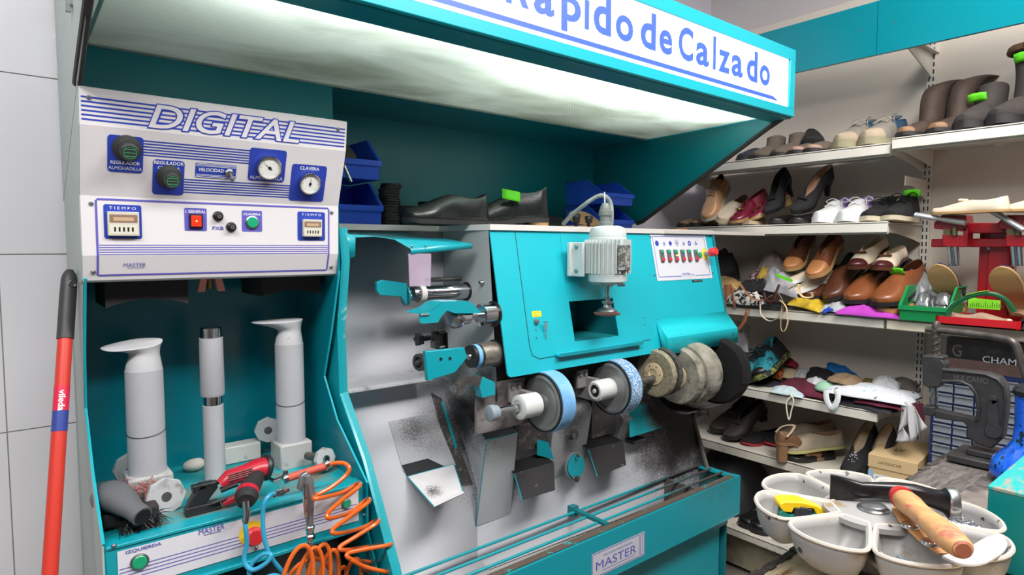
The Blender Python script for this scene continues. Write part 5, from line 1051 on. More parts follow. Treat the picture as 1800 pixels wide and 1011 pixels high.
s = shoe('low_shoe', 'black shoe lying behind the pinkish-toed taupe pair on the top shelf', BLKS, BLK, BSOLE, L=0.24, group=G); pose(s, (2.62, hit(1432, 200, x=2.62).y, ZA+0.04), 0.5, 0.15, L=0.24)
LACEG = mat('grey_lace', (150, 142, 134), 0.9)
s = shoe('sneaker', 'grey and blue laced sneaker on the top shelf, left one of the pair', GREYF, BLUF, GSOL, L=0.285, W=0.108, H=0.105, vamp=0.086, t1=0.46, ts=0.026, laces=(LACEG, 0.36, 0.64, 5), tongue=BLUF, cap=LEAD('beige_toe', (176, 158, 136), 0.8), capt=0.83, side=BLUF, group=G); pose(s, on(1472, 2.49, ZA), -0.12, L=0.285)
again(s, 'grey and blue laced sneaker on the top shelf, right one beside the brown boots', on(1519, 2.49, ZA), ang=-0.1, L=0.285)
# --- top shelf, right bay: boots
ZA2 = ZA+0.012
s = shoe('tall_boot', 'old brown boot with tan toe tip, its shaft slumped back, first boot after the sneakers', BOOTB, BLKS, BSOLE, L=0.27, W=0.1, H=0.075, cap=TANB, capt=0.93, shaft=[(0.10, -0.01, 0.055, 0.042), (0.15, -0.01, 0.052, 0.04), (0.19, -0.035, 0.05, 0.042), (0.215, -0.09, 0.035, 0.045), (0.225, -0.15, 0.018, 0.05), (0.23, -0.21, 0.014, 0.052)], group=G, cat='boot'); pose(s, on(1584, 2.47, ZA2), -0.12, L=0.27)
again(s, 'old brown boot with tan toe tip and slumped shaft, second boot after the sneakers', on(1640, 2.47, ZA2), ang=-0.08, L=0.27)
s = shoe('ankle_boot', 'dark grey chunky ankle boot with green tag behind its toe on the top shelf', BOOTK, BLKS, BSOLE, L=0.27, W=0.11, H=0.08, vamp=0.085, ts=0.024, shaft=[(0.10, -0.01, 0.055, 0.045), (0.135, -0.015, 0.055, 0.045), (0.15, -0.015, 0.052, 0.043)], tagc=(0.42, -0.02, 0.125), group=G, cat='boot'); pose(s, on(1690, 2.47, ZA2), -0.1, L=0.27)
s = shoe('tall_boot', 'tall dark boot with brown fur collar and green tag, standing upright at the right', BOOTK, FUR, BSOLE, L=0.28, W=0.115, H=0.08, vamp=0.085, ts=0.026, shaft=[(0.10, -0.01, 0.06, 0.048), (0.15, -0.015, 0.06, 0.048), (0.20, -0.018, 0.064, 0.052), (0.245, -0.02, 0.072, 0.06)], fur=FUR, tagc=(0.44, 0.0, 0.232), group=G, cat='boot'); pose(s, on(1747, 2.46, ZA2), -0.2, L=0.28)
again(s, 'tall dark fur-collared boot cut by the right edge of the photo on the top shelf', on(1822, 2.46, ZA2), ang=-0.2, L=0.28)
# --- second shelf
G = 'shoes on the second shelf'
WOV = LEAD('woven_slipper', (140, 112, 84), 0.85, noise2=((60, 46, 36), 90, 0.5, 0.6))
s = shoe('woven_slipper', 'small woven brown slipper at the left end of the second shelf', WOV, BLK, BSOLE, L=0.22, W=0.085, H=0.028, vamp=0.036, t1=0.5, group=G); pose(s, on(1198, 2.50, ZB), 0.15, L=0.22)
again(s, 'small woven brown slipper right beside the tan lace-up on the second shelf', on(1219, 2.49, ZB), ang=0.1, L=0.22)
s = shoe('lace_up_shoe', 'tan lace-up shoe standing on its toe against the shelf end', LEAD('light_tan_leather', (196, 150, 112), 0.35), BLKS, mat('white_sole', (206, 200, 188), 0.6), L=0.26, W=0.09, H=0.072, laces=(mat('tan_lace', (176, 140, 110), 0.9), 0.34, 0.6, 4), tongue=TAN, group=G); pose(s, (2.50, hit(1243, 360, x=2.50).y, ZB+0.018), 0.1, 0.75, L=0.26)
s = shoe('flat_shoe', 'cream flat shoe leaning behind the burgundy pump on the second shelf', CRM, BEIGE, CRM, L=0.24, W=0.085, H=0.045, group=G); pose(s, (2.52, hit(1262, 360, x=2.52).y, ZB+0.012), 0.0, 0.42, -0.5, L=0.24)
s = shoe('pump_shoe', 'burgundy pump with buckle leaning toe down, left one of the pair', BURG, CRM, TSOLE, L=0.24, W=0.082, H=0.05, vamp=0.042, t1=0.6, heel=0.03, bow=mat('gold_buckle', (190, 160, 90), 0.3, 0.9), side=ROSE, group=G); pose(s, (2.49, hit(1287, 360, x=2.49).y, ZB+0.004), -0.25, 0.36, L=0.24)
again(s, 'burgundy pump leaning toe down, right one of the pair', (2.50, hit(1322, 360, x=2.50).y, ZB+0.012), ang=-0.35, pitch=0.36, roll=0.35, L=0.24)
s = shoe('flat_shoe', 'beige shoe lying flat under the burgundy pumps', TSOLE, BEIGE, BEIGE, L=0.24, W=0.085, H=0.03, vamp=0.03, group=G); pose(s, on(1319, 2.49, ZB), 0.3, L=0.24)
s = shoe('low_shoe', 'shiny black shoe lying flat under the black pumps, left one', BLK, BLKS, BSOLE, L=0.24, W=0.09, H=0.035, vamp=0.036, group=G); pose(s, on(1361, 2.49, ZB), 0.0, L=0.24); again(s, 'shiny black shoe lying flat under the black pumps, right one', on(1397, 2.49, ZB), ang=-0.1, L=0.24)
s = shoe('high_heel_pump', 'black high-heeled pump leaning back on the second shelf, left one of the pair', BLKS, BLKS, BLK, L=0.24, W=0.082, H=0.052, vamp=0.044, t1=0.58, heel=0.07, hw=0.45, bow=BLK, pointed=True, group=G); pose(s, (2.50, hit(1347, 360, x=2.5).y, ZB+0.035), -0.05, 0.45, 0.1, L=0.24)
s = shoe('high_heel_pump', 'black high-heeled pump with pink lining leaning back beside the white sneakers', BLKS, PINKL, BLK, L=0.245, W=0.084, H=0.05, vamp=0.044, t1=0.6, heel=0.07, hw=0.45, bow=BLK, pointed=True, insole=PINKL, group=G); pose(s, (2.50, hit(1392, 360, x=2.5).y, ZB+0.035), -0.28, 0.42, -0.3, L=0.245)
WL = mat('white_lace', (232, 232, 236), 0.8)
s = shoe('sneaker', 'white sneaker with lilac trim on the second shelf, left one of the pair', WHL, LIL, WHL, L=0.25, W=0.098, H=0.07, vamp=0.066, t1=0.40, ts=0.022, laces=(WL, 0.36, 0.66, 5), tongue=LIL, side=LIL, group=G); pose(s, on(1440, 2.49, ZB), -0.08, L=0.25)
again(s, 'white sneaker with lilac trim on the second shelf, touching the black sneakers', on(1484, 2.48, ZB), ang=-0.05, L=0.25)
TWO = mat('cream_midsole', (196, 184, 160), 0.6)
s = shoe('sneaker', 'black laced sneaker with cream sole on the second shelf, left one of the pair', BLKS, BLK, TWO, L=0.25, W=0.096, H=0.075, vamp=0.066, t1=0.40, ts=0.016, laces=(BLK, 0.36, 0.64, 4), tongue=BLKS, group=G); pose(s, on(1527, 2.49, ZB), -0.02, L=0.25)
s2 = shoe('sneaker', 'black laced sneaker with cream sole and a green paper tag', BLKS, BLK, TWO, L=0.25, W=0.098, H=0.088, vamp=0.07, t1=0.40, ts=0.016, laces=(BLK, 0.36, 0.64, 4), tongue=BLKS, tagc=(0.33, 0.02, 0.105), group=G); pose(s2, on(1567, 2.49, ZB), 0.03, L=0.25)
# --- third shelf: shoe pile
G = 'shoes on the third shelf'
for k, (px, dz, x, lab) in enumerate(((1425, 0.035, 2.53, 'glossy brown slip-on shoe under the brown pumps, leftmost of the brown leather shoes'), (1468, 0.035, 2.51, 'dark brown slip-on standing tilted between two other brown shoes'),)):
    s = shoe('slip_on_shoe', lab, BRND, BLKS, BSOLE, L=0.28, W=0.105, H=0.07, vamp=0.07, t1=0.42, ts=0.014, group=G); pose(s, on(px, x, ZC+dz), -0.02, 0.25+0.25*k, 0.25*k, L=0.28)
s = shoe('slip_on_shoe', 'tan brown leather slip-on shoe left of the green-tagged one', LEAD('tan_brown_leather', (132, 76, 44), 0.3), BLKS, BSOLE, L=0.285, W=0.114, H=0.08, vamp=0.075, t1=0.42, ts=0.014, group=G); pose(s, on(1502, 2.485, ZC+0.035), -0.12, 0.30, L=0.285)
s = shoe('slip_on_shoe', 'tan brown leather slip-on shoe with green paper tag on the cloths', _M['tan_brown_leather'], BRND, BSOLE, L=0.29, W=0.122, H=0.085, vamp=0.078, t1=0.42, ts=0.014, tagc=(0.5, 0.0, 0.094), group=G); pose(s, (2.455, hit(1545, 500, x=2.455).y, ZC+0.035), -0.20, 0.30, L=0.29)
s = shoe('pump_shoe', 'brown suede-toed pump on top of the pile, left one of the pair', BRND, PINKL, TSOLE, L=0.25, W=0.088, H=0.05, vamp=0.046, t1=0.56, heel=0.03, cap=TAN, capt=0.76, group=G); pose(s, (2.53, hit(1386, 460, x=2.53).y, ZC+0.15), 0.0, 0.50, L=0.25)
s = shoe('pump_shoe', 'brown suede-toed pump on top of the pile, right one of the pair', BRN, PINKL, TSOLE, L=0.25, W=0.09, H=0.05, vamp=0.046, t1=0.56, heel=0.03, cap=TAN, capt=0.72, group=G); pose(s, (2.50, hit(1426, 460, x=2.5).y, ZC+0.125), -0.15, 0.55, L=0.25)
s = shoe('pump_shoe', 'cream pump with burgundy toe on top of the pile, left one of the pair', CRM, CRM, BRND, L=0.24, W=0.085, H=0.045, vamp=0.046, t1=0.58, heel=0.02, cap=LEAD('burgundy_toe', (74, 30, 32), 0.3), capt=0.8, bow=BRND, group=G); pose(s, (2.52, hit(1500, 430, x=2.52).y, ZC+0.165), -0.15, 0.30, L=0.24)
again(s, 'cream pump with burgundy toe on top of the pile, beside the black bag', (2.52, hit(1545, 430, x=2.52).y, ZC+0.165), ang=0.0, pitch=0.10, L=0.24)
# --- fourth shelf: hiking shoes
G = 'hiking shoes on the fourth shelf'
HT = LEAD('turquoise_mesh', (36, 140, 156), 0.7, noise2=((24, 60, 74), 30, 0.5, 0.58)); LIME = mat('lime_sole', (128, 138, 72), 0.6, noise2=((40, 40, 42), 40, 0.45, 0.5))
s = shoe('hiking_shoe', 'turquoise and black hiking shoe lying left on the fourth shelf', HT, BLKS, LIME, L=0.26, W=0.1, H=0.082, vamp=0.072, t1=0.38, ts=0.022, laces=(mat('black_lace', (30, 34, 36), 0.9), 0.35, 0.66, 5), tongue=HT, cap=BLK, capt=0.86, side=BLKS, group=G); pose(s, (2.49, hit(1300, 640, x=2.49).y, ZD+0.012), 0.05, 0.1, L=0.26)
c_ = again(s, 'turquoise and black hiking shoe turned on its side with lime sole showing', (2.50, hit(1336, 640, x=2.50).y, ZD+0.03), ang=0.0, pitch=0.35, roll=0.5, L=0.26)
# --- fifth shelf
G = 'shoes on the fifth shelf'
DK = LEAD('dark_taupe', (56, 48, 44), 0.7)
s = shoe('low_shoe', 'dark flat shoe at the left end of the fifth shelf', DK, BLKS, BSOLE, L=0.25, H=0.05, vamp=0.045, group=G); pose(s, (2.56, hit(1255, 740, x=2.56).y, ZE+0.01), 0.0, 0.2, L=0.25)
s = shoe('pump_shoe', 'dark taupe pump leaning toe down on the fifth shelf', DK, BLKS, BSOLE, L=0.25, H=0.05, vamp=0.045, t1=0.55, heel=0.04, bow=DK, group=G); pose(s, (2.52, hit(1276, 750, x=2.52).y, ZE+0.005), -0.35, 0.34, L=0.25); again(s, 'dark taupe pump in the shade behind the one leaning toe down', (2.60, hit(1262, 720, x=2.60).y, ZE+0.01), ang=-0.3, pitch=0.3, L=0.25)
s = shoe('sandal', 'black sandal with red sole edge on the fifth shelf', BLKS, BLK, mat('red_sole', (170, 44, 58), 0.5), L=0.24, W=0.085, H=0.04, vamp=0.04, ts=0.008, group=G); pose(s, on(1318, 2.53, ZE), -0.2, L=0.24); again(s, 'black sandal behind the red-edged one on the fifth shelf', (2.6, hit(1345, 720, x=2.6).y, ZE+0.005), ang=-0.5, pitch=0.05, L=0.24)
TP = LEAD('taupe_suede', (168, 154, 134), 0.9); YS = mat('yellowish_sole', (186, 178, 120), 0.6)
s = shoe('slip_on_shoe', 'large beige suede slip-on with yellowish sole on the fifth shelf', TP, PINKL, YS, L=0.27, W=0.104, H=0.06, vamp=0.062, t1=0.46, ts=0.010, group=G); pose(s, (2.49, hit(1370, 780, x=2.49).y, ZE+0.028), -0.72, 0.10, L=0.27)
again(s, 'beige suede slip-on behind the large one on the fifth shelf', (2.60, hit(1360, 760, x=2.58).y, ZE+0.03), ang=-0.6, pitch=0.1, L=0.27)
s = shoe('low_shoe', 'black shoe lying under the beige slip-on', BLK, BLKS, BSOLE, L=0.22, W=0.09, H=0.02, vamp=0.02, ts=0.012, group=G); pose(s, on(1398, 2.49, ZE), -0.5, L=0.22)
s = shoe('strap_sandal', 'brown wooden-heeled strap sandal turned heel outwards', LEAD('brown_strap', (120, 86, 62), 0.4), BEIGE, mat('wood_heel', (138, 104, 76), 0.45, var=0.2, stretch=(20, 20, 4)), L=0.24, W=0.085, H=0.045, vamp=0.04, t1=0.5, heel=0.07, hw=0.85, bow=BRND, group=G); pose(s, (2.66, hit(1452, 770, x=2.66).y, ZE), 2.7, L=0.24)
m = MB(); m.tube(smooth([(0.02, -0.035, 0.11), (0.05, -0.03, 0.135), (0.08, 0.0, 0.145), (0.05, 0.03, 0.135), (0.02, 0.035, 0.11)], 5), 0.006, 6, flat=0.3); m.build('ankle_strap', BEIGE, s, local=True)
for px, lab in ((1490, 'black pump with white beaded toe on the fifth shelf, left one of the pair'), (1524, 'black pump with white beaded toe beside the cardboard shoe box')):
    s = shoe('beaded_pump', lab, BLKS, BEIGE, BLK, L=0.25, W=0.086, H=0.05, vamp=0.048, t1=0.6, heel=0.055, hw=0.4, studs=True, insole=BEIGE, group=G); pose(s, (2.475, hit(px, 800, x=2.475).y, ZE), -0.05, 0.36, L=0.25)
# --- base shelf
G = 'shoes on the base shelf'
s = shoe('strap_shoe', 'black strap shoe on the base shelf, left one partly behind the machine', BLK, BLKS, BSOLE, L=0.27, W=0.11, H=0.07, vamp=0.06, ts=0.016, group=G); pose(s, (2.40, hit(1300, 905, x=2.40).y, ZF), -0.55, L=0.27)
m = MB(); m.tube([(0.13, -0.05, 0.05), (0.14, -0.03, 0.082), (0.15, 0.02, 0.088), (0.16, 0.05, 0.05)], 0.010, 6, flat=0.25); m.build('strap', BLK, s, local=True); m = MB(); m.obox((0.142, -0.025, 0.09), (0.014, 0.008, 0.002)); m.build('buckle', STEEL, s, local=True)
s = shoe('low_shoe', 'wide black shoe on the base shelf, half behind the round nail tray', BLK, BLKS, BSOLE, L=0.27, W=0.112, H=0.07, vamp=0.062, ts=0.018, group=G); pose(s, (2.385, hit(1322, 935, x=2.385).y, ZF), -0.3, L=0.27)
s = shoe('sandal', 'black flat sandal leaning upright at the back of the base shelf', BLKS, BLK, BSOLE, L=0.26, W=0.095, H=0.03, vamp=0.03, ts=0.01, group=G); pose(s, (2.60, hit(1332, 870, x=2.60).y, ZF+0.03), -1.0, 0.6, L=0.26)
# --- loafers on the machine counter
G = 'loafers on the machine counter'
ZK = 1.463
BLG = LEAD('worn_black_loafer', (30, 34, 34), 0.26, var=0.3)
s = shoe('loafer', 'black leather loafer on the counter with its heel to the right, beside the rubber soles', BLG, BLKS, BSOLE, L=0.27, W=0.1, H=0.082, vamp=0.076, t1=0.46, ts=0.012, group=G)
pose(s, (1.06, 1.62, ZK), 0, L=0.27)
a = hit(870, 390, y=1.48); M_ = Matrix.Translation((a.x-0.03, 1.475, ZK)) @ Matrix.Rotation(PI-0.10, 4, 'Z'); s.location = M_.to_translation(); s.rotation_euler = M_.to_euler()
s = shoe('loafer', 'black leather loafer with tan heel and bright green paper tag on the counter', BLG, BLKS, BSOLE, L=0.27, W=0.1, H=0.098, vamp=0.08, t1=0.46, ts=0.014, tagc=(0.46, 0.046, 0.086, 0.055), heel=0.012, heelM=TSOLE, hw=0.98, group=G)
a = hit(975, 390, y=1.43); M_ = Matrix.Translation((a.x-0.025, 1.43, ZK)) @ Matrix.Rotation(PI-0.55, 4, 'Z'); s.location = M_.to_translation(); s.rotation_euler = M_.to_euler()
# ================================================================ things on the machine counter
BINB = mat('blue_bin_plastic', (40, 88, 214), 0.4, var=0.04)
def bin_(name, label, cat, loc, w, d, h, M, rotz=0.0, group=None):
    """open-fronted stacking bin: front faces -Y, low front lip"""
    o = thing(name, label, cat, loc, rotz, group); t = 0.003; m = MB()
    sd = [(-d*0.0, 0), (d, 0), (d, h), (d*0.38, h), (0.0, h*0.42)]
    for x in (-w/2, w/2-t): m.prism([(x, y, z) for y, z in sd], (t, 0, 0))
    m.box((-w/2, 0, 0), (w/2, d, t)); m.box((-w/2, d-t, 0), (w/2, d, h)); m.prism([(-w/2, 0, 0), (-w/2, -0.006, h*0.42), (-w/2, 0.0-0.002, h*0.42), (-w/2, t, 0)], (w, 0, 0))
    m.build('bin_shell', M, o, local=True, bevel=0.0008)
    m = MB(); m.box((-w/2-0.004, d*0.38, h-0.005), (-w/2, d, h)); m.build('bin_rim', M, o, local=True, bevel=0.0008); m = MB(); m.box((w/2, d*0.38, h-0.005), (w/2+0.004, d, h)); m.build('bin_rim', M, o, local=True, bevel=0.0008); m = MB(); m.prism([(-w/2-0.004, -0.010, h*0.42-0.014), (-w/2-0.004, -0.010, h*0.42+0.002), (-w/2-0.004, -0.002, h*0.42+0.002), (-w/2-0.004, -0.002, h*0.42-0.014)], (w+0.008, 0, 0))
    m.build('bin_lip', M, o, local=True, bevel=0.0008)
    for sg in (-1, 1):
        m = MB(); x = sg*(w/2+0.002); m.prism([(x-0.003, -0.006, h*0.42), (x-0.003, d*0.38, h), (x-0.003, d*0.38+0.008, h), (x-0.003, 0.004, h*0.42)], (0.006, 0, 0)); m.build('side_flange', M, o, local=True)
    return o
G = 'blue stacking bins on the counter'
zb_ = hit(672, 388, y=1.63).z; ZB_ = ZK if False else 1.463
bl1 = bin_('storage_bin', 'lower blue stacking bin at the left end of the counter', 'storage bin', (0.787, 1.64, ZB_), 0.128, 0.19, 0.126, BINB, 0, G)
bl2 = bin_('storage_bin', 'upper blue stacking bin at the left holding brown grinding discs', 'storage bin', (0.783, 1.64, ZB_+0.129), 0.128, 0.19, 0.122, BINB, 0, G)
br1 = bin_('storage_bin', 'lower blue stacking bin by the right cheek of the canopy', 'storage bin', (1.865, 1.635, ZB_), 0.17, 0.2, 0.098, BINB, 0, G)
br2 = bin_('storage_bin', 'upper blue stacking bin by the right cheek of the canopy', 'storage bin', (1.865, 1.635, ZB_+0.101), 0.17, 0.2, 0.098, BINB, 0, G)
# grinding disc and handle in the upper left bin
DB = mat('brown_abrasive_disc', (84, 78, 70), 0.9, bump=0.5, bscale=300)
for k, (dx, dz_, tl, rr, lab) in enumerate(((-0.03, 0.075, 0.95, 0.062, 'brown round grinding disc standing in the upper blue bin'), (0.012, 0.052, 0.22, 0.048, 'brown round grinding disc lying in the upper blue bin'))):
    o = thing('grinding_disc', lab, 'disc', (0.783+dx, 1.71, ZB_+0.129+dz_)); m = MB(); ax = (0.15, -math.sin(tl), math.cos(tl)); m.lathe([(rr, -0.002), (rr, 0.002), (rr*0.3, 0.006), (0.0003, 0.006)], o.location, ax, 36); m.build('disc_face', DB, o)
    m = MB(); m.lathe([(0.010, 0.005), (0.008, 0.012), (0.0003, 0.013)], o.location, ax, 8); m.build('disc_hub', STEELD, o)
a = hit(607, 290, y=1.60); b = hit(617, 320, y=1.60); o = thing('steel_rod', 'short steel handle hanging out of the upper blue bin', 'tool', a); m = MB(); m.cyl(a+Vector((0, 0.01, 0.0)), b, 0.0052, n=14); m.build('rod', CHROME, o); m = MB(); m.ball(a+Vector((0, 0.012, 0.0)), 0.008, 10, 7); m.build('rod_knob', STEELD, o)
o = thing('metal_block', 'grey block lying in the lower left blue bin', 'block', (0.765, 1.70, ZB_+0.03)); m = MB(); m.prism([(0.73, 1.67, ZB_+0.035), (0.80, 1.67, ZB_+0.035), (0.785, 1.67, ZB_+0.05), (0.745, 1.67, ZB_+0.052)], (0, 0.03, 0)); m.build('block', mat('block_grey', (120, 112, 106), 0.6), o)
# rubber sole blanks: stacks, every blank its own thing
RB = mat('black_rubber_blank', (30, 31, 33), 0.6, bump=0.1, bscale=200)
def blank(name, label, loc, rx, ry, th, rot=0.0, group=None, notch=True):
    o = thing(name, label, 'rubber sole', loc, rot, group); m = MB(); n = 36; P = []
    for k in range(n):
        a = 2*PI*k/n; P.append((rx*math.copysign(abs(math.cos(a))**0.8, math.cos(a)), ry*math.copysign(abs(math.sin(a))**0.8, math.sin(a))*(1-0.18*(math.cos(a)+1)/2), 0))
    m.prism(P, (0, 0, th*0.9)); m.build('rubber_blank', RB, o, local=True, bevel=0.0008); return o
random.seed(11)
G = 'black rubber blanks in the stack beside the blue bins'
x_, y_ = 0.895, 1.67; b0 = blank('rubber_blank', 'black rubber blank in the tall stack beside the left blue bins', (x_, y_, ZB_), 0.030, 0.03, 0.0075, 0, G)
for k in range(1, 16): dup(b0, (x_+random.uniform(-0.003, 0.003)+(0.008 if k > 13 else 0), y_, ZB_+k*0.0078), (0, 0, random.uniform(-0.3, 0.3)))
G = 'black rubber half soles in the wide stack'
b1 = blank('rubber_half_sole', 'black rubber half sole in the wide front stack at the back of the counter', (1.145, 1.80, ZB_), 0.07, 0.045, 0.0085, 0, G)
for k in range(1, 10): dup(b1, (1.145+random.uniform(-0.003, 0.003), 1.80, ZB_+k*0.0088), (0, 0, random.uniform(-0.05, 0.05)))
G = 'black rubber half soles in the rear stack'
b1 = blank('rubber_half_sole', 'black rubber half sole in the lower rear stack behind the wide one', (1.10, 1.915, ZB_), 0.07, 0.045, 0.0085, 0, G)
for k in range(1, 9): dup(b1, (1.10, 1.915, ZB_+k*0.0088), (0, 0, random.uniform(-0.05, 0.05)))
G = 'flat black rubber blanks left of the loafer'
b1 = blank('rubber_half_sole', 'flat black rubber blank in the low pile left of the loafer', (0.99, 1.69, ZB_), 0.062, 0.04, 0.006, 0.2, G)
for k in range(1, 4): dup(b1, (0.99+0.004*k, 1.69, ZB_+k*0.0063), (0, 0, 0.2+0.05*k))
# leather pieces right of the loafers
random.seed(3); LT = mat('tan_leather_scrap', (184, 140, 100), 0.7, var=0.1); LK = mat('black_leather_scrap', (32, 30, 32), 0.7)
def scrap(label, loc, L, W, M, rot, tilt=0.0, seed=0, name='leather_scrap', cat='leather piece'):
    random.seed(seed); o = thing(name, label, cat, loc, 0, None); n = 22; P = []
    for k in range(n):
        a = 2*PI*k/n; r = 1+0.12*math.sin(2*a+seed)+0.07*math.sin(3*a+seed*2); P.append((L/2*r*math.cos(a), W/2*r*math.sin(a), 0.0))
    m = MB(); m.prism(P, (0, 0, 0.004)); m.build('leather_sheet', M, o, local=True, bevel=0.0006); o.rotation_euler = (tilt, 0.0, rot); return o
for i, (x, y, z, L, W, M, r, lab) in enumerate(((1.36, 1.60, 0.0, 0.22, 0.09, LT, 0.3, 'tan leather sole piece lying lowest behind the green-tagged loafer'), (1.33, 1.52, 0.006, 0.10, 0.08, LT, 0.9, 'small tan leather heel piece right of the green-tagged loafer'), (1.335, 1.52, 0.012, 0.09, 0.07, LT, 0.2, 'small tan leather heel piece lying on another one'), (1.50, 1.66, 0.006, 0.26, 0.1, LK, -0.3, 'large black leather piece behind the corrugated conduit'),
    (1.62, 1.60, 0.008, 0.22, 0.1, LT, 0.5, 'tan leather sole piece left of the right blue bins'), (1.72, 1.52, 0.002, 0.26, 0.09, LK, 0.25, 'black leather strip in front of the right blue bins'), (1.84, 1.47, 0.001, 0.20, 0.06, LK, -0.2, 'black strip at the right end of the counter'), (1.99, 1.43, 0.002, 0.07, 0.05, mat('orange_brown_scrap', (176, 104, 70), 0.7), 0.4, 'small orange brown leather scrap at the right end of the counter'))):
    scrap(lab, (x, y, ZB_+z), L, W, M, r, 0.0, i)
scrap('curled black leather upper piece leaning behind the conduit', (1.50, 1.70, ZB_+0.035), 0.24, 0.1, LK, -0.2, 0.5, 3); scrap('tan leather sole leaning against the right blue bins', (1.66, 1.62, ZB_+0.04), 0.2, 0.08, LT, 0.15, 0.7, 5)
for px, h_, lab in ((1013, 0.042, 'small black capped bottle on the counter edge left of the motor'), (1035, 0.036, 'smaller black knobbed bottle on the counter beside the motor cable')):
    p = hit(px, 395, y=1.40); o = thing('black_bottle', lab, 'bottle', (p.x, 1.40, ZB_)); m = MB(); m.lathe([(0.006, 0), (0.006, 0.012), (0.011, 0.014), (0.0125, h_*0.75)], o.location, (0, 0, 1), 18); m.build('bottle_body', BLACK, o); m = MB(); m.lathe([(0.0135, h_*0.75), (0.0125, h_), (0.0003, h_+0.001)], o.location, (0, 0, 1), 12); m.build('bottle_cap', BLACK, o)
# ================================================================ things in and before the press
# mop pole leaning on the wall
a = hit(122, 482, y=1.44); b = hit(72, 1250, y=1.20); o = thing('mop_pole', 'red mop pole with black grip leaning on the tiled wall beside the machine', 'mop', (b.x, b.y, 0))
d_ = (b-a).normalized(); bt = a+d_*((0.02-a.z)/d_.z)
m = MB(); m.cyl(a+d_*0.05, bt, 0.0118, n=24); m.build('pole', mat('red_pole_paint', (196, 52, 38), 0.4), o)
m = MB(); m.tube([a+d_*0.125, a+d_*0.04, a+d_*0.01, a, a-d_*0.008], [0.0135, 0.0135, 0.0128, 0.0105, 0.006], 20, flat=1.0); g_ = m.build('pole_grip', mat('grip_dark_grey', (52, 52, 54), 0.5), o)
m = MB(); q = a+d_*0.018; m.lathe([(0.007, 0), (0.006, 0.003), (0.0045, 0.0)], q+Vector((0.004, -0.0135, 0)), (0.3, -1, 0), 16); m.build('hang_hole', STEEL, g_)
l0, l1 = hit(108, 680, y=1.50), hit(105, 757, y=1.50)
t0 = (a.z-hit(109, 680, y=(a.y+b.y)/2+0.07).z)
m = MB(); fz = lambda py: (lambda p: p)(None)
def onpole(py):
    best = min((abs((lambda q_: 505.5-FPX*((q_-Vector((0, 0, CZ))).dot(U_))/((q_-Vector((0, 0, CZ))).dot(F_)))(a+d_*s)-py), s) for s in [i*0.004 for i in range(350)]); return a+d_*best[1]
p0, p1, p2 = onpole(680), onpole(722), onpole(757)
m.cyl(p0, p1, 0.0122, n=24); m.cur = 1; m.cyl(p1, p2, 0.0122, n=24); lb = m.build('pole_label', [mat('label_crimson', (206, 30, 66), 0.4), mat('label_blue', (44, 62, 140), 0.4)], o)
fl = Fr(p1+Vector((-0.0135, -0.0134, 0)), (0, 0, -1), (1, 0, 0.0)); fl = Fr(p1+Vector((0, -0.0136, 0)), d_, (1, 0, 0))
ll = (p1-p0).length; m = MB(); text_mb(m, 'vileda', Fr(p0+Vector((0, -0.0136, 0)), d_, (1, 0, 0)), ll*0.08, ll*0.92, -0.005, 0.005, 0.0, bold=0.02); m.build('label_lettering', WHT, lb)
# broom head and socket lying on the bench at left
o = thing('broom_head', 'black bristled broom head with grey handle socket in the left cabinet corner', 'broom', (0.165, 1.30, 0.89))
p = hit(205, 905, z=0.925); m = MB(); e = hit(222, 912, y=1.215)
m.tube(smooth([(0.135, 1.36, 0.935), (0.145, 1.31, 0.945), (0.160, 1.26, 0.938), (0.172, 1.232, 0.930)], 5), [0.028, 0.031, 0.032, 0.031, 0.030, 0.029, 0.027, 0.025, 0.023, 0.021, 0.019, 0.018, 0.018, 0.018, 0.018, 0.018], 20, flat=0.9); m.build('handle_socket', mat('socket_grey', (92, 94, 98), 0.5), o)
m = MB(); m.lathe([(0.0135, 0), (0.0135, 0.001)], Vector((0.1725, 1.2305, 0.9298)), (0.35, -1, -0.2), 20); m.build('socket_hole', BLACK, o)
random.seed(8)
def tuft(n, M, name, c, spread, l, seed):
    random.seed(seed); m = MB()
    for _ in range(n):
        b_ = Vector(c)+Vector((random.uniform(-1, 1)*spread[0], random.uniform(-1, 1)*spread[1], random.uniform(-1, 1)*spread[2])); d = Vector((random.uniform(-0.3, 0.6), random.uniform(-0.7, 0.3), random.uniform(-0.3, 0.3))).normalized()*l*random.uniform(0.6, 1.0)
        m.tube([b_, b_+d*0.5+Vector((0, 0, -0.004)), b_+d+Vector((0, 0, -0.014))], [0.0009, 0.0008, 0.0004], 3, cap=False)
    return tag(m.build(name, M, o), kind='stuff')
tuft(260, BLACK, 'bristles', (0.172, 1.285, 0.906), (0.03, 0.022, 0.006), 0.036, 1); tuft(110, mat('pinkish_fibres', (160, 90, 86), 0.9), 'fibres', (0.185, 1.38, 0.935), (0.035, 0.03, 0.008), 0.028, 2)
m = MB(); m.obox((0.165, 1.335, 0.906), (0.045, 0.03, 0.014)); m.build('broom_block', mat('block_dark', (46, 42, 42), 0.8), o, bevel=0.006)
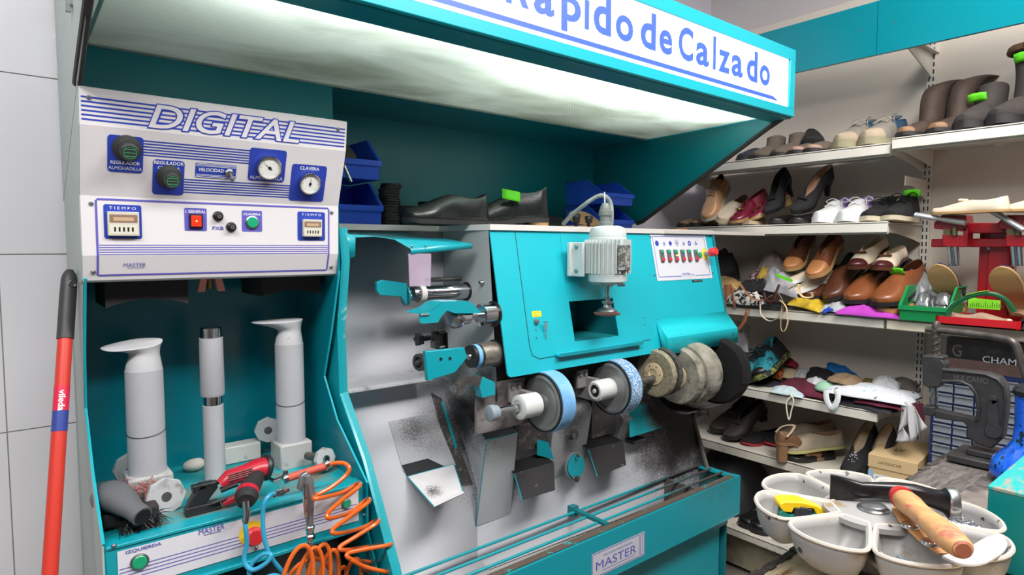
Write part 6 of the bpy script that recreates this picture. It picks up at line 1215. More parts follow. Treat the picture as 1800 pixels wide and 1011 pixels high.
# small stone / rag and white wedge block
o = thing('chalk_stone', 'whitish dusty stone on the bench behind the centre post', 'stone', (0.325, 1.54, 0.888)); m = MB(); random.seed(1)
m.grid(lambda u, v: (lambda d: Vector((0.322, 1.545, 0.903))+Vector((d[0]*0.024, d[1]*0.018, d[2]*0.014))*(1+0.12*noise.noise(Vector(d)*2)))((math.cos(2*PI*u)*math.sin(PI*v+0.001), math.sin(2*PI*u)*math.sin(PI*v+0.001), math.cos(PI*v))), 16, 10, True); m.build('stone', mat('stone_offwhite', (206, 200, 192), 0.8, bump=0.5, bscale=80), o)
o = thing('white_block', 'white grey oblong block lying on the bench against the cabinet back', 'block', (0.40, 1.55, 0.888)); m = MB(); p0 = hit(396, 815, y=1.53); m.box((0.385, 1.535, 0.8885), (0.468, 1.578, 0.93)); m.build('block', mat('block_white_dirty', (206, 208, 204), 0.5, noise2=((110, 106, 96), 26, 0.6, 0.68)), o, bevel=0.003)
# pneumatic stapler lying on the bench
st = thing('staple_gun', 'red and black pneumatic staple gun lying on the bench of the press', 'staple gun', (0.37, 1.31, 0.89))
RED = mat('stapler_red', (176, 28, 48), 0.38, coat=0.3); BK = mat('stapler_black', (32, 32, 34), 0.45)
YS_ = 1.285
def sp(px, py, y=YS_): return hit(px, py, y=y)
m = MB(); m.tube([sp(388, 852), sp(402, 840), sp(430, 832), sp(452, 824), sp(466, 822)], [0.013, 0.018, 0.020, 0.0225, 0.024], 18, flat=0.85); m.build('body', RED, st)
m = MB(); m.tube([sp(464, 822), sp(470, 822), sp(474, 822)], [0.0255, 0.0265, 0.022], 18); m.obox(sp(452, 814), (0.005, 0.004, 0.004)); m.build('rear_cap', BK, st)
m = MB()
for k in range(4): m.tube([sp(400+k*1, 836+k*3.2, YS_-0.018), sp(444+k, 823+k*3.2, YS_-0.0205)], 0.0016, 5)
m.build('body_ribs', mat('stapler_red_dark', (120, 18, 34), 0.5), st)
m = MB(); m.prism([sp(378, 848), sp(384, 857), sp(347, 907), sp(326, 911), (sp(332, 888)), sp(352, 854)], (0, 0.022, 0)); m.prism([sp(338, 856), sp(384, 846), sp(386, 852), sp(340, 868)], (0, 0.02, -0.002)); m.build('magazine', BK, st, bevel=0.002)
m = MB(); m.prism([sp(326, 896, YS_-0.004), sp(386, 882, YS_-0.004), sp(391, 893, YS_-0.004), sp(328, 913, YS_-0.004)], (0, 0.022, 0)); m.tube([sp(372, 886, YS_-0.008), sp(398, 876, YS_-0.008)], 0.003, 8); m.build('staple_track', mat('dark_gunmetal', (58, 58, 60), 0.4, 0.5), st, bevel=0.001)
m = MB(); m.prism([sp(392, 885, YS_-0.01), sp(416, 872, YS_-0.01), sp(418, 882, YS_-0.01), sp(394, 890, YS_-0.01)], (0, 0.014, 0)); m.build('trigger_guard', RED, st, bevel=0.001)
m = MB(); m.tube([sp(388, 862, YS_-0.006), sp(402, 856, YS_-0.01), sp(418, 850, YS_-0.012)], 0.006, 8); m.build('trigger', BK, st)
hp_ = [hit(452, 838, y=1.27), hit(444, 850, y=1.24), hit(437, 862, y=1.21), hit(433, 874, y=1.19), hit(432, 882, y=1.178)]
m = MB(); m.tube(hp_, [0.015, 0.0175, 0.0195, 0.0205, 0.016], 20); m.build('grip', mat('grip_black_rubber', (36, 34, 36), 0.7, bump=0.8, bscale=260), st); m = MB(); m.tube([hp_[2]+(hp_[2]-hp_[1])*0.2, hp_[3]-(hp_[3]-hp_[2])*0.2], [0.0207, 0.0213], 20); m.build('grip_band', RED, st)
m = MB(); q0 = hp_[4]; q1 = hit(434, 905, y=1.168); q2 = hit(431, 918, y=1.168); m.tube([q0, q0+(q1-q0)*0.3, q1, q2], [0.0075, 0.0068, 0.0062, 0.0062], 14); m.build('air_fitting', CHROME, st)
m = MB(); c0 = hit(483, 846, y=1.27); c1 = hit(500, 838, y=1.265); m.tube([sp(474, 842), c0, c1], [0.004, 0.005, 0.004], 10); m.build('nozzle_rod', CHROME, st)
# blue hoses
BH = mat('blue_air_hose', (48, 150, 186), 0.35)
o = thing('blue_air_hose', 'blue air hose hanging from the staple gun grip down past the stop button', 'hose', q2)
pp = [q2, hit(432, 932, y=1.165), hit(434, 955, y=1.165), hit(430, 975, y=1.165), hit(431, 992, y=1.16), hit(445, 1002, y=1.15), hit(468, 990, y=1.14), hit(476, 976, y=1.14), hit(462, 975, y=1.15), hit(444, 990, y=1.16), hit(438, 1008, y=1.16), hit(450, 1022, y=1.15), hit(480, 1012, y=1.14), hit(500, 1020, y=1.14), hit(520, 1045, y=1.14)]
m = MB(); m.tube(smooth(pp, 7), 0.0042, 10); m.build('hose', BH, o)
o = thing('blue_air_hose', 'blue air hose arching over the front panel right of the stop button', 'hose', hit(480, 871, y=1.17))
pp = [hit(484, 868, y=1.19), hit(474, 871, y=1.17), hit(465, 884, y=1.165), hit(462, 905, y=1.165), hit(463, 935, y=1.16), hit(468, 960, y=1.155), hit(478, 982, y=1.15), hit(492, 1000, y=1.15), hit(512, 1022, y=1.15)]
m = MB(); m.tube(smooth(pp, 7), 0.0042, 10); m.build('hose', BH, o); m = MB(); m.tube([hit(482, 869, y=1.188), hit(496, 866, y=1.2), hit(506, 863, y=1.21)], [0.0055, 0.0065, 0.005], 10); m.build('hose_coupling', CHROME, o)
# blow gun
bg = thing('air_blow_gun', 'grey metal air blow gun hanging over the white front plate', 'blow gun', hit(545, 870, y=1.19)); AL = mat('cast_aluminium', (150, 152, 156), 0.4, 0.7, var=0.15)
y = 1.185; m = MB(); m.tube([hit(540, 836, y=y), hit(543, 850, y=y), hit(546, 868, y=y), hit(545, 895, y=y), hit(544, 914, y=y), hit(545, 924, y=y)], [0.008, 0.0125, 0.0105, 0.0085, 0.0095, 0.008], 14, flat=0.8); m.build('gun_body', AL, bg)
m = MB(); m.prism([hit(524, 862, y=y), hit(530, 836, y=y), hit(540, 830, y=y), hit(548, 840, y=y), hit(538, 864, y=y)], (0, 0.012, 0)); m.build('gun_head', AL, bg, bevel=0.002)
m = MB(); m.tube([hit(536, 852, y=y-0.01), hit(536, 880, y=y-0.014), hit(538, 910, y=y-0.012)], [0.004, 0.004, 0.003], 8); m.build('gun_lever', CHROME, bg)
m = MB(); m.lathe([(0.006, 0), (0.009, 0.003), (0.009, 0.010), (0.0075, 0.012), (0.0075, 0.020), (0.0095, 0.022), (0.0095, 0.030), (0.006, 0.034)], hit(545, 922, y=y), (0, 0.02, -1), 6); m.build('coupling', CHROME, bg)
m = MB(); m.tube([hit(505, 846, y=1.235), hit(520, 838, y=1.235), hit(535, 832, y=1.235)], 0.0001, 4)
pc = [hit(545, 953, y=y), hit(545, 975, y=y), hit(542, 1000, y=y)]
m = MB()
hel = []
for k in range(60):
    t = k/59; c = pc[0].lerp(pc[2], t); hel.append(c+Vector((0.0045*math.cos(k*1.3), 0.0045*math.sin(k*1.3), 0)))
m.tube(hel, 0.0016, 5); m.build('spring_guard', mat('copper_spring', (190, 120, 84), 0.35, 0.8), bg)
# orange coil hose
oh = thing('orange_coil_hose', 'orange spiral air hose springing down in front of the right post', 'hose', hit(600, 840, y=1.15))
OR = mat('orange_hose', (214, 96, 26), 0.3, coat=0.4)
pp = [hit(575, 818, y=1.22), hit(590, 814, y=1.21), hit(606, 815, y=1.20), hit(614, 824, y=1.19), hit(606, 838, y=1.19), hit(580, 858, y=1.19), hit(554, 872, y=1.185)]
zig = [(556, 877, 0), (600, 866, 1), (629, 850, 1), (630, 856, 0), (600, 880, 0), (576, 903, 0), (580, 911, 0), (615, 901, 1), (645, 878, 1), (646, 884, 0), (612, 910, 0), (586, 930, 0), (590, 938, 0), (632, 930, 1), (662, 914, 1), (662, 920, 0), (628, 942, 0), (598, 961, 0), (604, 967, 0), (650, 961, 1), (684, 952, 1), (684, 958, 0), (640, 966, 0), (610, 974, 0), (620, 984, 0), (660, 990, 1), (688, 998, 1), (684, 1006, 0), (640, 996, 0), (614, 982, 0), (628, 992, 1), (660, 1010, 1), (690, 1012, 1), (670, 1026, 0)]
pp += [hit(px, py, y=1.15+(0.055 if bk else 0.0)) for px, py, bk in zig]
m = MB(); m.tube(smooth(pp, 7), 0.0043, 10); m.build('coiled_tube', OR, oh)
m = MB(); m.tube([hit(503, 842, y=1.235), hit(520, 836, y=1.23), hit(574, 819, y=1.22)], [0.0072, 0.0078, 0.0078], 14); m.build('red_sleeve', mat('faded_red_hose', (190, 84, 66), 0.6), oh)
for px, py, yy in ((502, 842, 1.235), (574, 817, 1.22)):
    c = hit(px, py, y=yy); m = MB(); m.lathe([(0.0095, -0.004), (0.0095, 0.004)], c, (1, 0, 0.25), 16); m.obox(c+Vector((0, 0, 0.012)), (0.004, 0.003, 0.005)); m.build('hose_clip', CHROME, oh)
m = MB(); c = hit(686, 965, y=1.16); m.tube([c+Vector((-0.008, 0, 0.004)), c+Vector((0, 0, 0.006)), c+Vector((0.004, 0, -0.004)), c+Vector((0.002, 0, -0.012))], 0.004, 8, flat=0.4); m.build('hose_hook', STEEL, oh)
# bundle of orange loops
ol = thing('orange_hose_bundle', 'bundle of orange hose loops hanging in the bay under the front plate', 'hose', hit(580, 1000, y=1.17))
random.seed(6)
for k, (cx_, top_, w_) in enumerate(((520, 962, 34), (540, 966, 30), (556, 960, 26), (572, 970, 24), (538, 985, 60), (612, 985, 22), (590, 1000, 18))):
    m = MB(); y0 = 1.13+0.012*k; P = []
    for j in range(25):
        a = PI*j/24; P.append(hit(cx_-w_*0.8*math.cos(a)+14*math.sin(a), top_+75-78*math.sin(a), y=y0+0.01*math.sin(a)))
    m.tube(P, 0.0043, 8); m.build('hose_loop', OR, ol)
o = thing('grey_canister', 'dark grey rounded canister standing in the shade under the front plate', 'canister', (0.50, 1.33, 0.122)); m = MB(); m.lathe([(0.085, 0), (0.09, 0.02), (0.09, 0.60), (0.075, 0.655), (0.04, 0.685), (0.0003, 0.69)], (0.48, 1.33, 0.122), (0, 0, 1), 36); m.build('tank', mat('tank_grey', (118, 118, 120), 0.5), o); m = MB(); m.lathe([(0.091, 0.55), (0.091, 0.57)], (0.48, 1.33, 0.122), (0, 0, 1), 36); m.build('tank_band', BLACK, o)
# ================================================================ cloths and bags on the rack
def cloth(label, q, h, mat_, seed, folds=9, amp=0.008, name='folded_cloth', cat='cloth', group=None, n=26, edge=0.12, solid=0.003, parent=None, ridge=1.0, drop=None):
    """crumpled cloth between four corner points q00 q10 q11 q01"""
    q = [Vector(p) for p in q]; c = sum(q, Vector())/4
    o = MB(); ORG[0] = c if parent is None else ORG[0]; rnd = random.Random(seed); ox = rnd.uniform(0, 50)
    def f(u, v):
        eu = edge*noise.noise(Vector((v*3+ox, seed, 0))); ev = edge*noise.noise(Vector((u*3, seed+9, ox)))
        uu = min(1.1, max(-0.1, u+eu*(2*u-1)*0.8)); vv = min(1.1, max(-0.1, v+ev*(2*v-1)*0.8))
        p = q[0]*(1-uu)*(1-vv)+q[1]*uu*(1-vv)+q[2]*uu*vv+q[3]*(1-uu)*vv
        b = (max(0.0, math.sin(PI*u))*max(0.0, math.sin(PI*v)))**0.45
        r_ = noise.noise(Vector((u*folds*0.5+ox, v*folds*0.22, seed))); r2 = noise.noise(Vector((u*folds, v*folds+ox, seed*3)))
        d = h*b+amp*(1-abs(r_)*2)*ridge*b+amp*0.7*r2*b
        if drop: d += 0
        return p+Vector((0, 0, d))
    o.grid(f, n, n)
    ob = o.build(name, mat_, parent, subd=1, off=0, sharp=60)
    m1 = ob.modifiers[0]; ob.modifiers.clear()
    s_ = ob.modifiers.new('s', 'SOLIDIFY'); s_.thickness = solid; s_.offset = 0; u_ = ob.modifiers.new('u', 'SUBSURF'); u_.levels = 1; u_.render_levels = 1
    ob.location = c if parent is None else ob.location
    if parent is None: tag(ob, label, cat, group)
    return ob
def V(px, py, **k): return hit(px, py, **k)
def strap(label, pts, r, M, name='bag_strap', cat='strap', flat=0.3, parent=None):
    P = smooth(pts, 6); 
    if parent is None: ORG[0] = P[0].copy()
    m = MB(); m.tube(P, r, 8, flat=flat); ob = m.build(name, M, parent)
    if parent is None: ob.location = ORG[0]; tag(ob, label, cat)
    return ob
CB = mat('black_cloth', (24, 24, 28), 0.9, bump=0.3, bscale=100); CBU = mat('burgundy_cloth', (98, 30, 52), 0.9); CY = mat('mustard_leather', (206, 172, 42), 0.6, var=0.1, vscale=30); CMG = mat('magenta_cloth', (186, 62, 186), 0.85); CBL = mat('royal_blue_cloth', (34, 66, 170), 0.8)
CW = mat('white_cloth', (222, 222, 228), 0.85); CPB = mat('pale_blue_cloth', (196, 214, 220), 0.9); CMN = mat('mint_cloth', (160, 206, 176), 0.8); CNU = mat('nude_brown_cloth', (142, 118, 92), 0.8); COL = mat('olive_gold_cloth', (124, 110, 52), 0.5, var=0.5, vscale=50); CNV = mat('navy_cloth', (38, 40, 66), 0.9); CG = mat('charcoal_cloth', (46, 46, 54), 0.95); CRD = mat('dark_red_cloth', (128, 18, 36), 0.85); CBR = mat('bright_blue_cloth', (14, 98, 168), 0.5); CLG = mat('light_grey_cloth', (176, 176, 180), 0.9)
CPR = mat('printed_white_cloth', (224, 224, 230), 0.85, noise2=((130, 200, 214), 30, 0.60, 0.63), spots=((110, 112, 120), 36, 0.66))
STR = mat('woven_straw', (198, 162, 104), 0.9, var=0.5, vscale=180, bump=1, bscale=200); ZEB = mat('zebra_fabric', (210, 208, 200), 0.8, noise2=((24, 24, 28), 60, 0.49, 0.52)); WVN = mat('woven_burgundy', (196, 180, 176), 0.8, noise2=((84, 34, 56), 70, 0.44, 0.5)); MUS = mat('mustard_braid', (180, 150, 60), 0.8, var=0.4, vscale=120)
PLB = mat('clear_plastic_bag', (206, 206, 214), 0.12, alpha=0.42, bump=0.6, bscale=60); PLW = mat('white_thin_bag', (214, 212, 216), 0.5, alpha=0.8)
zc_ = ZC+0.002
# shelf c, left half
cloth('black folded clothes heap at the left end of the third shelf', (V(1252, 470, x=2.52), V(1300, 470, x=2.55), V(1300, 440, x=2.84), V(1254, 440, x=2.84)), 0.07, CB, 1, h_ if False else 9, 0.014, name='clothes_heap') if False else None
def on_c(px, x, dz=0): p = hit(px, 500, x=x); return Vector((x, p.y, ZC+dz))
cloth('black folded clothes heap at the left end of the third shelf', (on_c(1240, 2.60, 0.10), on_c(1298, 2.60, 0.10), on_c(1300, 2.84, 0.10), on_c(1254, 2.84, 0.10)), 0.13, CB, 1, 9, 0.02, name='clothes_heap')
cloth('woven straw bag under the black clothes on the third shelf', (on_c(1236, 2.52, 0.06), on_c(1302, 2.52, 0.055), on_c(1310, 2.72, 0.06), on_c(1256, 2.72, 0.06)), 0.06, STR, 2, 4, 0.004, name='straw_bag', cat='bag')
cloth('cream flap of a bag below the woven straw on the third shelf', (on_c(1242, 2.50, 0.045), on_c(1290, 2.50, 0.05), on_c(1300, 2.7, 0.05), on_c(1260, 2.7, 0.05)), 0.02, mat('cream_flap', (200, 178, 148), 0.7), 4, 5, 0.004, name='bag_flap', cat='bag')
cloth('brown leather bag at the left edge of the third shelf beside the machine', (on_c(1256, 2.475, 0.006), on_c(1296, 2.48, 0.010), on_c(1304, 2.58, 0.06), on_c(1262, 2.60, 0.06)), 0.045, LEAD('saddle_leather', (140, 92, 64), 0.5), 5, 6, 0.010, name='leather_bag', cat='bag')
cloth('black and white zebra patterned bag on the third shelf front', (on_c(1275, 2.465, 0.006), on_c(1340, 2.465, 0.006), on_c(1352, 2.58, 0.03), on_c(1288, 2.58, 0.03)), 0.055, ZEB, 6, 6, 0.008, name='patterned_bag', cat='bag')
cloth('flat black pouch under the zebra patterned bag', (on_c(1290, 2.462, 0.001), on_c(1378, 2.462, 0.001), on_c(1390, 2.62, 0.002), on_c(1300, 2.62, 0.002)), 0.018, CB, 7, 5, 0.003, name='black_pouch', cat='bag')
cloth('black strappy bag lying on the zebra patterned bag', (on_c(1296, 2.50, 0.065), on_c(1366, 2.50, 0.06), on_c(1376, 2.66, 0.06), on_c(1306, 2.66, 0.06)), 0.045, CB, 8, 8, 0.018, name='black_bag', cat='bag')
cloth('burgundy and white woven clutch behind the black strappy bag', (on_c(1310, 2.56, 0.075), on_c(1346, 2.54, 0.075), on_c(1350, 2.66, 0.14), on_c(1322, 2.66, 0.14)), 0.035, WVN, 9, 4, 0.004, name='woven_clutch', cat='bag')
cloth('mustard braided belt roll beside the woven clutch', (on_c(1330, 2.56, 0.12), on_c(1350, 2.555, 0.11), on_c(1354, 2.64, 0.15), on_c(1338, 2.64, 0.15)), 0.03, MUS, 10, 4, 0.004, name='braided_belt', cat='belt')
cloth('pale pinkish grey crumpled cloth behind the woven clutch', (on_c(1326, 2.66, 0.12), on_c(1376, 2.66, 0.12), on_c(1384, 2.84, 0.14), on_c(1334, 2.84, 0.14)), 0.09, mat('pink_grey_cloth', (168, 154, 154), 0.85), 11, 9, 0.02)
cloth('small bright green cloth tucked behind the brown pumps', (on_c(1376, 2.68, 0.15), on_c(1392, 2.68, 0.13), on_c(1394, 2.76, 0.18), on_c(1380, 2.76, 0.19)), 0.02, mat('bright_green_cloth', (60, 190, 30), 0.7), 12, 6, 0.01)
pb = cloth('clear plastic bag holding white shoes and a green label on the third shelf', (on_c(1342, 2.475, 0.075), on_c(1404, 2.475, 0.05), on_c(1410, 2.66, 0.09), on_c(1342, 2.66, 0.14)), 0.06, PLB, 13, 8, 0.018, name='clear_plastic_bag', cat='plastic bag', solid=0.0012)
o = shoe('flat_shoe', 'white flat shoe inside the clear plastic bag, left one', CRM, WHL, WHL, L=0.22, W=0.075, H=0.035, vamp=0.035); pose(o, on_c(1368, 2.51, 0.08), -0.5, 0.25, 0.3, L=0.22)
o = shoe('flat_shoe', 'white flat shoe inside the clear plastic bag, right one', CRM, WHL, WHL, L=0.22, W=0.075, H=0.035, vamp=0.035); pose(o, on_c(1392, 2.50, 0.055), -0.5, 0.3, 0.2, L=0.22)
a = V(1364, 483, x=2.462); b = V(1393, 494, x=2.462); m = MB(); ORG[0] = a; dv = (b-a).normalized(); up_ = Vector((0, 0, 1)); m.prism([a-up_*0.006, b-up_*0.006, b+up_*0.006, a+up_*0.006], (0.001, 0, 0)); gl_ = m.build('green_label', mat('green_paper', (0, 0, 0)), None); gl_.location = a; tag(gl_, 'narrow green label lying on the clear plastic bag', 'label')
cloth('mustard yellow leather piece drooping over the third shelf edge', (V(1384, 536, x=2.462), V(1440, 550, x=2.462), on_c(1466, 2.60, 0.018), on_c(1396, 2.60, 0.03)), 0.028, CY, 14, 6, 0.010, name='leather_piece', cat='leather piece')
cloth('grey white cloth between the yellow leather and the magenta cloth', (on_c(1444, 2.47, 0.004), on_c(1492, 2.47, 0.008), on_c(1500, 2.62, 0.012), on_c(1452, 2.62, 0.012)), 0.030, CLG, 15, 8, 0.010)
cloth('royal blue cloth corner hanging at the third shelf edge', (V(1446, 552, x=2.464), V(1464, 546, x=2.464), on_c(1474, 2.52, 0.012), on_c(1446, 2.52, 0.012)), 0.012, CBL, 16, 6, 0.006)
cloth('navy cloth under the tan brown slip-on shoe', (on_c(1440, 2.50, 0.0), on_c(1530, 2.50, 0.0), on_c(1540, 2.74, 0.004), on_c(1450, 2.74, 0.004)), 0.022, CNV, 17, 6, 0.005)
cloth('magenta cloth along the third shelf front edge', (on_c(1472, 2.455, 0.002), on_c(1586, 2.455, 0.0), on_c(1584, 2.53, 0.004), on_c(1474, 2.54, 0.010)), 0.026, CMG, 18, 9, 0.010)
o = shoe('sandal', 'tan sandal with navy straps lying under the green-tagged brown shoe', TAN, TAN, TAN, L=0.22, W=0.09, H=0.02, vamp=0.028, side=NAVY); pose(o, on_c(1545, 2.475, 0.018), -0.7, 0.0, L=0.22)
cloth('black leather handbag behind the brown shoes near the slotted upright', (on_c(1558, 2.66, 0.02), on_c(1616, 2.62, 0.02), on_c(1622, 2.82, 0.13), on_c(1572, 2.82, 0.13)), 0.12, CB, 19, 4, 0.008, name='black_handbag', cat='bag')
# straps hanging over the third shelf
strap('cream thin bag strap looping low over the third shelf edge', [on_c(1330, 2.46, 0.07), V(1336, 530, x=2.452), V(1338, 552, x=2.452), V(1352, 564, x=2.452), V(1368, 558, x=2.452), V(1378, 540, x=2.455), on_c(1374, 2.46, 0.05), on_c(1362, 2.47, 0.085)], 0.0035, mat('cream_strap', (206, 190, 176), 0.6))
strap('tan strap loop hanging straight down from the third shelf', [on_c(1372, 2.46, 0.04), V(1382, 540, x=2.452), V(1385, 565, x=2.452), V(1379, 582, x=2.450), V(1373, 578, x=2.450), V(1373, 552, x=2.454), on_c(1376, 2.47, 0.02)], 0.0045, mat('tan_strap', (204, 178, 138), 0.6))
strap('brown leather strap end hanging below the third shelf by the machine hood', [on_c(1316, 2.47, -0.01), V(1313, 548, x=2.45), V(1308, 565, x=2.45), V(1297, 580, x=2.45)], 0.007, _M['saddle_leather'])
for (p0, p1, lab) in (((1286, 505), (1291, 541), 'upright brown leather strap over the zebra patterned bag'), ((1278, 506), (1274, 538), 'slanting brown leather strap at the left of the zebra patterned bag')):
    strap(lab, [V(p0[0], p0[1], x=2.452), V((p0[0]+p1[0])/2, (p0[1]+p1[1])/2, x=2.448), V(p1[0], p1[1], x=2.450)], 0.006, _M['saddle_leather'])
strap('curled brown leather strap crossing the zebra patterned bag', [V(1302, 500, x=2.455), V(1310, 512, x=2.45), V(1322, 524, x=2.445), V(1340, 528, x=2.45), V(1356, 520, x=2.45)], 0.008, _M['saddle_leather'])
strap('dark burgundy buckled strap curl right of the zebra patterned bag', [V(1342, 514, x=2.448), V(1346, 528, x=2.446), V(1358, 530, x=2.446), V(1364, 516, x=2.45), V(1370, 500, x=2.46)], 0.006, LEAD('burgundy_strap', (70, 32, 34), 0.4))
strap('tan bag strap curl above the mustard leather', [V(1386, 508, x=2.455), V(1404, 500, x=2.45), V(1404, 510, x=2.445), V(1412, 522, x=2.445), V(1428, 522, x=2.45), V(1426, 516, x=2.46)], 0.007, mat('tan_strap', (0, 0, 0)))
# clear bag above the fourth shelf
def on_d(px, x, dz=0): p = hit(px, 650, x=x); return Vector((x, p.y, ZD+dz))
cloth('translucent plastic bag standing at the left end of the fourth shelf', (on_d(1262, 2.62, 0.10), on_d(1316, 2.62, 0.13), on_d(1316, 2.80, 0.22), on_d(1262, 2.80, 0.20)), 0.06, PLW, 20, 9, 0.02, name='plastic_bag', cat='plastic bag', solid=0.001)
cloth('black cloth spread over the left part of the fourth shelf', (on_d(1240, 2.468, 0.001), on_d(1352, 2.56, 0.002), on_d(1420, 2.82, 0.004), on_d(1300, 2.82, 0.004)), 0.008, CG, 21, 5, 0.002, edge=0.05)
cloth('pale blue folded cloth at the front of the fourth shelf', (on_d(1353, 2.462, 0.002), on_d(1412, 2.462, 0.002), on_d(1424, 2.56, 0.004), on_d(1366, 2.58, 0.004)), 0.018, CPB, 22, 7, 0.006)
strap('cream cord loop hanging down from the pale blue cloth', [V(1392, 696, x=2.46), V(1383, 706, x=2.452), V(1383, 722, x=2.452), V(1387, 738, x=2.452), V(1391, 722, x=2.452), V(1395, 704, x=2.453), V(1388, 692, x=2.462)], 0.0028, mat('cream_cord', (222, 216, 200), 0.8), name='cord_loop', cat='cord', flat=1.0)
cloth('burgundy cloth lying in the middle of the fourth shelf', (on_d(1366, 2.55, 0.004), on_d(1450, 2.47, 0.008), on_d(1460, 2.66, 0.012), on_d(1386, 2.72, 0.012)), 0.030, CBU, 23, 6, 0.012)
cloth('white cloth scrap between the burgundy cloth and the mint bra', (on_d(1412, 2.60, 0.03), on_d(1452, 2.54, 0.03), on_d(1462, 2.66, 0.03), on_d(1424, 2.70, 0.03)), 0.022, CW, 24, 6, 0.010)
cloth('dark red cloth strip at the back wall above the hiking shoes', (on_d(1355, 2.74, 0.085), on_d(1400, 2.74, 0.065), on_d(1404, 2.83, 0.07), on_d(1364, 2.83, 0.09)), 0.018, CRD, 25, 6, 0.006)
cloth('cream folded cloth under the dark red strip', (on_d(1362, 2.70, 0.02), on_d(1404, 2.68, 0.02), on_d(1412, 2.82, 0.045), on_d(1370, 2.82, 0.05)), 0.02, mat('cream_cloth', (196, 180, 144), 0.85), 26, 5, 0.005)
cloth('orange patterned cloth scrap beside the right hiking shoe', (on_d(1358, 2.66, 0.02), on_d(1374, 2.64, 0.02), on_d(1378, 2.72, 0.05), on_d(1364, 2.72, 0.05)), 0.02, mat('orange_cloth', (190, 92, 40), 0.8, noise2=((60, 30, 20), 50, 0.5, 0.6)), 27, 5, 0.006)
cloth('light grey cloth leaning between dark red and black cloths', (on_d(1392, 2.66, 0.02), on_d(1418, 2.64, 0.02), on_d(1424, 2.76, 0.06), on_d(1404, 2.76, 0.06)), 0.018, CLG, 28, 5, 0.006)
cloth('black cloth fold standing behind the mint bra', (on_d(1414, 2.64, 0.03), on_d(1470, 2.60, 0.03), on_d(1480, 2.76, 0.05), on_d(1424, 2.78, 0.07)), 0.03, CB, 29, 5, 0.006)
cloth('bright blue cloth behind the mint bra against the rack panel', (on_d(1450, 2.74, 0.07), on_d(1512, 2.74, 0.02), on_d(1520, 2.82, 0.03), on_d(1456, 2.82, 0.09)), 0.03, CBR, 30, 7, 0.010)
br = thing('mint_bra', 'mint green bra with brown lined cup on top of the cloths of the fourth shelf', 'bra', on_d(1476, 2.60, 0.06))
for px, x, sc, M2, nm in ((1456, 2.545, 1.0, CMN, 'cup'), (1490, 2.575, 1.15, CMN, 'cup')):
    c = on_d(px, x, 0.035); m = MB(); m.grid(lambda u, v: c+Vector((0.045*sc*math.cos(2*PI*u)*math.sin(PI/2*v), 0.05*sc*math.sin(2*PI*u)*math.sin(PI/2*v), 0.038*sc*math.cos(PI/2*v))), 20, 7, True); m.build(nm, M2, br, solid=0.003)
c = on_d(1484, 2.565, 0.078); cloth('', (c+Vector((-0.05, 0.05, 0)), c+Vector((-0.05, -0.06, -0.006)), c+Vector((0.07, -0.05, 0)), c+Vector((0.07, 0.06, 0.004))), 0.02, CNU, 31, 6, 0.008, name='cup_lining', parent=br)
strap('', [on_d(1500, 2.52, 0.035), on_d(1520, 2.50, 0.030), on_d(1532, 2.52, 0.032), on_d(1540, 2.58, 0.03)], 0.006, CMN, name='shoulder_band', parent=br)
cloth('olive gold shiny cloth right of the mint bra', (on_d(1508, 2.60, 0.035), on_d(1546, 2.58, 0.035), on_d(1552, 2.74, 0.045), on_d(1512, 2.74, 0.05)), 0.028, COL, 32, 9, 0.010)
cloth('charcoal folded trousers under the printed white cloth', (on_d(1464, 2.465, 0.002), on_d(1570, 2.475, 0.002), on_d(1590, 2.66, 0.004), on_d(1476, 2.66, 0.004)), 0.020, CG, 33, 5, 0.003)
cloth('dark burgundy folded cloth between charcoal trousers and printed cloth', (on_d(1500, 2.468, 0.022), on_d(1596, 2.49, 0.022), on_d(1622, 2.72, 0.03), on_d(1512, 2.66, 0.03)), 0.014, CBU, 34, 5, 0.004)
cloth('white cloth printed with pale blue and grey figures on the fourth shelf', (on_d(1448, 2.455, 0.042), on_d(1600, 2.485, 0.040), on_d(1622, 2.68, 0.05), on_d(1468, 2.60, 0.045)), 0.030, CPR, 35, 5, 0.008, n=34)
strap('white end of the printed cloth looping over the fourth shelf edge', [V(1452, 686, x=2.452), V(1453, 702, x=2.445), V(1460, 716, x=2.443), V(1468, 712, x=2.443), V(1473, 698, x=2.446), V(1470, 686, x=2.454)], 0.011, CPR, name='cloth_loop', cat='cloth', flat=0.35)
cloth('light grey crumpled cloth on the printed white cloth', (on_d(1530, 2.58, 0.07), on_d(1580, 2.58, 0.07), on_d(1586, 2.70, 0.07), on_d(1540, 2.70, 0.07)), 0.028, CLG, 36, 7, 0.012)
cloth('dark grey lid-like folded cloth at the back right of the fourth shelf', (on_d(1560, 2.68, 0.06), on_d(1612, 2.68, 0.05), on_d(1618, 2.80, 0.06), on_d(1570, 2.80, 0.06)), 0.03, mat('grey_felt', (96, 92, 90), 0.9), 37, 4, 0.004)
cloth('mustard scrap at the right end of the printed cloth', (on_d(1588, 2.49, 0.02), on_d(1612, 2.50, 0.02), on_d(1616, 2.56, 0.025), on_d(1592, 2.56, 0.03)), 0.010, mat('mustard_scrap', (176, 146, 50), 0.6), 38, 5, 0.004)
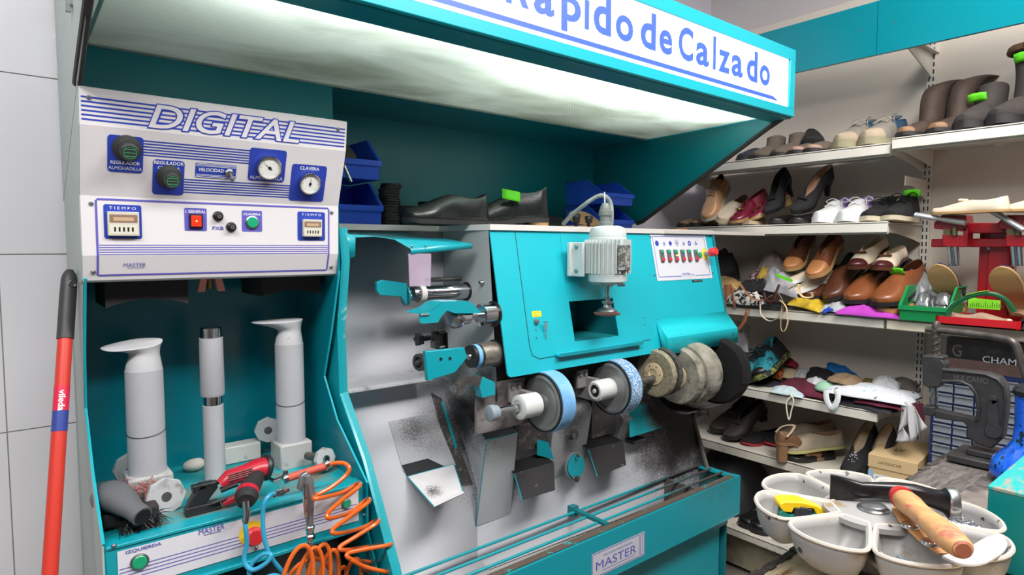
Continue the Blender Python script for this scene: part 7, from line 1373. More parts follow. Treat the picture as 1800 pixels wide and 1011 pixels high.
# bags hanging at the right end of the fourth shelf
cloth('burgundy cloth hanging beside the white handle bag', (V(1596, 714, x=2.50), V(1624, 706, x=2.50), V(1626, 748, x=2.52), V(1606, 738, x=2.52)), 0.002, CBU, 39, 8, 0.004, ridge=0.5)
hb = thing('carrier_bag', 'white thin carrier bag hanging from the right end of the fourth shelf', 'plastic bag', V(1592, 712, x=2.49))
def sheet(pts, M, parent, name, seed=0):
    q = [Vector(p) for p in pts]; m = MB(); m.grid(lambda u, v: q[0]*(1-u)*(1-v)+q[1]*u*(1-v)+q[2]*u*v+q[3]*(1-u)*v+Vector((0.007*math.sin(u*5+seed+v*4)*(0.3+v), 0, 0)), 18, 10); m.build(name, M, parent, solid=0.0012)
sheet((V(1585, 710, x=2.49), V(1596, 706, x=2.49), V(1598, 742, x=2.49), V(1580, 760, x=2.49)), PLW, hb, 'bag_handle', 0)
sheet((V(1590, 706, x=2.485), V(1602, 710, x=2.485), V(1616, 760, x=2.485), V(1603, 778, x=2.485)), PLW, hb, 'bag_side', 2)
sheet((V(1600, 712, x=2.50), V(1606, 712, x=2.50), V(1630, 752, x=2.50), V(1612, 762, x=2.50)), PLW, hb, 'bag_handle', 4)
sheet((V(1580, 752, x=2.49), V(1586, 748, x=2.49), V(1604, 776, x=2.49), V(1574, 776, x=2.49)), PLW, hb, 'bag_bottom', 5)
# shoe box
bx = thing('shoe_box', 'light brown cardboard shoe box beside the beaded pumps on the fifth shelf', 'box', (2.60, 0.80, ZE)); KR = mat('light_cardboard', (208, 178, 134), 0.75, var=0.03)
A_ = Vector((2.462, 0.925, ZE)); rot = -0.10; bu = Vector((math.sin(rot)*-1, -math.cos(rot), 0)); bv = Vector((math.cos(rot), -math.sin(rot), 0)); wB, dB, hB_ = 0.158, 0.30, 0.118
f = lambda a, b, z: A_+bu*a+bv*b+Vector((0, 0, z))
m = MB(); m.prism([f(0.003, 0.003, 0), f(wB-0.003, 0.003, 0), f(wB-0.003, dB-0.003, 0), f(0.003, dB-0.003, 0)], (0, 0, hB_-0.01)); m.build('box_body', KR, bx, bevel=0.001)
m = MB(); m.prism([f(0, 0, hB_-0.048), f(wB, 0, hB_-0.048), f(wB, dB, hB_-0.048), f(0, dB, hB_-0.048)], (0, 0, 0.048)); ld = m.build('box_lid', KR, bx, bevel=0.0015)
fx = Fr(f(0, 0, 0), bu, (0, 0, 1)); m = MB(); text_mb(m, 'LATOUCHE', fx, 0.035, 0.108, hB_-0.029, hB_-0.019, 0.0008); m.build('lid_lettering', mat('brown_print', (110, 82, 52), 0.6), ld)
ft = Fr(f(0, 0, hB_+0.0), bu, bv); m = MB(); text_mb(m, 'LX', ft, 0.06, 0.09, 0.10, 0.14, 0.0008); m.build('lid_lettering', _M['brown_print'], ld)
m = MB(); m.quad(*rrect(fx, 0.02, 0.085, 0.004, 0.048, 0, 0.0006)); lb = m.build('white_sticker', WHT, bx); m = MB(); m.quad(*rrect(fx, 0.002, 0.018, 0.03, 0.06, 0, 0.0006)); m.build('blue_sticker', mat('pale_blue_sticker', (150, 190, 220), 0.5), bx)
m = MB()
for k in range(14): m.quad(*rrect(fx, 0.028+k*0.0032, 0.0295+k*0.0032, 0.026, 0.040, 0, 0.0009))
m.build('bar_code', BLACK, lb)
o = cloth('crumpled white paper at the corner of the cardboard shoe box', (f(0.075, -0.012, 0.002), f(0.135, -0.012, 0.002), f(0.135, -0.003, 0.03), f(0.08, -0.003, 0.035)), 0.012, WHT, 41, 6, 0.006, name='white_paper', cat='paper', n=12)
# dark bag under the fifth shelf
cloth('large dark grey bag slumped on the base shelf behind the machine corner', (Vector((2.50, 1.72, ZF)), Vector((2.46, 1.46, ZF)), Vector((2.80, 1.42, ZF)), Vector((2.82, 1.80, ZF))), 0.27, mat('dark_grey_nylon', (44, 44, 48), 0.8), 42, 4, 0.012, name='dark_bag', cat='bag')
# ---------------- green bin with parts, red tray
def bin2(o, w, d, h, M):
    pass
gb = bin_('storage_bin', 'green stacking bin full of small plastic wrapped parts on the third shelf', 'storage bin', (0, 0, 0), 0.145, 0.19, 0.118, mat('green_bin_plastic', (14, 134, 72), 0.4)); 
p0 = on_c(1604, 2.468); gb.location = (2.452, hit(1622, 560, x=2.452).y-0.002, ZC+0.0015); gb.rotation_euler = (0, 0, -PI/2+0.02)
SIL = mat('silver_plastic_wrap', (150, 152, 156), 0.25, 0.5, bump=1.0, bscale=60, var=0.5, vscale=40)
random.seed(9)
for k in range(9):
    y0 = gb.location.y+random.uniform(-0.035, 0.035); x0 = 2.53+random.uniform(0, 0.07); z0 = ZC+0.045+random.uniform(0, 0.035)
    c = Vector((x0, y0, z0)); cloth('crumpled clear packet of metal parts in the green bin', (c+Vector((-0.02, 0.022, -0.015)), c+Vector((-0.024, -0.022, -0.015)), c+Vector((0.016, -0.02, 0.02)), c+Vector((0.02, 0.022, 0.025))), 0.012, SIL if k % 3 else mat('dark_wrap', (60, 60, 64), 0.3, bump=1, bscale=60), 50+k, 5, 0.008, name='parts_packet', cat='packet', group='parts packets in the green bin', n=10)
cloth('large crumpled plastic wrap leaning behind the green bin', (on_c(1598, 2.58, 0.06), on_c(1640, 2.58, 0.05), on_c(1640, 2.66, 0.15), on_c(1600, 2.66, 0.17)), 0.01, mat('grey_plastic_sheet', (128, 130, 132), 0.3, bump=0.8, bscale=30), 61, 5, 0.012, name='plastic_wrap', cat='packet')
rt = thing('red_tray', 'shallow red metal tray at the front of the third shelf right bay', 'tray', (2.42, 0.6, ZC)); RDT = mat('red_tray_enamel', (186, 22, 34), 0.35)
ya, yb = hit(1648, 565, x=2.44).y, hit(1792, 585, x=2.40).y
m = MB(); xa, xb = 2.412, 2.60
fl_ = [(xa+0.01, ya), (xa, ya-0.012), (xa, yb+0.012), (xa+0.01, yb), (xb, yb), (xb, ya)]
m.prism([(x, y, ZC+0.0015) for x, y in fl_], (0, 0, 0.003)); k = len(fl_)
for i in range(k):
    (x0, y0), (x1, y1) = fl_[i], fl_[(i+1) % k]; m.prism([(x0, y0, ZC+0.0015), (x1, y1, ZC+0.0015), (x1, y1, ZC+0.028), (x0, y0, ZC+0.028)], Vector((0.003 if i < 3 else -0.003, 0.0, 0)))
m.build('tray_body', RDT, rt, bevel=0.001)
def on_t(px, x, dz=0.006): return on_c(px, x, dz)
o = shoe('sandal', 'black patent sandal lying in the red tray', BLK, BLKS, BSOLE, L=0.24, W=0.08, H=0.03, vamp=0.035, t1=0.5); pose(o, on_t(1752, 2.46, 0.012), -PI/2+0.35, 0.05, L=0.2, S=0.85) ; pose(o, Vector((2.49, hit(1772, 560, x=2.49).y, ZC+0.008)), PI/2+0.0, 0, L=0.24, S=0.7)
o = shoe('flat_shoe', 'beige peep toe flat shoe lying in the red tray', LEAD('dusty_beige', (158, 128, 108), 0.7), CRM, TSOLE, L=0.23, W=0.08, H=0.035, vamp=0.045, t1=0.46, cap=CRM, capt=0.92); pose(o, Vector((2.445, hit(1780, 570, x=2.445).y, ZC+0.008)), PI/2+0.05, 0.0, L=0.23, S=0.72)
GT = mat('green_paper_notes', (126, 206, 30), 0.7)
a = V(1702, 523, x=2.50); b = V(1758, 545, x=2.50); ORG[0] = a; m = MB(); m.prism([(2.50, a.y, a.z), (2.50, b.y, a.z-0.005), (2.50, b.y, b.z), (2.50, a.y, b.z)], (0.001, 0, 0)); o = m.build('paper_note', GT, None); o.location = a; tag(o, 'bright green written note standing in the red tray', 'note')
m = MB(); ORG[0] = a
fn = Fr((2.4995, a.y, b.z), (0, -1, 0), (0, 0, 1)); random.seed(3)
for k in range(16): u = 0.006+k*0.006; m.quad(*rrect(fn, u, u+0.0016, 0.005, 0.012+random.uniform(0, 0.012), 0, 0.0002))
wr = m.build('note_writing', mat('ink_dark', (40, 70, 30), 0.7), o)
strap('dark green curved strap arching over the red tray', [V(1664, 560, x=2.44), V(1672, 540, x=2.44), V(1700, 523, x=2.43), V(1736, 516, x=2.43), V(1766, 526, x=2.44), V(1784, 548, x=2.45)], 0.007, mat('dark_green_strap', (22, 92, 54), 0.4), cat='strap', flat=0.35)
strap('light green paper band on top of the curved dark green strap', [V(1698, 519, x=2.428), V(1718, 514, x=2.428), V(1738, 511, x=2.428)], 0.005, GT, name='paper_band', cat='paper band')
strap('clear plastic curl at the left end of the red tray', [V(1668, 556, x=2.45), V(1666, 545, x=2.45), V(1680, 532, x=2.45), V(1700, 528, x=2.46)], 0.006, mat('grey_clear_curl', (150, 156, 152), 0.2), name='plastic_curl', cat='plastic piece')
cloth('black bag at the right edge of the third shelf beside the red tray', (Vector((2.42, 0.50, ZC+0.0)), Vector((2.42, 0.30, ZC)), Vector((2.66, 0.30, ZC+0.0)), Vector((2.66, 0.52, ZC))), 0.07, CB, 62, 5, 0.012, name='black_bag', cat='bag')
# ---------------- red shoe stretching machine
rs_ = thing('shoe_stretcher', 'red shoe stretching machine with two chrome levers on the right bay shelf', 'shoe stretcher', (2.66, 0.62, ZC)); RM = mat('stretcher_red', (170, 14, 30), 0.32, coat=0.3, var=0.06)
XS = 2.70; ya, yb = hit(1722, 480, x=XS).y, hit(1784, 480, x=XS).y
m = MB(); m.box((XS-0.02, yb, ZC+0.0015), (XS+0.02, ya, 1.45)); m.box((XS-0.035, yb+0.012, ZC+0.0015), (XS-0.02, ya-0.03, 1.45)); m.box((XS-0.06, yb-0.03, ZC+0.0015), (XS+0.05, ya+0.03, ZC+0.012)); m.build('column', RM, rs_, bevel=0.003)
m = MB(); m.lathe([(0.006, 0), (0.005, 0.003), (0.0003, 0.003)], V(1738, 437, x=XS-0.036), (-1, 0, 0), 12); m.build('column_bolt', STEEL, rs_)
XH = 2.56
def head(dpx, dy, lever, cut=False):
    S_ = lambda px, py, x=XH: hit(px+dpx, py+dy, x=x)
    m = MB(); m.prism([S_(1641, 402), S_(1641, 392), S_(1655, 378), S_(1697, 378), S_(1701, 408)], (0.085, 0, 0)); m.build('head_housing', RM, rs_, bevel=0.004)
    m = MB(); m.prism([S_(1656, 412), S_(1700, 414), S_(1698, 434), S_(1657, 433)], (0.05, 0, 0)); m.prism([S_(1692, 400), S_(1702, 402), S_(1700, 434), S_(1694, 433)], (0.06, 0, 0)); m.build('lower_block', RM, rs_, bevel=0.002)
    for px in (1669, 1680):
        m = MB(); m.cyl(S_(px, 430, XH+0.02), S_(px+3, 468, XH+0.02), 0.0085, n=16); m.build('guide_bar', CHROME, rs_)
    m = MB(); m.prism([S_(1658, 402), S_(1670, 402), S_(1670, 413), S_(1658, 413)], (0.02, 0, 0)); m.cyl(S_(1678, 400, XH-0.004), S_(1678, 414, XH-0.004), 0.009, n=12); m.build('adjuster', mat('brass_adjuster', (126, 116, 82), 0.4, 0.6), rs_)
    a, b = lever; m = MB(); A2 = hit(*a, x=XH-0.03); B2 = hit(*b, x=XH-0.03); mid = A2.lerp(B2, 0.5); m.tube([A2, A2.lerp(B2, 0.42), A2.lerp(B2, 0.5), A2.lerp(B2, 0.58), B2], [0.0145, 0.0135, 0.0105, 0.0135, 0.0145], 14, flat=0.7); m.build('chrome_lever', mat('lever_satin', (206, 208, 212), 0.35, 0.5), rs_)
    m = MB(); m.cyl(mid, mid+Vector((0.05, 0, 0)), 0.008, n=12); m.build('lever_pivot', STEEL, rs_)
head(0, 0, ((1609, 378), (1698, 392))); head(112, 0, ((1729, 362), (1800, 404)))
m = MB(); m.prism([V(1700, 392, x=2.60), V(1760, 392, x=2.60), V(1768, 410, x=2.60), V(1702, 410, x=2.60)], (0.08, 0, 0)); m.box((2.62, 0.45, 1.40), (2.72, 0.80, 1.43)); m.build('cross_arm', RM, rs_, bevel=0.003)
s = shoe('ballerina_shoe', 'cream ballerina shoe lying on the left head of the red stretcher', LEAD('cream_ballerina', (224, 206, 184), 0.6, var=0.04), CRM, TSOLE, L=0.25, W=0.085, H=0.045, vamp=0.04, bow=_M['cream_ballerina'], ts=0.006); zt_ = hit(1670, 379, x=2.58).z; pose(s, (2.555, hit(1640, 370, x=2.555).y, zt_), -PI/2-0.35+PI*0, 0.0, L=0.25); s.location.z = zt_+0.002
again(s, 'cream ballerina shoe lying on the right head of the red stretcher', (2.555, hit(1754, 370, x=2.555).y, zt_+0.002), ang=-PI/2-0.35, L=0.25)
s = shoe('navy_pump', 'navy pump with tan sole clamped on the left bars of the red stretcher', NAVY, GREYF, TSOLE, L=0.235, W=0.088, H=0.055, vamp=0.05, heel=0.022, heelM=mat('pink_brown_heel', (160, 122, 92), 0.5), t1=0.5, hw=0.9, ts=0.006)
pose(s, (2.50, hit(1646, 470, x=2.5).y, hit(1640, 468, x=2.5).z), -0.25, -0.95, 0.15, L=0.235)
again(s, 'navy pump with tan sole clamped on the right bars of the red stretcher', (2.50, hit(1758, 470, x=2.5).y, hit(1752, 472, x=2.5).z), ang=-0.25, pitch=-0.95, roll=0.15, L=0.235)
# ---------------- drawer cabinet with black shoe box
dc = thing('drawer_cabinet', 'dark blue small-parts cabinet with clear drawers behind the black press', 'cabinet', (2.62, 0.5, ZE)); DBM = mat('cabinet_dark_blue', (28, 44, 104), 0.45); DRM = mat('clear_grey_drawer', (150, 156, 166), 0.25, alpha=0.75); DLIP = mat('drawer_lip_clear', (176, 182, 190), 0.25)
y_l = hit(1637, 700, x=2.55).y; y_r = 0.20; zt2 = 0.972
m = MB(); m.box((2.55, y_l-0.008, ZE), (2.70, y_l, zt2)); m.box((2.55, y_r, ZE), (2.70, y_r+0.008, zt2)); m.box((2.55, y_r, zt2-0.008), (2.70, y_l, zt2)); m.box((2.69, y_r, ZE), (2.70, y_l, zt2)); m.box((2.55, y_r, ZE), (2.70, y_l, ZE+0.01)); m.build('cabinet_shell', DBM, dc)
rows = 12; pit = 0.0365; colw = (y_l-0.008-y_r-0.008)/9
m = MB()
for r_ in range(rows+1): z = zt2-0.008-r_*pit; m.box((2.551, y_r+0.008, z-0.0035), (2.69, y_l-0.008, z))
for c_ in range(1, 9): y = y_l-0.008-c_*colw; m.box((2.552, y-0.002, ZE+0.01), (2.69, y+0.002, zt2-0.008))
m.build('cabinet_grid', DBM, dc)
random.seed(7); CONT = [mat('brass_bits', (170, 130, 60), 0.4, 0.5, var=0.5, vscale=200), mat('steel_bits', (140, 140, 144), 0.3, 0.6, var=0.5, vscale=200), mat('cream_bits', (198, 190, 170), 0.5, var=0.4, vscale=200)]
dr = None
for r_ in range(rows):
    for c_ in range(8):
        z1_ = zt2-0.008-r_*pit-0.0045; y1_ = y_l-0.008-c_*colw-0.003; y0_ = y1_-colw+0.006; z0_ = z1_-pit+0.007
        if dr is None:
            m = MB(); m.box((2.545, y0_, z0_), (2.547, y1_, z1_-0.004)); m.prism([(2.545, y0_, z1_-0.006), (2.538, y0_, z1_-0.004), (2.538, y0_, z1_), (2.547, y0_, z1_)], (0, y1_-y0_, 0)); m.box((2.547, y0_, z0_), (2.66, y1_, z0_+0.001)); dr = m.build('drawer', DRM, dc); base = (y1_, z1_); d_ = dr
        else:
            d_ = dr.copy(); scene.collection.objects.link(d_); d_.location = (0, y1_-base[0], z1_-base[1])
        if c_ < 4:
            m = MB(); m.ball((2.565, (y0_+y1_)/2, z0_+0.006), (0.014, 0.018, 0.006+0.004*random.random()), 8, 5)
            q_ = m.build('drawer_contents', CONT[random.choice((0, 1, 1, 2))] if r_ < 6 else CONT[0], d_); q_.location = -d_.location
cb = thing('shoe_box', 'black shoe box with white lettering and city silhouette on the drawer cabinet', 'box', (2.66, 0.5, zt2)); zb0 = zt2+0.001; zb1 = 1.085; yl = hit(1663, 630, x=2.565).y
m = MB(); m.box((2.565, yl-0.36, zb0), (2.79, yl, zb1)); m.build('box_body', mat('box_dark_brown', (62, 50, 48), 0.4), cb, bevel=0.001)
fb2 = Fr((2.5645, yl, zb0), (0, -1, 0), (0, 0, 1)); H_ = zb1-zb0
m = MB(); m.quad(*rrect(fb2, 0, 0.36, 0.0, H_*0.36, 0, 0.0003)); m.build('box_band', mat('box_brown_brick', (112, 84, 78), 0.5, var=0.2, vscale=30), cb)
m = MB(); m.quad(*rrect(fb2, 0, 0.36, H_*0.36, H_*0.52, 0, 0.0004)); m.build('box_black_band', BLACK, cb)
m = MB(); random.seed(2); u = 0.0
while u < 0.34:
    w_ = random.uniform(0.01, 0.03); hh = random.uniform(0.60, 0.82)*H_; m.quad(fb2.P(u, H_*0.5, 0.0005), fb2.P(u+w_, H_*0.5, 0.0005), fb2.P(u+w_, hh*0.93, 0.0005), fb2.P(u+w_*0.5, hh, 0.0005), fb2.P(u, hh*0.95, 0.0005)); u += w_*1.05
m.build('skyline_print', mat('skyline_dark', (40, 32, 32), 0.5), cb)
m = MB(); u0 = yl-hit(1727, 640, x=2.565).y; u1 = yl-hit(1800, 650, x=2.565).y; text_mb(m, 'CHAMB', fb2, u0, u1, H_*0.34, H_*0.53, 0.0009); m.build('box_lettering', WHT, cb)
m = MB(); text_mb(m, 'G', fb2, 0.018, 0.045, H_*0.42, H_*0.8, 0.0007); m.build('box_monogram', mat('mono_grey', (120, 110, 108), 0.5), cb)
# ================================================================ work bench in the foreground
ZW = 0.93
wb = thing('work_bench', 'worn dark wooden work bench in the right foreground', 'workbench', (1.25, 0.2, 0))
WD = mat('worn_dark_wood', (104, 96, 92), 0.75, var=0.5, vscale=12, stretch=(3, 14, 3), noise2=((52, 48, 46), 3.5, 0.45, 0.7), bump=0.6, bscale=60)
WL2 = mat('splintered_pale_wood', (206, 184, 150), 0.8, var=0.3, vscale=10, stretch=(1.5, 12, 2), noise2=((128, 82, 46), 5, 0.56, 0.68), bump=0.8, bscale=40)
YB = 0.462
m = MB(); m.box((0.72, -0.35, ZW-0.035), (1.04, YB-0.006, ZW-0.004)); m.build('pale_top_board', WL2, wb, bevel=0.003)
random.seed(4); m = MB(); n = 60
m.box((1.02, -0.35, ZW-0.04), (1.72, YB-0.012, ZW-0.002)); m.build('dark_top_board', WD, wb)
m = MB()
for k in range(n):
    x0 = 0.74+k*(1.72-0.74)/n; m.obox((x0+0.008, YB-0.010+random.uniform(-0.002, 0.003), ZW-0.02), (0.0085, 0.005+random.uniform(0, 0.002), 0.0175+random.uniform(-0.002, 0.002)))
m.build('ragged_edge', mat('edge_dark_splinter', (70, 62, 58), 0.9, var=0.6, vscale=60), wb)
m = MB(); m.box((1.30, 0.08, ZW-0.002), (1.60, 0.36, ZW+0.003)); m.build('cutting_pad', mat('pad_brown_grey', (120, 110, 104), 0.8, var=0.5, vscale=14, noise2=((60, 54, 52), 8, 0.5, 0.62), bump=0.5, bscale=80), wb, bevel=0.001)
m = MB(); m.box((0.78, -0.30, 0.0), (1.66, YB-0.08, ZW-0.045)); m.build('bench_body', mat('bench_body_brown', (92, 78, 66), 0.8, var=0.3, vscale=5), wb)
# ---------------- black arbor press
ap = thing('hand_press', 'black cast iron hand press with spiral screw standing on the bench', 'press', (1.62, 0.40, ZW)); IR = mat('black_cast_iron', (62, 60, 62), 0.5, 0.35, var=0.25, vscale=30, bump=0.25, bscale=90); RST = mat('worn_iron', (96, 88, 84), 0.45, 0.6, var=0.4, vscale=40)
XPp = 1.62; S_ = lambda px, py: hit(px, py, x=XPp)
out = [(1657, 648), (1690, 651), (1735, 656), (1757, 664), (1768, 678), (1771, 700), (1769, 730), (1763, 770), (1742, 790), (1715, 780), (1697, 768), (1699, 750), (1693, 742), (1678, 741), (1642, 735), (1641, 720), (1720, 738), (1722, 720), (1716, 690), (1706, 677), (1688, 670), (1657, 671)]
m = MB(); m.prism([S_(*p) for p in out], (0.030, 0, 0)); m.build('c_frame', IR, ap, bevel=0.003)
m = MB(); rim = [(1658, 650), (1690, 653), (1733, 658), (1754, 667), (1765, 680), (1768, 702), (1765, 730), (1759, 768)]; m.tube([S_(*p)+Vector((-0.001, 0, 0)) for p in rim], 0.0042, 6); m.tube([S_(*p)+Vector((-0.001, 0, 0)) for p in [(1657, 670), (1688, 670), (1706, 678), (1716, 692), (1721, 720), (1718, 738)]], 0.004, 6); m.build('frame_rib', IR, ap)
m = MB(); a = S_(1745, 703); b = S_(1747, 757); m.lathe([(0.010, 0), (0.008, 0.004), (0.0003, 0.004)], a, (-1, 0, 0), 16); m.lathe([(0.017, 0), (0.015, 0.006), (0.0003, 0.006)], b, (-1, 0, 0), 20); m.prism([a+Vector((-0.001, 0.008, 0)), a+Vector((-0.001, -0.008, 0)), b+Vector((-0.001, -0.012, 0)), b+Vector((-0.001, 0.012, 0))], (-0.003, 0, 0)); m.build('frame_boss', IR, ap)
fv = Fr((XPp-0.0004, S_(1675, 668).y, S_(1675, 668).z), (0, -1, 0.02), (0, 0.03, 1)); uv1 = S_(1675, 668).y-S_(1738, 668).y
m = MB(); text_mb(m, 'VULCANO', fv, 0, uv1, 0.0, 0.013, 0.0005, bold=0.02); m.build('cast_lettering', mat('cast_lettering_worn', (104, 102, 102), 0.4, 0.5), ap)
m = MB(); m.prism([S_(1621, 629), S_(1655, 631), S_(1662, 640), S_(1660, 668), S_(1650, 682), (S_(1630, 682)), S_(1621, 676)], (0.034, 0, 0)); m.prism([S_(1620, 625), S_(1658, 627), S_(1658, 634), S_(1620, 633)], (0.038, 0, 0)); m.build('head_block', IR, ap, bevel=0.003)
c0 = S_(1640, 628)+Vector((0.017, 0, 0)); c1 = S_(1641, 578)+Vector((0.017, 0, 0)); m = MB(); m.cyl(c0, c1, 0.0068, n=16)
for ph in (0, PI):
    P = []; 
    for k in range(40):
        t = k/39; a_ = ph+t*4.2*PI; P.append(c0.lerp(c1, t*0.92)+Vector((0.0065*math.cos(a_), 0.0065*math.sin(a_), 0)))
    m.tube(P, 0.0026, 5)
m.lathe([(0.0085, 0), (0.0085, 0.010), (0.005, 0.016)], c1, (0, 0, 1), 12); m.lathe([(0.012, 0), (0.011, 0.006)], c0, (0, 0, 1), 12); m.build('spiral_screw', RST, ap)
hb_ = [hit(px, py, x=xx) for px, py, xx in ((1627, 579, 1.638), (1641, 580, 1.637), (1700, 586, 1.625), (1755, 594, 1.61), (1778, 600, 1.60), (1788, 612, 1.60), (1796, 640, 1.60), (1806, 670, 1.60))]
m = MB(); m.tube(smooth(hb_, 5), 0.0072, 12); m.build('bent_handle', RST, ap)
m = MB(); c = S_(1636, 682)+Vector((0.017, 0, 0)); e = S_(1637, 714)+Vector((0.017, 0, 0)); m.cyl(c, c.lerp(e, 0.30), 0.0085, n=18); m.cyl(c.lerp(e, 0.55), c.lerp(e, 0.9), 0.0085, n=18); m.lathe([(0.006, 0), (0.006, 0.028)], e, (0, 0, 1), 12); m.build('punch_dies', STEEL, ap)
m = MB(); m.prism([S_(1621, 714), S_(1642, 716), S_(1642, 732), S_(1621, 730)], (0.03, 0, 0)); m.build('anvil_block', IR, ap, bevel=0.002)
m = MB(); bz = ZW+0.001; p = S_(1672, 790); q = S_(1748, 800)
m.box((XPp-0.03, q.y-0.02, bz), (XPp+0.085, p.y, bz+0.016)); m.box((XPp-0.005, q.y-0.01, bz+0.016), (XPp+0.06, q.y+0.05, bz+0.03)); m.build('press_foot', IR, ap, bevel=0.003)
# ---------------- blue chipped machine stand
bs = thing('blue_machine_stand', 'chipped bright blue cast stand at the right edge behind the turquoise box', 'machine stand', (1.55, 0.26, ZW)); BLP = mat('chipped_blue_paint', (22, 92, 214), 0.22, spots=((24, 26, 34), 75, 0.60), coat=0.6, bump=0.1)
cx2, cy2 = 1.56, 0.285; m = MB(); m.lathe([(0.058, 0.0), (0.066, 0.006), (0.070, 0.02), (0.064, 0.045), (0.044, 0.068), (0.034, 0.085), (0.032, 0.12), (0.034, 0.185)], (cx2, cy2, ZW+0.001), (0, 0, 1), 40)
m.obox((cx2, cy2-0.03, ZW+0.13), (0.022, 0.028, 0.06)); m.build('stand_body', BLP, bs)
m = MB(); m.lathe([(0.036, 0.178), (0.038, 0.188), (0.032, 0.196)], (cx2, cy2, ZW), (0, 0, 1), 24); m.build('stand_collar', BLACK, bs)
# ---------------- turquoise chipped box
tb = thing('turquoise_box', 'turquoise painted steel box with chipped top at the right edge of the photo', 'box', (1.12, 0.12, ZW)); a = hit(1737, 857, z=1.05); b = hit(1800, 803, z=1.05)
TBM = mat('turquoise_box_paint', (0, 122, 122), 0.32, var=0.04); TBT = mat('turquoise_top_chipped', (36, 160, 158), 0.4, noise2=((150, 142, 128), 9, 0.5, 0.6), stretch=(2, 6, 2), bump=0.3)
d_ = (b-a); d_.z = 0; d_.normalize(); nrm = Vector((d_.y, -d_.x, 0)); dn2 = nrm if nrm.y < 0 else -nrm
L2 = 0.42; p = [a, a+d_*L2, a+d_*L2+dn2*0.30, a+dn2*0.30]; p = [Vector((q_.x, q_.y, 1.05)) for q_ in p]
m = MB(); m.prism([Vector((q_.x, q_.y, ZW+0.0005)) for q_ in p], (0, 0, 1.047-ZW)); m.build('box_body', TBM, tb, bevel=0.002)
m = MB(); cc = sum(p, Vector())/4; m.prism([cc+(q_-cc)*1.004+Vector((0, 0, -0.003)) for q_ in p], (0, 0, 0.006)); m.build('box_top', TBT, tb, bevel=0.0015)
# ---------------- round nail tray with eight cups
ZR = 1.03; nc = Vector((0.935, 0.342, ZR)); RR = 0.156
nt_ = thing('nail_tray', 'round grey revolving nail tray with petal shaped cups in the foreground', 'tray', (nc.x, nc.y, ZW))
NG = mat('worn_grey_enamel', (150, 148, 147), 0.42, var=0.05, vscale=8, noise2=((138, 118, 94), 16, 0.60, 0.70), spots=((52, 44, 40), 60, 0.69), bump=0.1); NR = mat('worn_cream_rim', (190, 182, 172), 0.5, spots=((120, 90, 60), 60, 0.68))
def petal(a0, a1, r0, r1, n=36):
    """closed outline of a rounded wedge"""
    am = (a0+a1)/2; P = []
    w0 = (a1-a0)/2; pts_ = [(r0, -w0*0.80), (r1*0.58, -w0*0.93), (r1*0.86, -w0*0.93), (r1*0.95, -w0*0.72), (r1*0.99, -w0*0.36), (r1, 0), (r1*0.99, w0*0.36), (r1*0.95, w0*0.72), (r1*0.86, w0*0.93), (r1*0.58, w0*0.93), (r0, w0*0.80)]
    Q_ = [Vector((r_*math.cos(am+a_), r_*math.sin(am+a_), 0)) for r_, a_ in pts_]; S = smooth(Q_, 4)
    return S
cups = []
for k in range(8):
    a0 = math.radians(20+45*k); a1 = a0+math.radians(45); P = petal(a0, a1, 0.052, RR); cen = sum(P, Vector())/len(P)
    prof_ = [(1.0, 0.0), (0.98, -0.010), (0.91, -0.024), (0.78, -0.036), (0.55, -0.044), (0.02, -0.046)]
    m = MB(); nP = len(P); vs_ = [nc+cen+(q_-cen)*s_+Vector((0, 0, z)) for s_, z in prof_ for q_ in P]
    fs = [(i*nP+j, i*nP+(j+1) % nP, (i+1)*nP+(j+1) % nP, (i+1)*nP+j) for i in range(len(prof_)-1) for j in range(nP)]+[list(range((len(prof_)-1)*nP, len(prof_)*nP))]
    m.add(vs_, fs); c_ = m.build('cup', NG, nt_, solid=0.004, off=-1, sharp=70)
    m = MB(); ring = [nc+q_+Vector((0, 0, 0.0005)) for q_ in P]+[nc+P[0]+Vector((0, 0, 0.0005))]; m.tube(ring, 0.0028, 6); m.build('cup_rim', NR, c_)
    cups.append((cen+nc, (a0+a1)/2))
m = MB(); m.lathe([(0.064, -0.006), (0.064, 0.001), (0.055, 0.002), (0.0003, 0.002)], nc, (0, 0, 1), 40); m.build('hub_plate', NG, nt_)
m = MB(); m.lathe([(0.020, 0.002), (0.0205, 0.004), (0.018, 0.0055), (0.0165, 0.0045), (0.016, 0.0085), (0.012, 0.010), (0.0003, 0.0102)], nc, (0, 0, 1), 36); m.build('hub_cap', mat('dull_nickel', (150, 150, 152), 0.3, 0.9), nt_)
m = MB(); m.lathe([(0.05, 0.0), (0.045, 0.01), (0.02, 0.02), (0.02, 0.095)], (nc.x, nc.y, ZW-0.003), (0, 0, 1), 28); m.build('tray_foot', STEELD, nt_)
# contents
def cupz(px, py, dz): return hit(px, py, z=ZR+dz)
NAIL = mat('bright_nail_steel', (190, 190, 196), 0.25, 0.9)
def pile(name, label, cen, n, rad, L_, r_, M, seed, zb=-0.052, kind='stuff', cat='nails'):
    random.seed(seed); ORG[0] = Vector((cen.x, cen.y, ZR+zb)); m = MB()
    for _ in range(n):
        a_ = random.uniform(0, 2*PI); q_ = rad*math.sqrt(random.random()); c = Vector((cen.x+q_*math.cos(a_), cen.y+q_*math.sin(a_), ZR+zb+0.003+0.018*(1-(q_/rad)**2)*random.random())); d = Vector((random.uniform(-1, 1), random.uniform(-1, 1), random.uniform(-0.35, 0.35))).normalized()*L_/2
        m.tube([c-d, c+d], [r_, r_*0.4], 4); m.tube([c-d, c-d-d.normalized()*0.0006], r_*2.2, 5)
    o = m.build(name, M, None); o.location = ORG[0]; tag(o, label, cat, kind=kind); return o
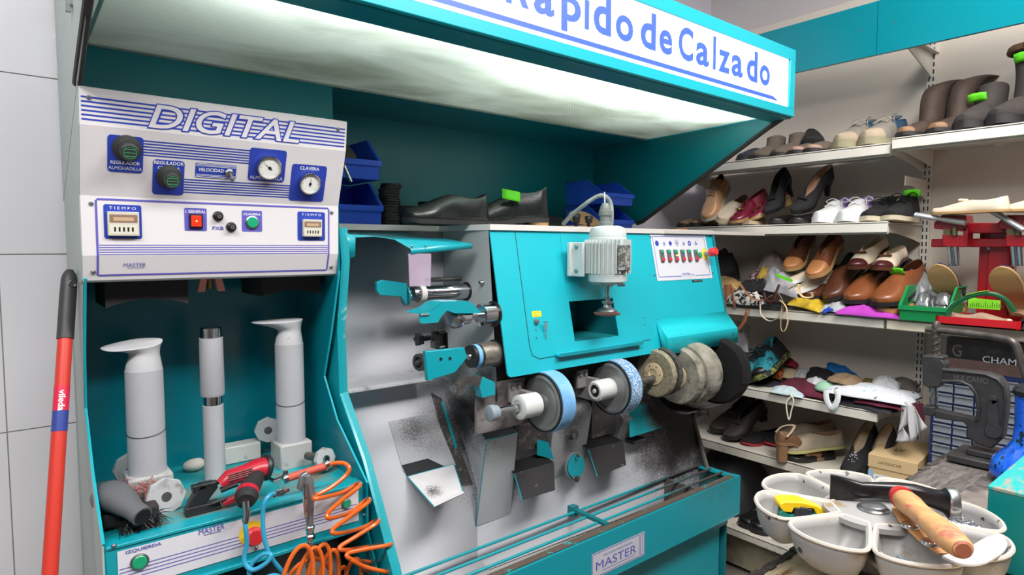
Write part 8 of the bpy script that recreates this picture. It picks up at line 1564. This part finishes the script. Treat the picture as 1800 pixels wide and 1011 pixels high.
pile('shoe_nails', 'heap of small bright steel nails in the rightmost cup of the tray', Vector((1.028, 0.262, ZR)), 300, 0.026, 0.013, 0.0007, NAIL, 1, zb=-0.028)
pile('rivet_pins', 'small pale blue pins lying at the outer end of the front cup', hit(1588, 990, z=ZR-0.045), 120, 0.020, 0.008, 0.0006, mat('pale_blue_pins', (168, 200, 216), 0.3, 0.3), 2, zb=-0.042, cat='pins')
p = cupz(1545, 985, -0.03); o = thing('round_tack', 'large round grey tack head in the front cup of the tray', 'tack', p); m = MB(); m.lathe([(0.002, -0.014), (0.003, -0.003), (0.0125, -0.001), (0.0135, 0.001), (0.011, 0.004), (0.0003, 0.0055)], p, (-0.35, -0.55, 0.75), 24); m.build('tack_head', mat('zinc_grey', (158, 156, 156), 0.45, 0.6), o)
p = hit(1460, 963, z=ZR-0.052); o = thing('metal_clip', 'small grey metal plate lying in the front left cup of the tray', 'metal piece', p); m = MB(); m.obox(p+Vector((0, 0, 0.003)), (0.009, 0.006, 0.0012), Matrix.Rotation(0.5, 3, 'Z') @ Matrix.Rotation(0.2, 3, 'X')); m.build('plate', STEEL, o)
# tape measure: yellow and green body seen from the side
tm = thing('tape_measure', 'yellow and green tape measure lying in the left cup of the tray', 'tape measure', hit(1410, 895, z=ZR-0.03)); ya_ = 0.40
a = hit(1362, 911, z=ZR-0.028); b = hit(1453, 914, z=ZR-0.028); d = (b-a); d.z = 0; Lm = d.length; d.normalize(); nn = Vector((-d.y, d.x, 0)); nn = nn if nn.y < 0 else -nn
def TP_(u, z, w=0): return a+d*(u*Lm)+Vector((0, 0, z))+nn*w
m = MB(); m.prism([TP_(0.02, 0.000, -0.012), TP_(0.9, 0.0, -0.012), TP_(0.98, 0.006, -0.012), TP_(0.8, 0.016, -0.012), TP_(0.55, 0.012, -0.012), TP_(0.2, 0.012, -0.012), TP_(0.08, 0.018, -0.012), TP_(0.02, 0.014, -0.012)], nn*0.026); m.build('lower_shell', mat('tape_green', (18, 120, 104), 0.45), tm, bevel=0.0015)
m = MB(); m.prism([TP_(0.03, 0.022, -0.013), TP_(0.10, 0.016, -0.013), TP_(0.26, 0.015, -0.013), TP_(0.30, 0.022, -0.013), TP_(0.66, 0.022, -0.013), TP_(0.72, 0.014, -0.013), TP_(0.95, 0.010, -0.013), TP_(0.92, 0.017, -0.013), TP_(0.75, 0.026, -0.013), TP_(0.45, 0.031, -0.013), TP_(0.12, 0.031, -0.013), TP_(0.03, 0.028, -0.013)], nn*0.028); m.build('upper_shell', mat('tape_yellow', (246, 202, 20), 0.4), tm, bevel=0.0015)
m = MB(); m.prism([TP_(0.30, 0.010, -0.004), TP_(0.66, 0.008, -0.004), TP_(0.64, 0.021, -0.004), TP_(0.32, 0.023, -0.004)], nn*0.020); m.prism([TP_(0.40, 0.012, 0.012), TP_(0.54, 0.011, 0.012), TP_(0.53, 0.024, 0.012), TP_(0.41, 0.025, 0.012)], nn*0.007); m.build('lock_slider', mat('tape_black', (50, 52, 58), 0.5), tm, bevel=0.001)
m = MB(); m.prism([TP_(-0.02, 0.004, -0.008), TP_(0.0, 0.004, -0.008), TP_(0.02, 0.022, -0.008), TP_(0.0, 0.022, -0.008)], nn*0.018); m.build('tape_hook', CHROME, tm)
# shoemaker's hammer lying over the tray
hm = thing('shoemakers_hammer', 'black steel shoemakers hammer with flared peen and round face lying over the tray', 'hammer', hit(1600, 880, z=ZR+0.02)); HS = mat('dark_forged_steel', (62, 60, 62), 0.32, 0.85, var=0.2, vscale=20)
zt3 = ZR+0.018
def hq(px, py, z=zt3): return hit(px, py, z=z)
spine = [(1459, 862, 0.004, 0.021), (1475, 863, 0.005, 0.019), (1515, 866, 0.008, 0.011), (1550, 866, 0.010, 0.011), (1580, 868, 0.011, 0.012), (1610, 872, 0.010, 0.0125), (1635, 879, 0.010, 0.0125), (1655, 885, 0.012, 0.014), (1664, 888, 0.0185, 0.019)]
C_ = [hq(px, py-4) for px, py, _, _ in spine]; m = MB(); n = 16; vs_ = []
ax_h = (C_[-1]-C_[0]).normalized(); sd = ax_h.cross(Vector((0, 0, 1))).normalized()
for (px, py, tw, hh), c in zip(spine, C_):
    for j in range(n): a_ = 2*PI*j/n; ca, sa = math.cos(a_), math.sin(a_); vs_.append(c+sd*tw*math.copysign(abs(ca)**0.6, ca)+Vector((0, 0, 1))*hh*math.copysign(abs(sa)**0.6, sa))
k = len(spine); m.add(vs_, [(i*n+j, i*n+(j+1) % n, (i+1)*n+(j+1) % n, (i+1)*n+j) for i in range(k-1) for j in range(n)]+[list(range(n)), list(range((k-1)*n, k*n))]); m.build('hammer_head', HS, hm)
m = MB(); m.lathe([(0.020, 0), (0.0215, 0.002), (0.0215, 0.010), (0.020, 0.0125), (0.0003, 0.013)], C_[-1], ax_h, 36); m.build('striking_face', mat('bright_worn_steel', (190, 190, 192), 0.25, 0.95), hm)
A3 = hit(1582, 872, z=ZR+0.030); B3 = hit(1694, 968, z=ZR+0.045); dh = (B3-A3)
m = MB(); m.tube([A3+dh*t for t in (0.02, 0.06, 0.12, 0.2, 0.32, 0.45, 0.6, 0.75, 0.88, 0.96, 1.0)], [0.010, 0.0135, 0.0155, 0.0160, 0.0140, 0.0135, 0.0155, 0.0165, 0.0150, 0.0130, 0.0085], 24, flat=0.9); m.build('wooden_handle', mat('worn_pinewood', (196, 148, 98), 0.5, var=0.2, vscale=8, stretch=(6, 2, 6), noise2=((188, 96, 84), 11, 0.52, 0.66), bump=0.2), hm)
m = MB(); m.tube([A3+dh*-0.03, A3+dh*0.03, A3+dh*0.07], [0.012, 0.0150, 0.0152], 24); m.build('red_ferrule_paint', mat('red_paint_worn', (186, 44, 44), 0.45), hm)
m = MB(); m.tube([A3+dh*-0.07, A3+dh*-0.02], [0.009, 0.0125], 20); m.build('handle_end_plate', STEEL, hm)
m = MB(); m.tube([B3-dh*0.012, B3+dh*0.003], [0.010, 0.0075], 20); m.build('handle_tip', mat('tip_brown', (150, 84, 62), 0.6), hm)
# leather strip with two rivets
lp = thing('leather_strip', 'tan leather strip with two shiny domed rivets lying under the hammer handle', 'leather piece', hit(1610, 920, z=ZR+0.008)); 
q = [(1568, 897), (1572, 889), (1586, 893), (1620, 918), (1660, 955), (1668, 975), (1650, 976), (1615, 952), (1580, 918)]
m = MB(); m.prism([hit(px, py, z=ZR+0.006) for px, py in q], (0, 0, 0.0025)); m.build('leather_sheet', mat('natural_tan_leather', (206, 152, 92), 0.55, var=0.1), lp, bevel=0.0006)
for px, py in ((1600, 926), (1636, 956)):
    c = hit(px, py, z=ZR+0.009); m = MB(); m.lathe([(0.0105, 0), (0.0105, 0.0015), (0.009, 0.004), (0.005, 0.0055), (0.0003, 0.006)], c, (0, 0, 1), 26); m.build('domed_rivet', CHROME, lp)
# white plastic lid edge at the right under the hammer
ws = thing('white_lid', 'white plastic lid half hidden behind the turquoise box at the tray rim', 'lid', hit(1705, 985, z=ZR+0.003)); c = hit(1722, 975, z=ZR+0.003); m = MB()
P = [hit(px, py, z=ZR+0.004) for px, py in ((1655, 982), (1690, 996), (1735, 992), (1770, 965), (1758, 945), (1732, 950), (1700, 968))]; m.prism(smooth(P+[P[0]], 4)[:-1], (0, 0, 0.004)); m.build('lid_plate', mat('white_plastic', (236, 236, 240), 0.3), ws, bevel=0.001)
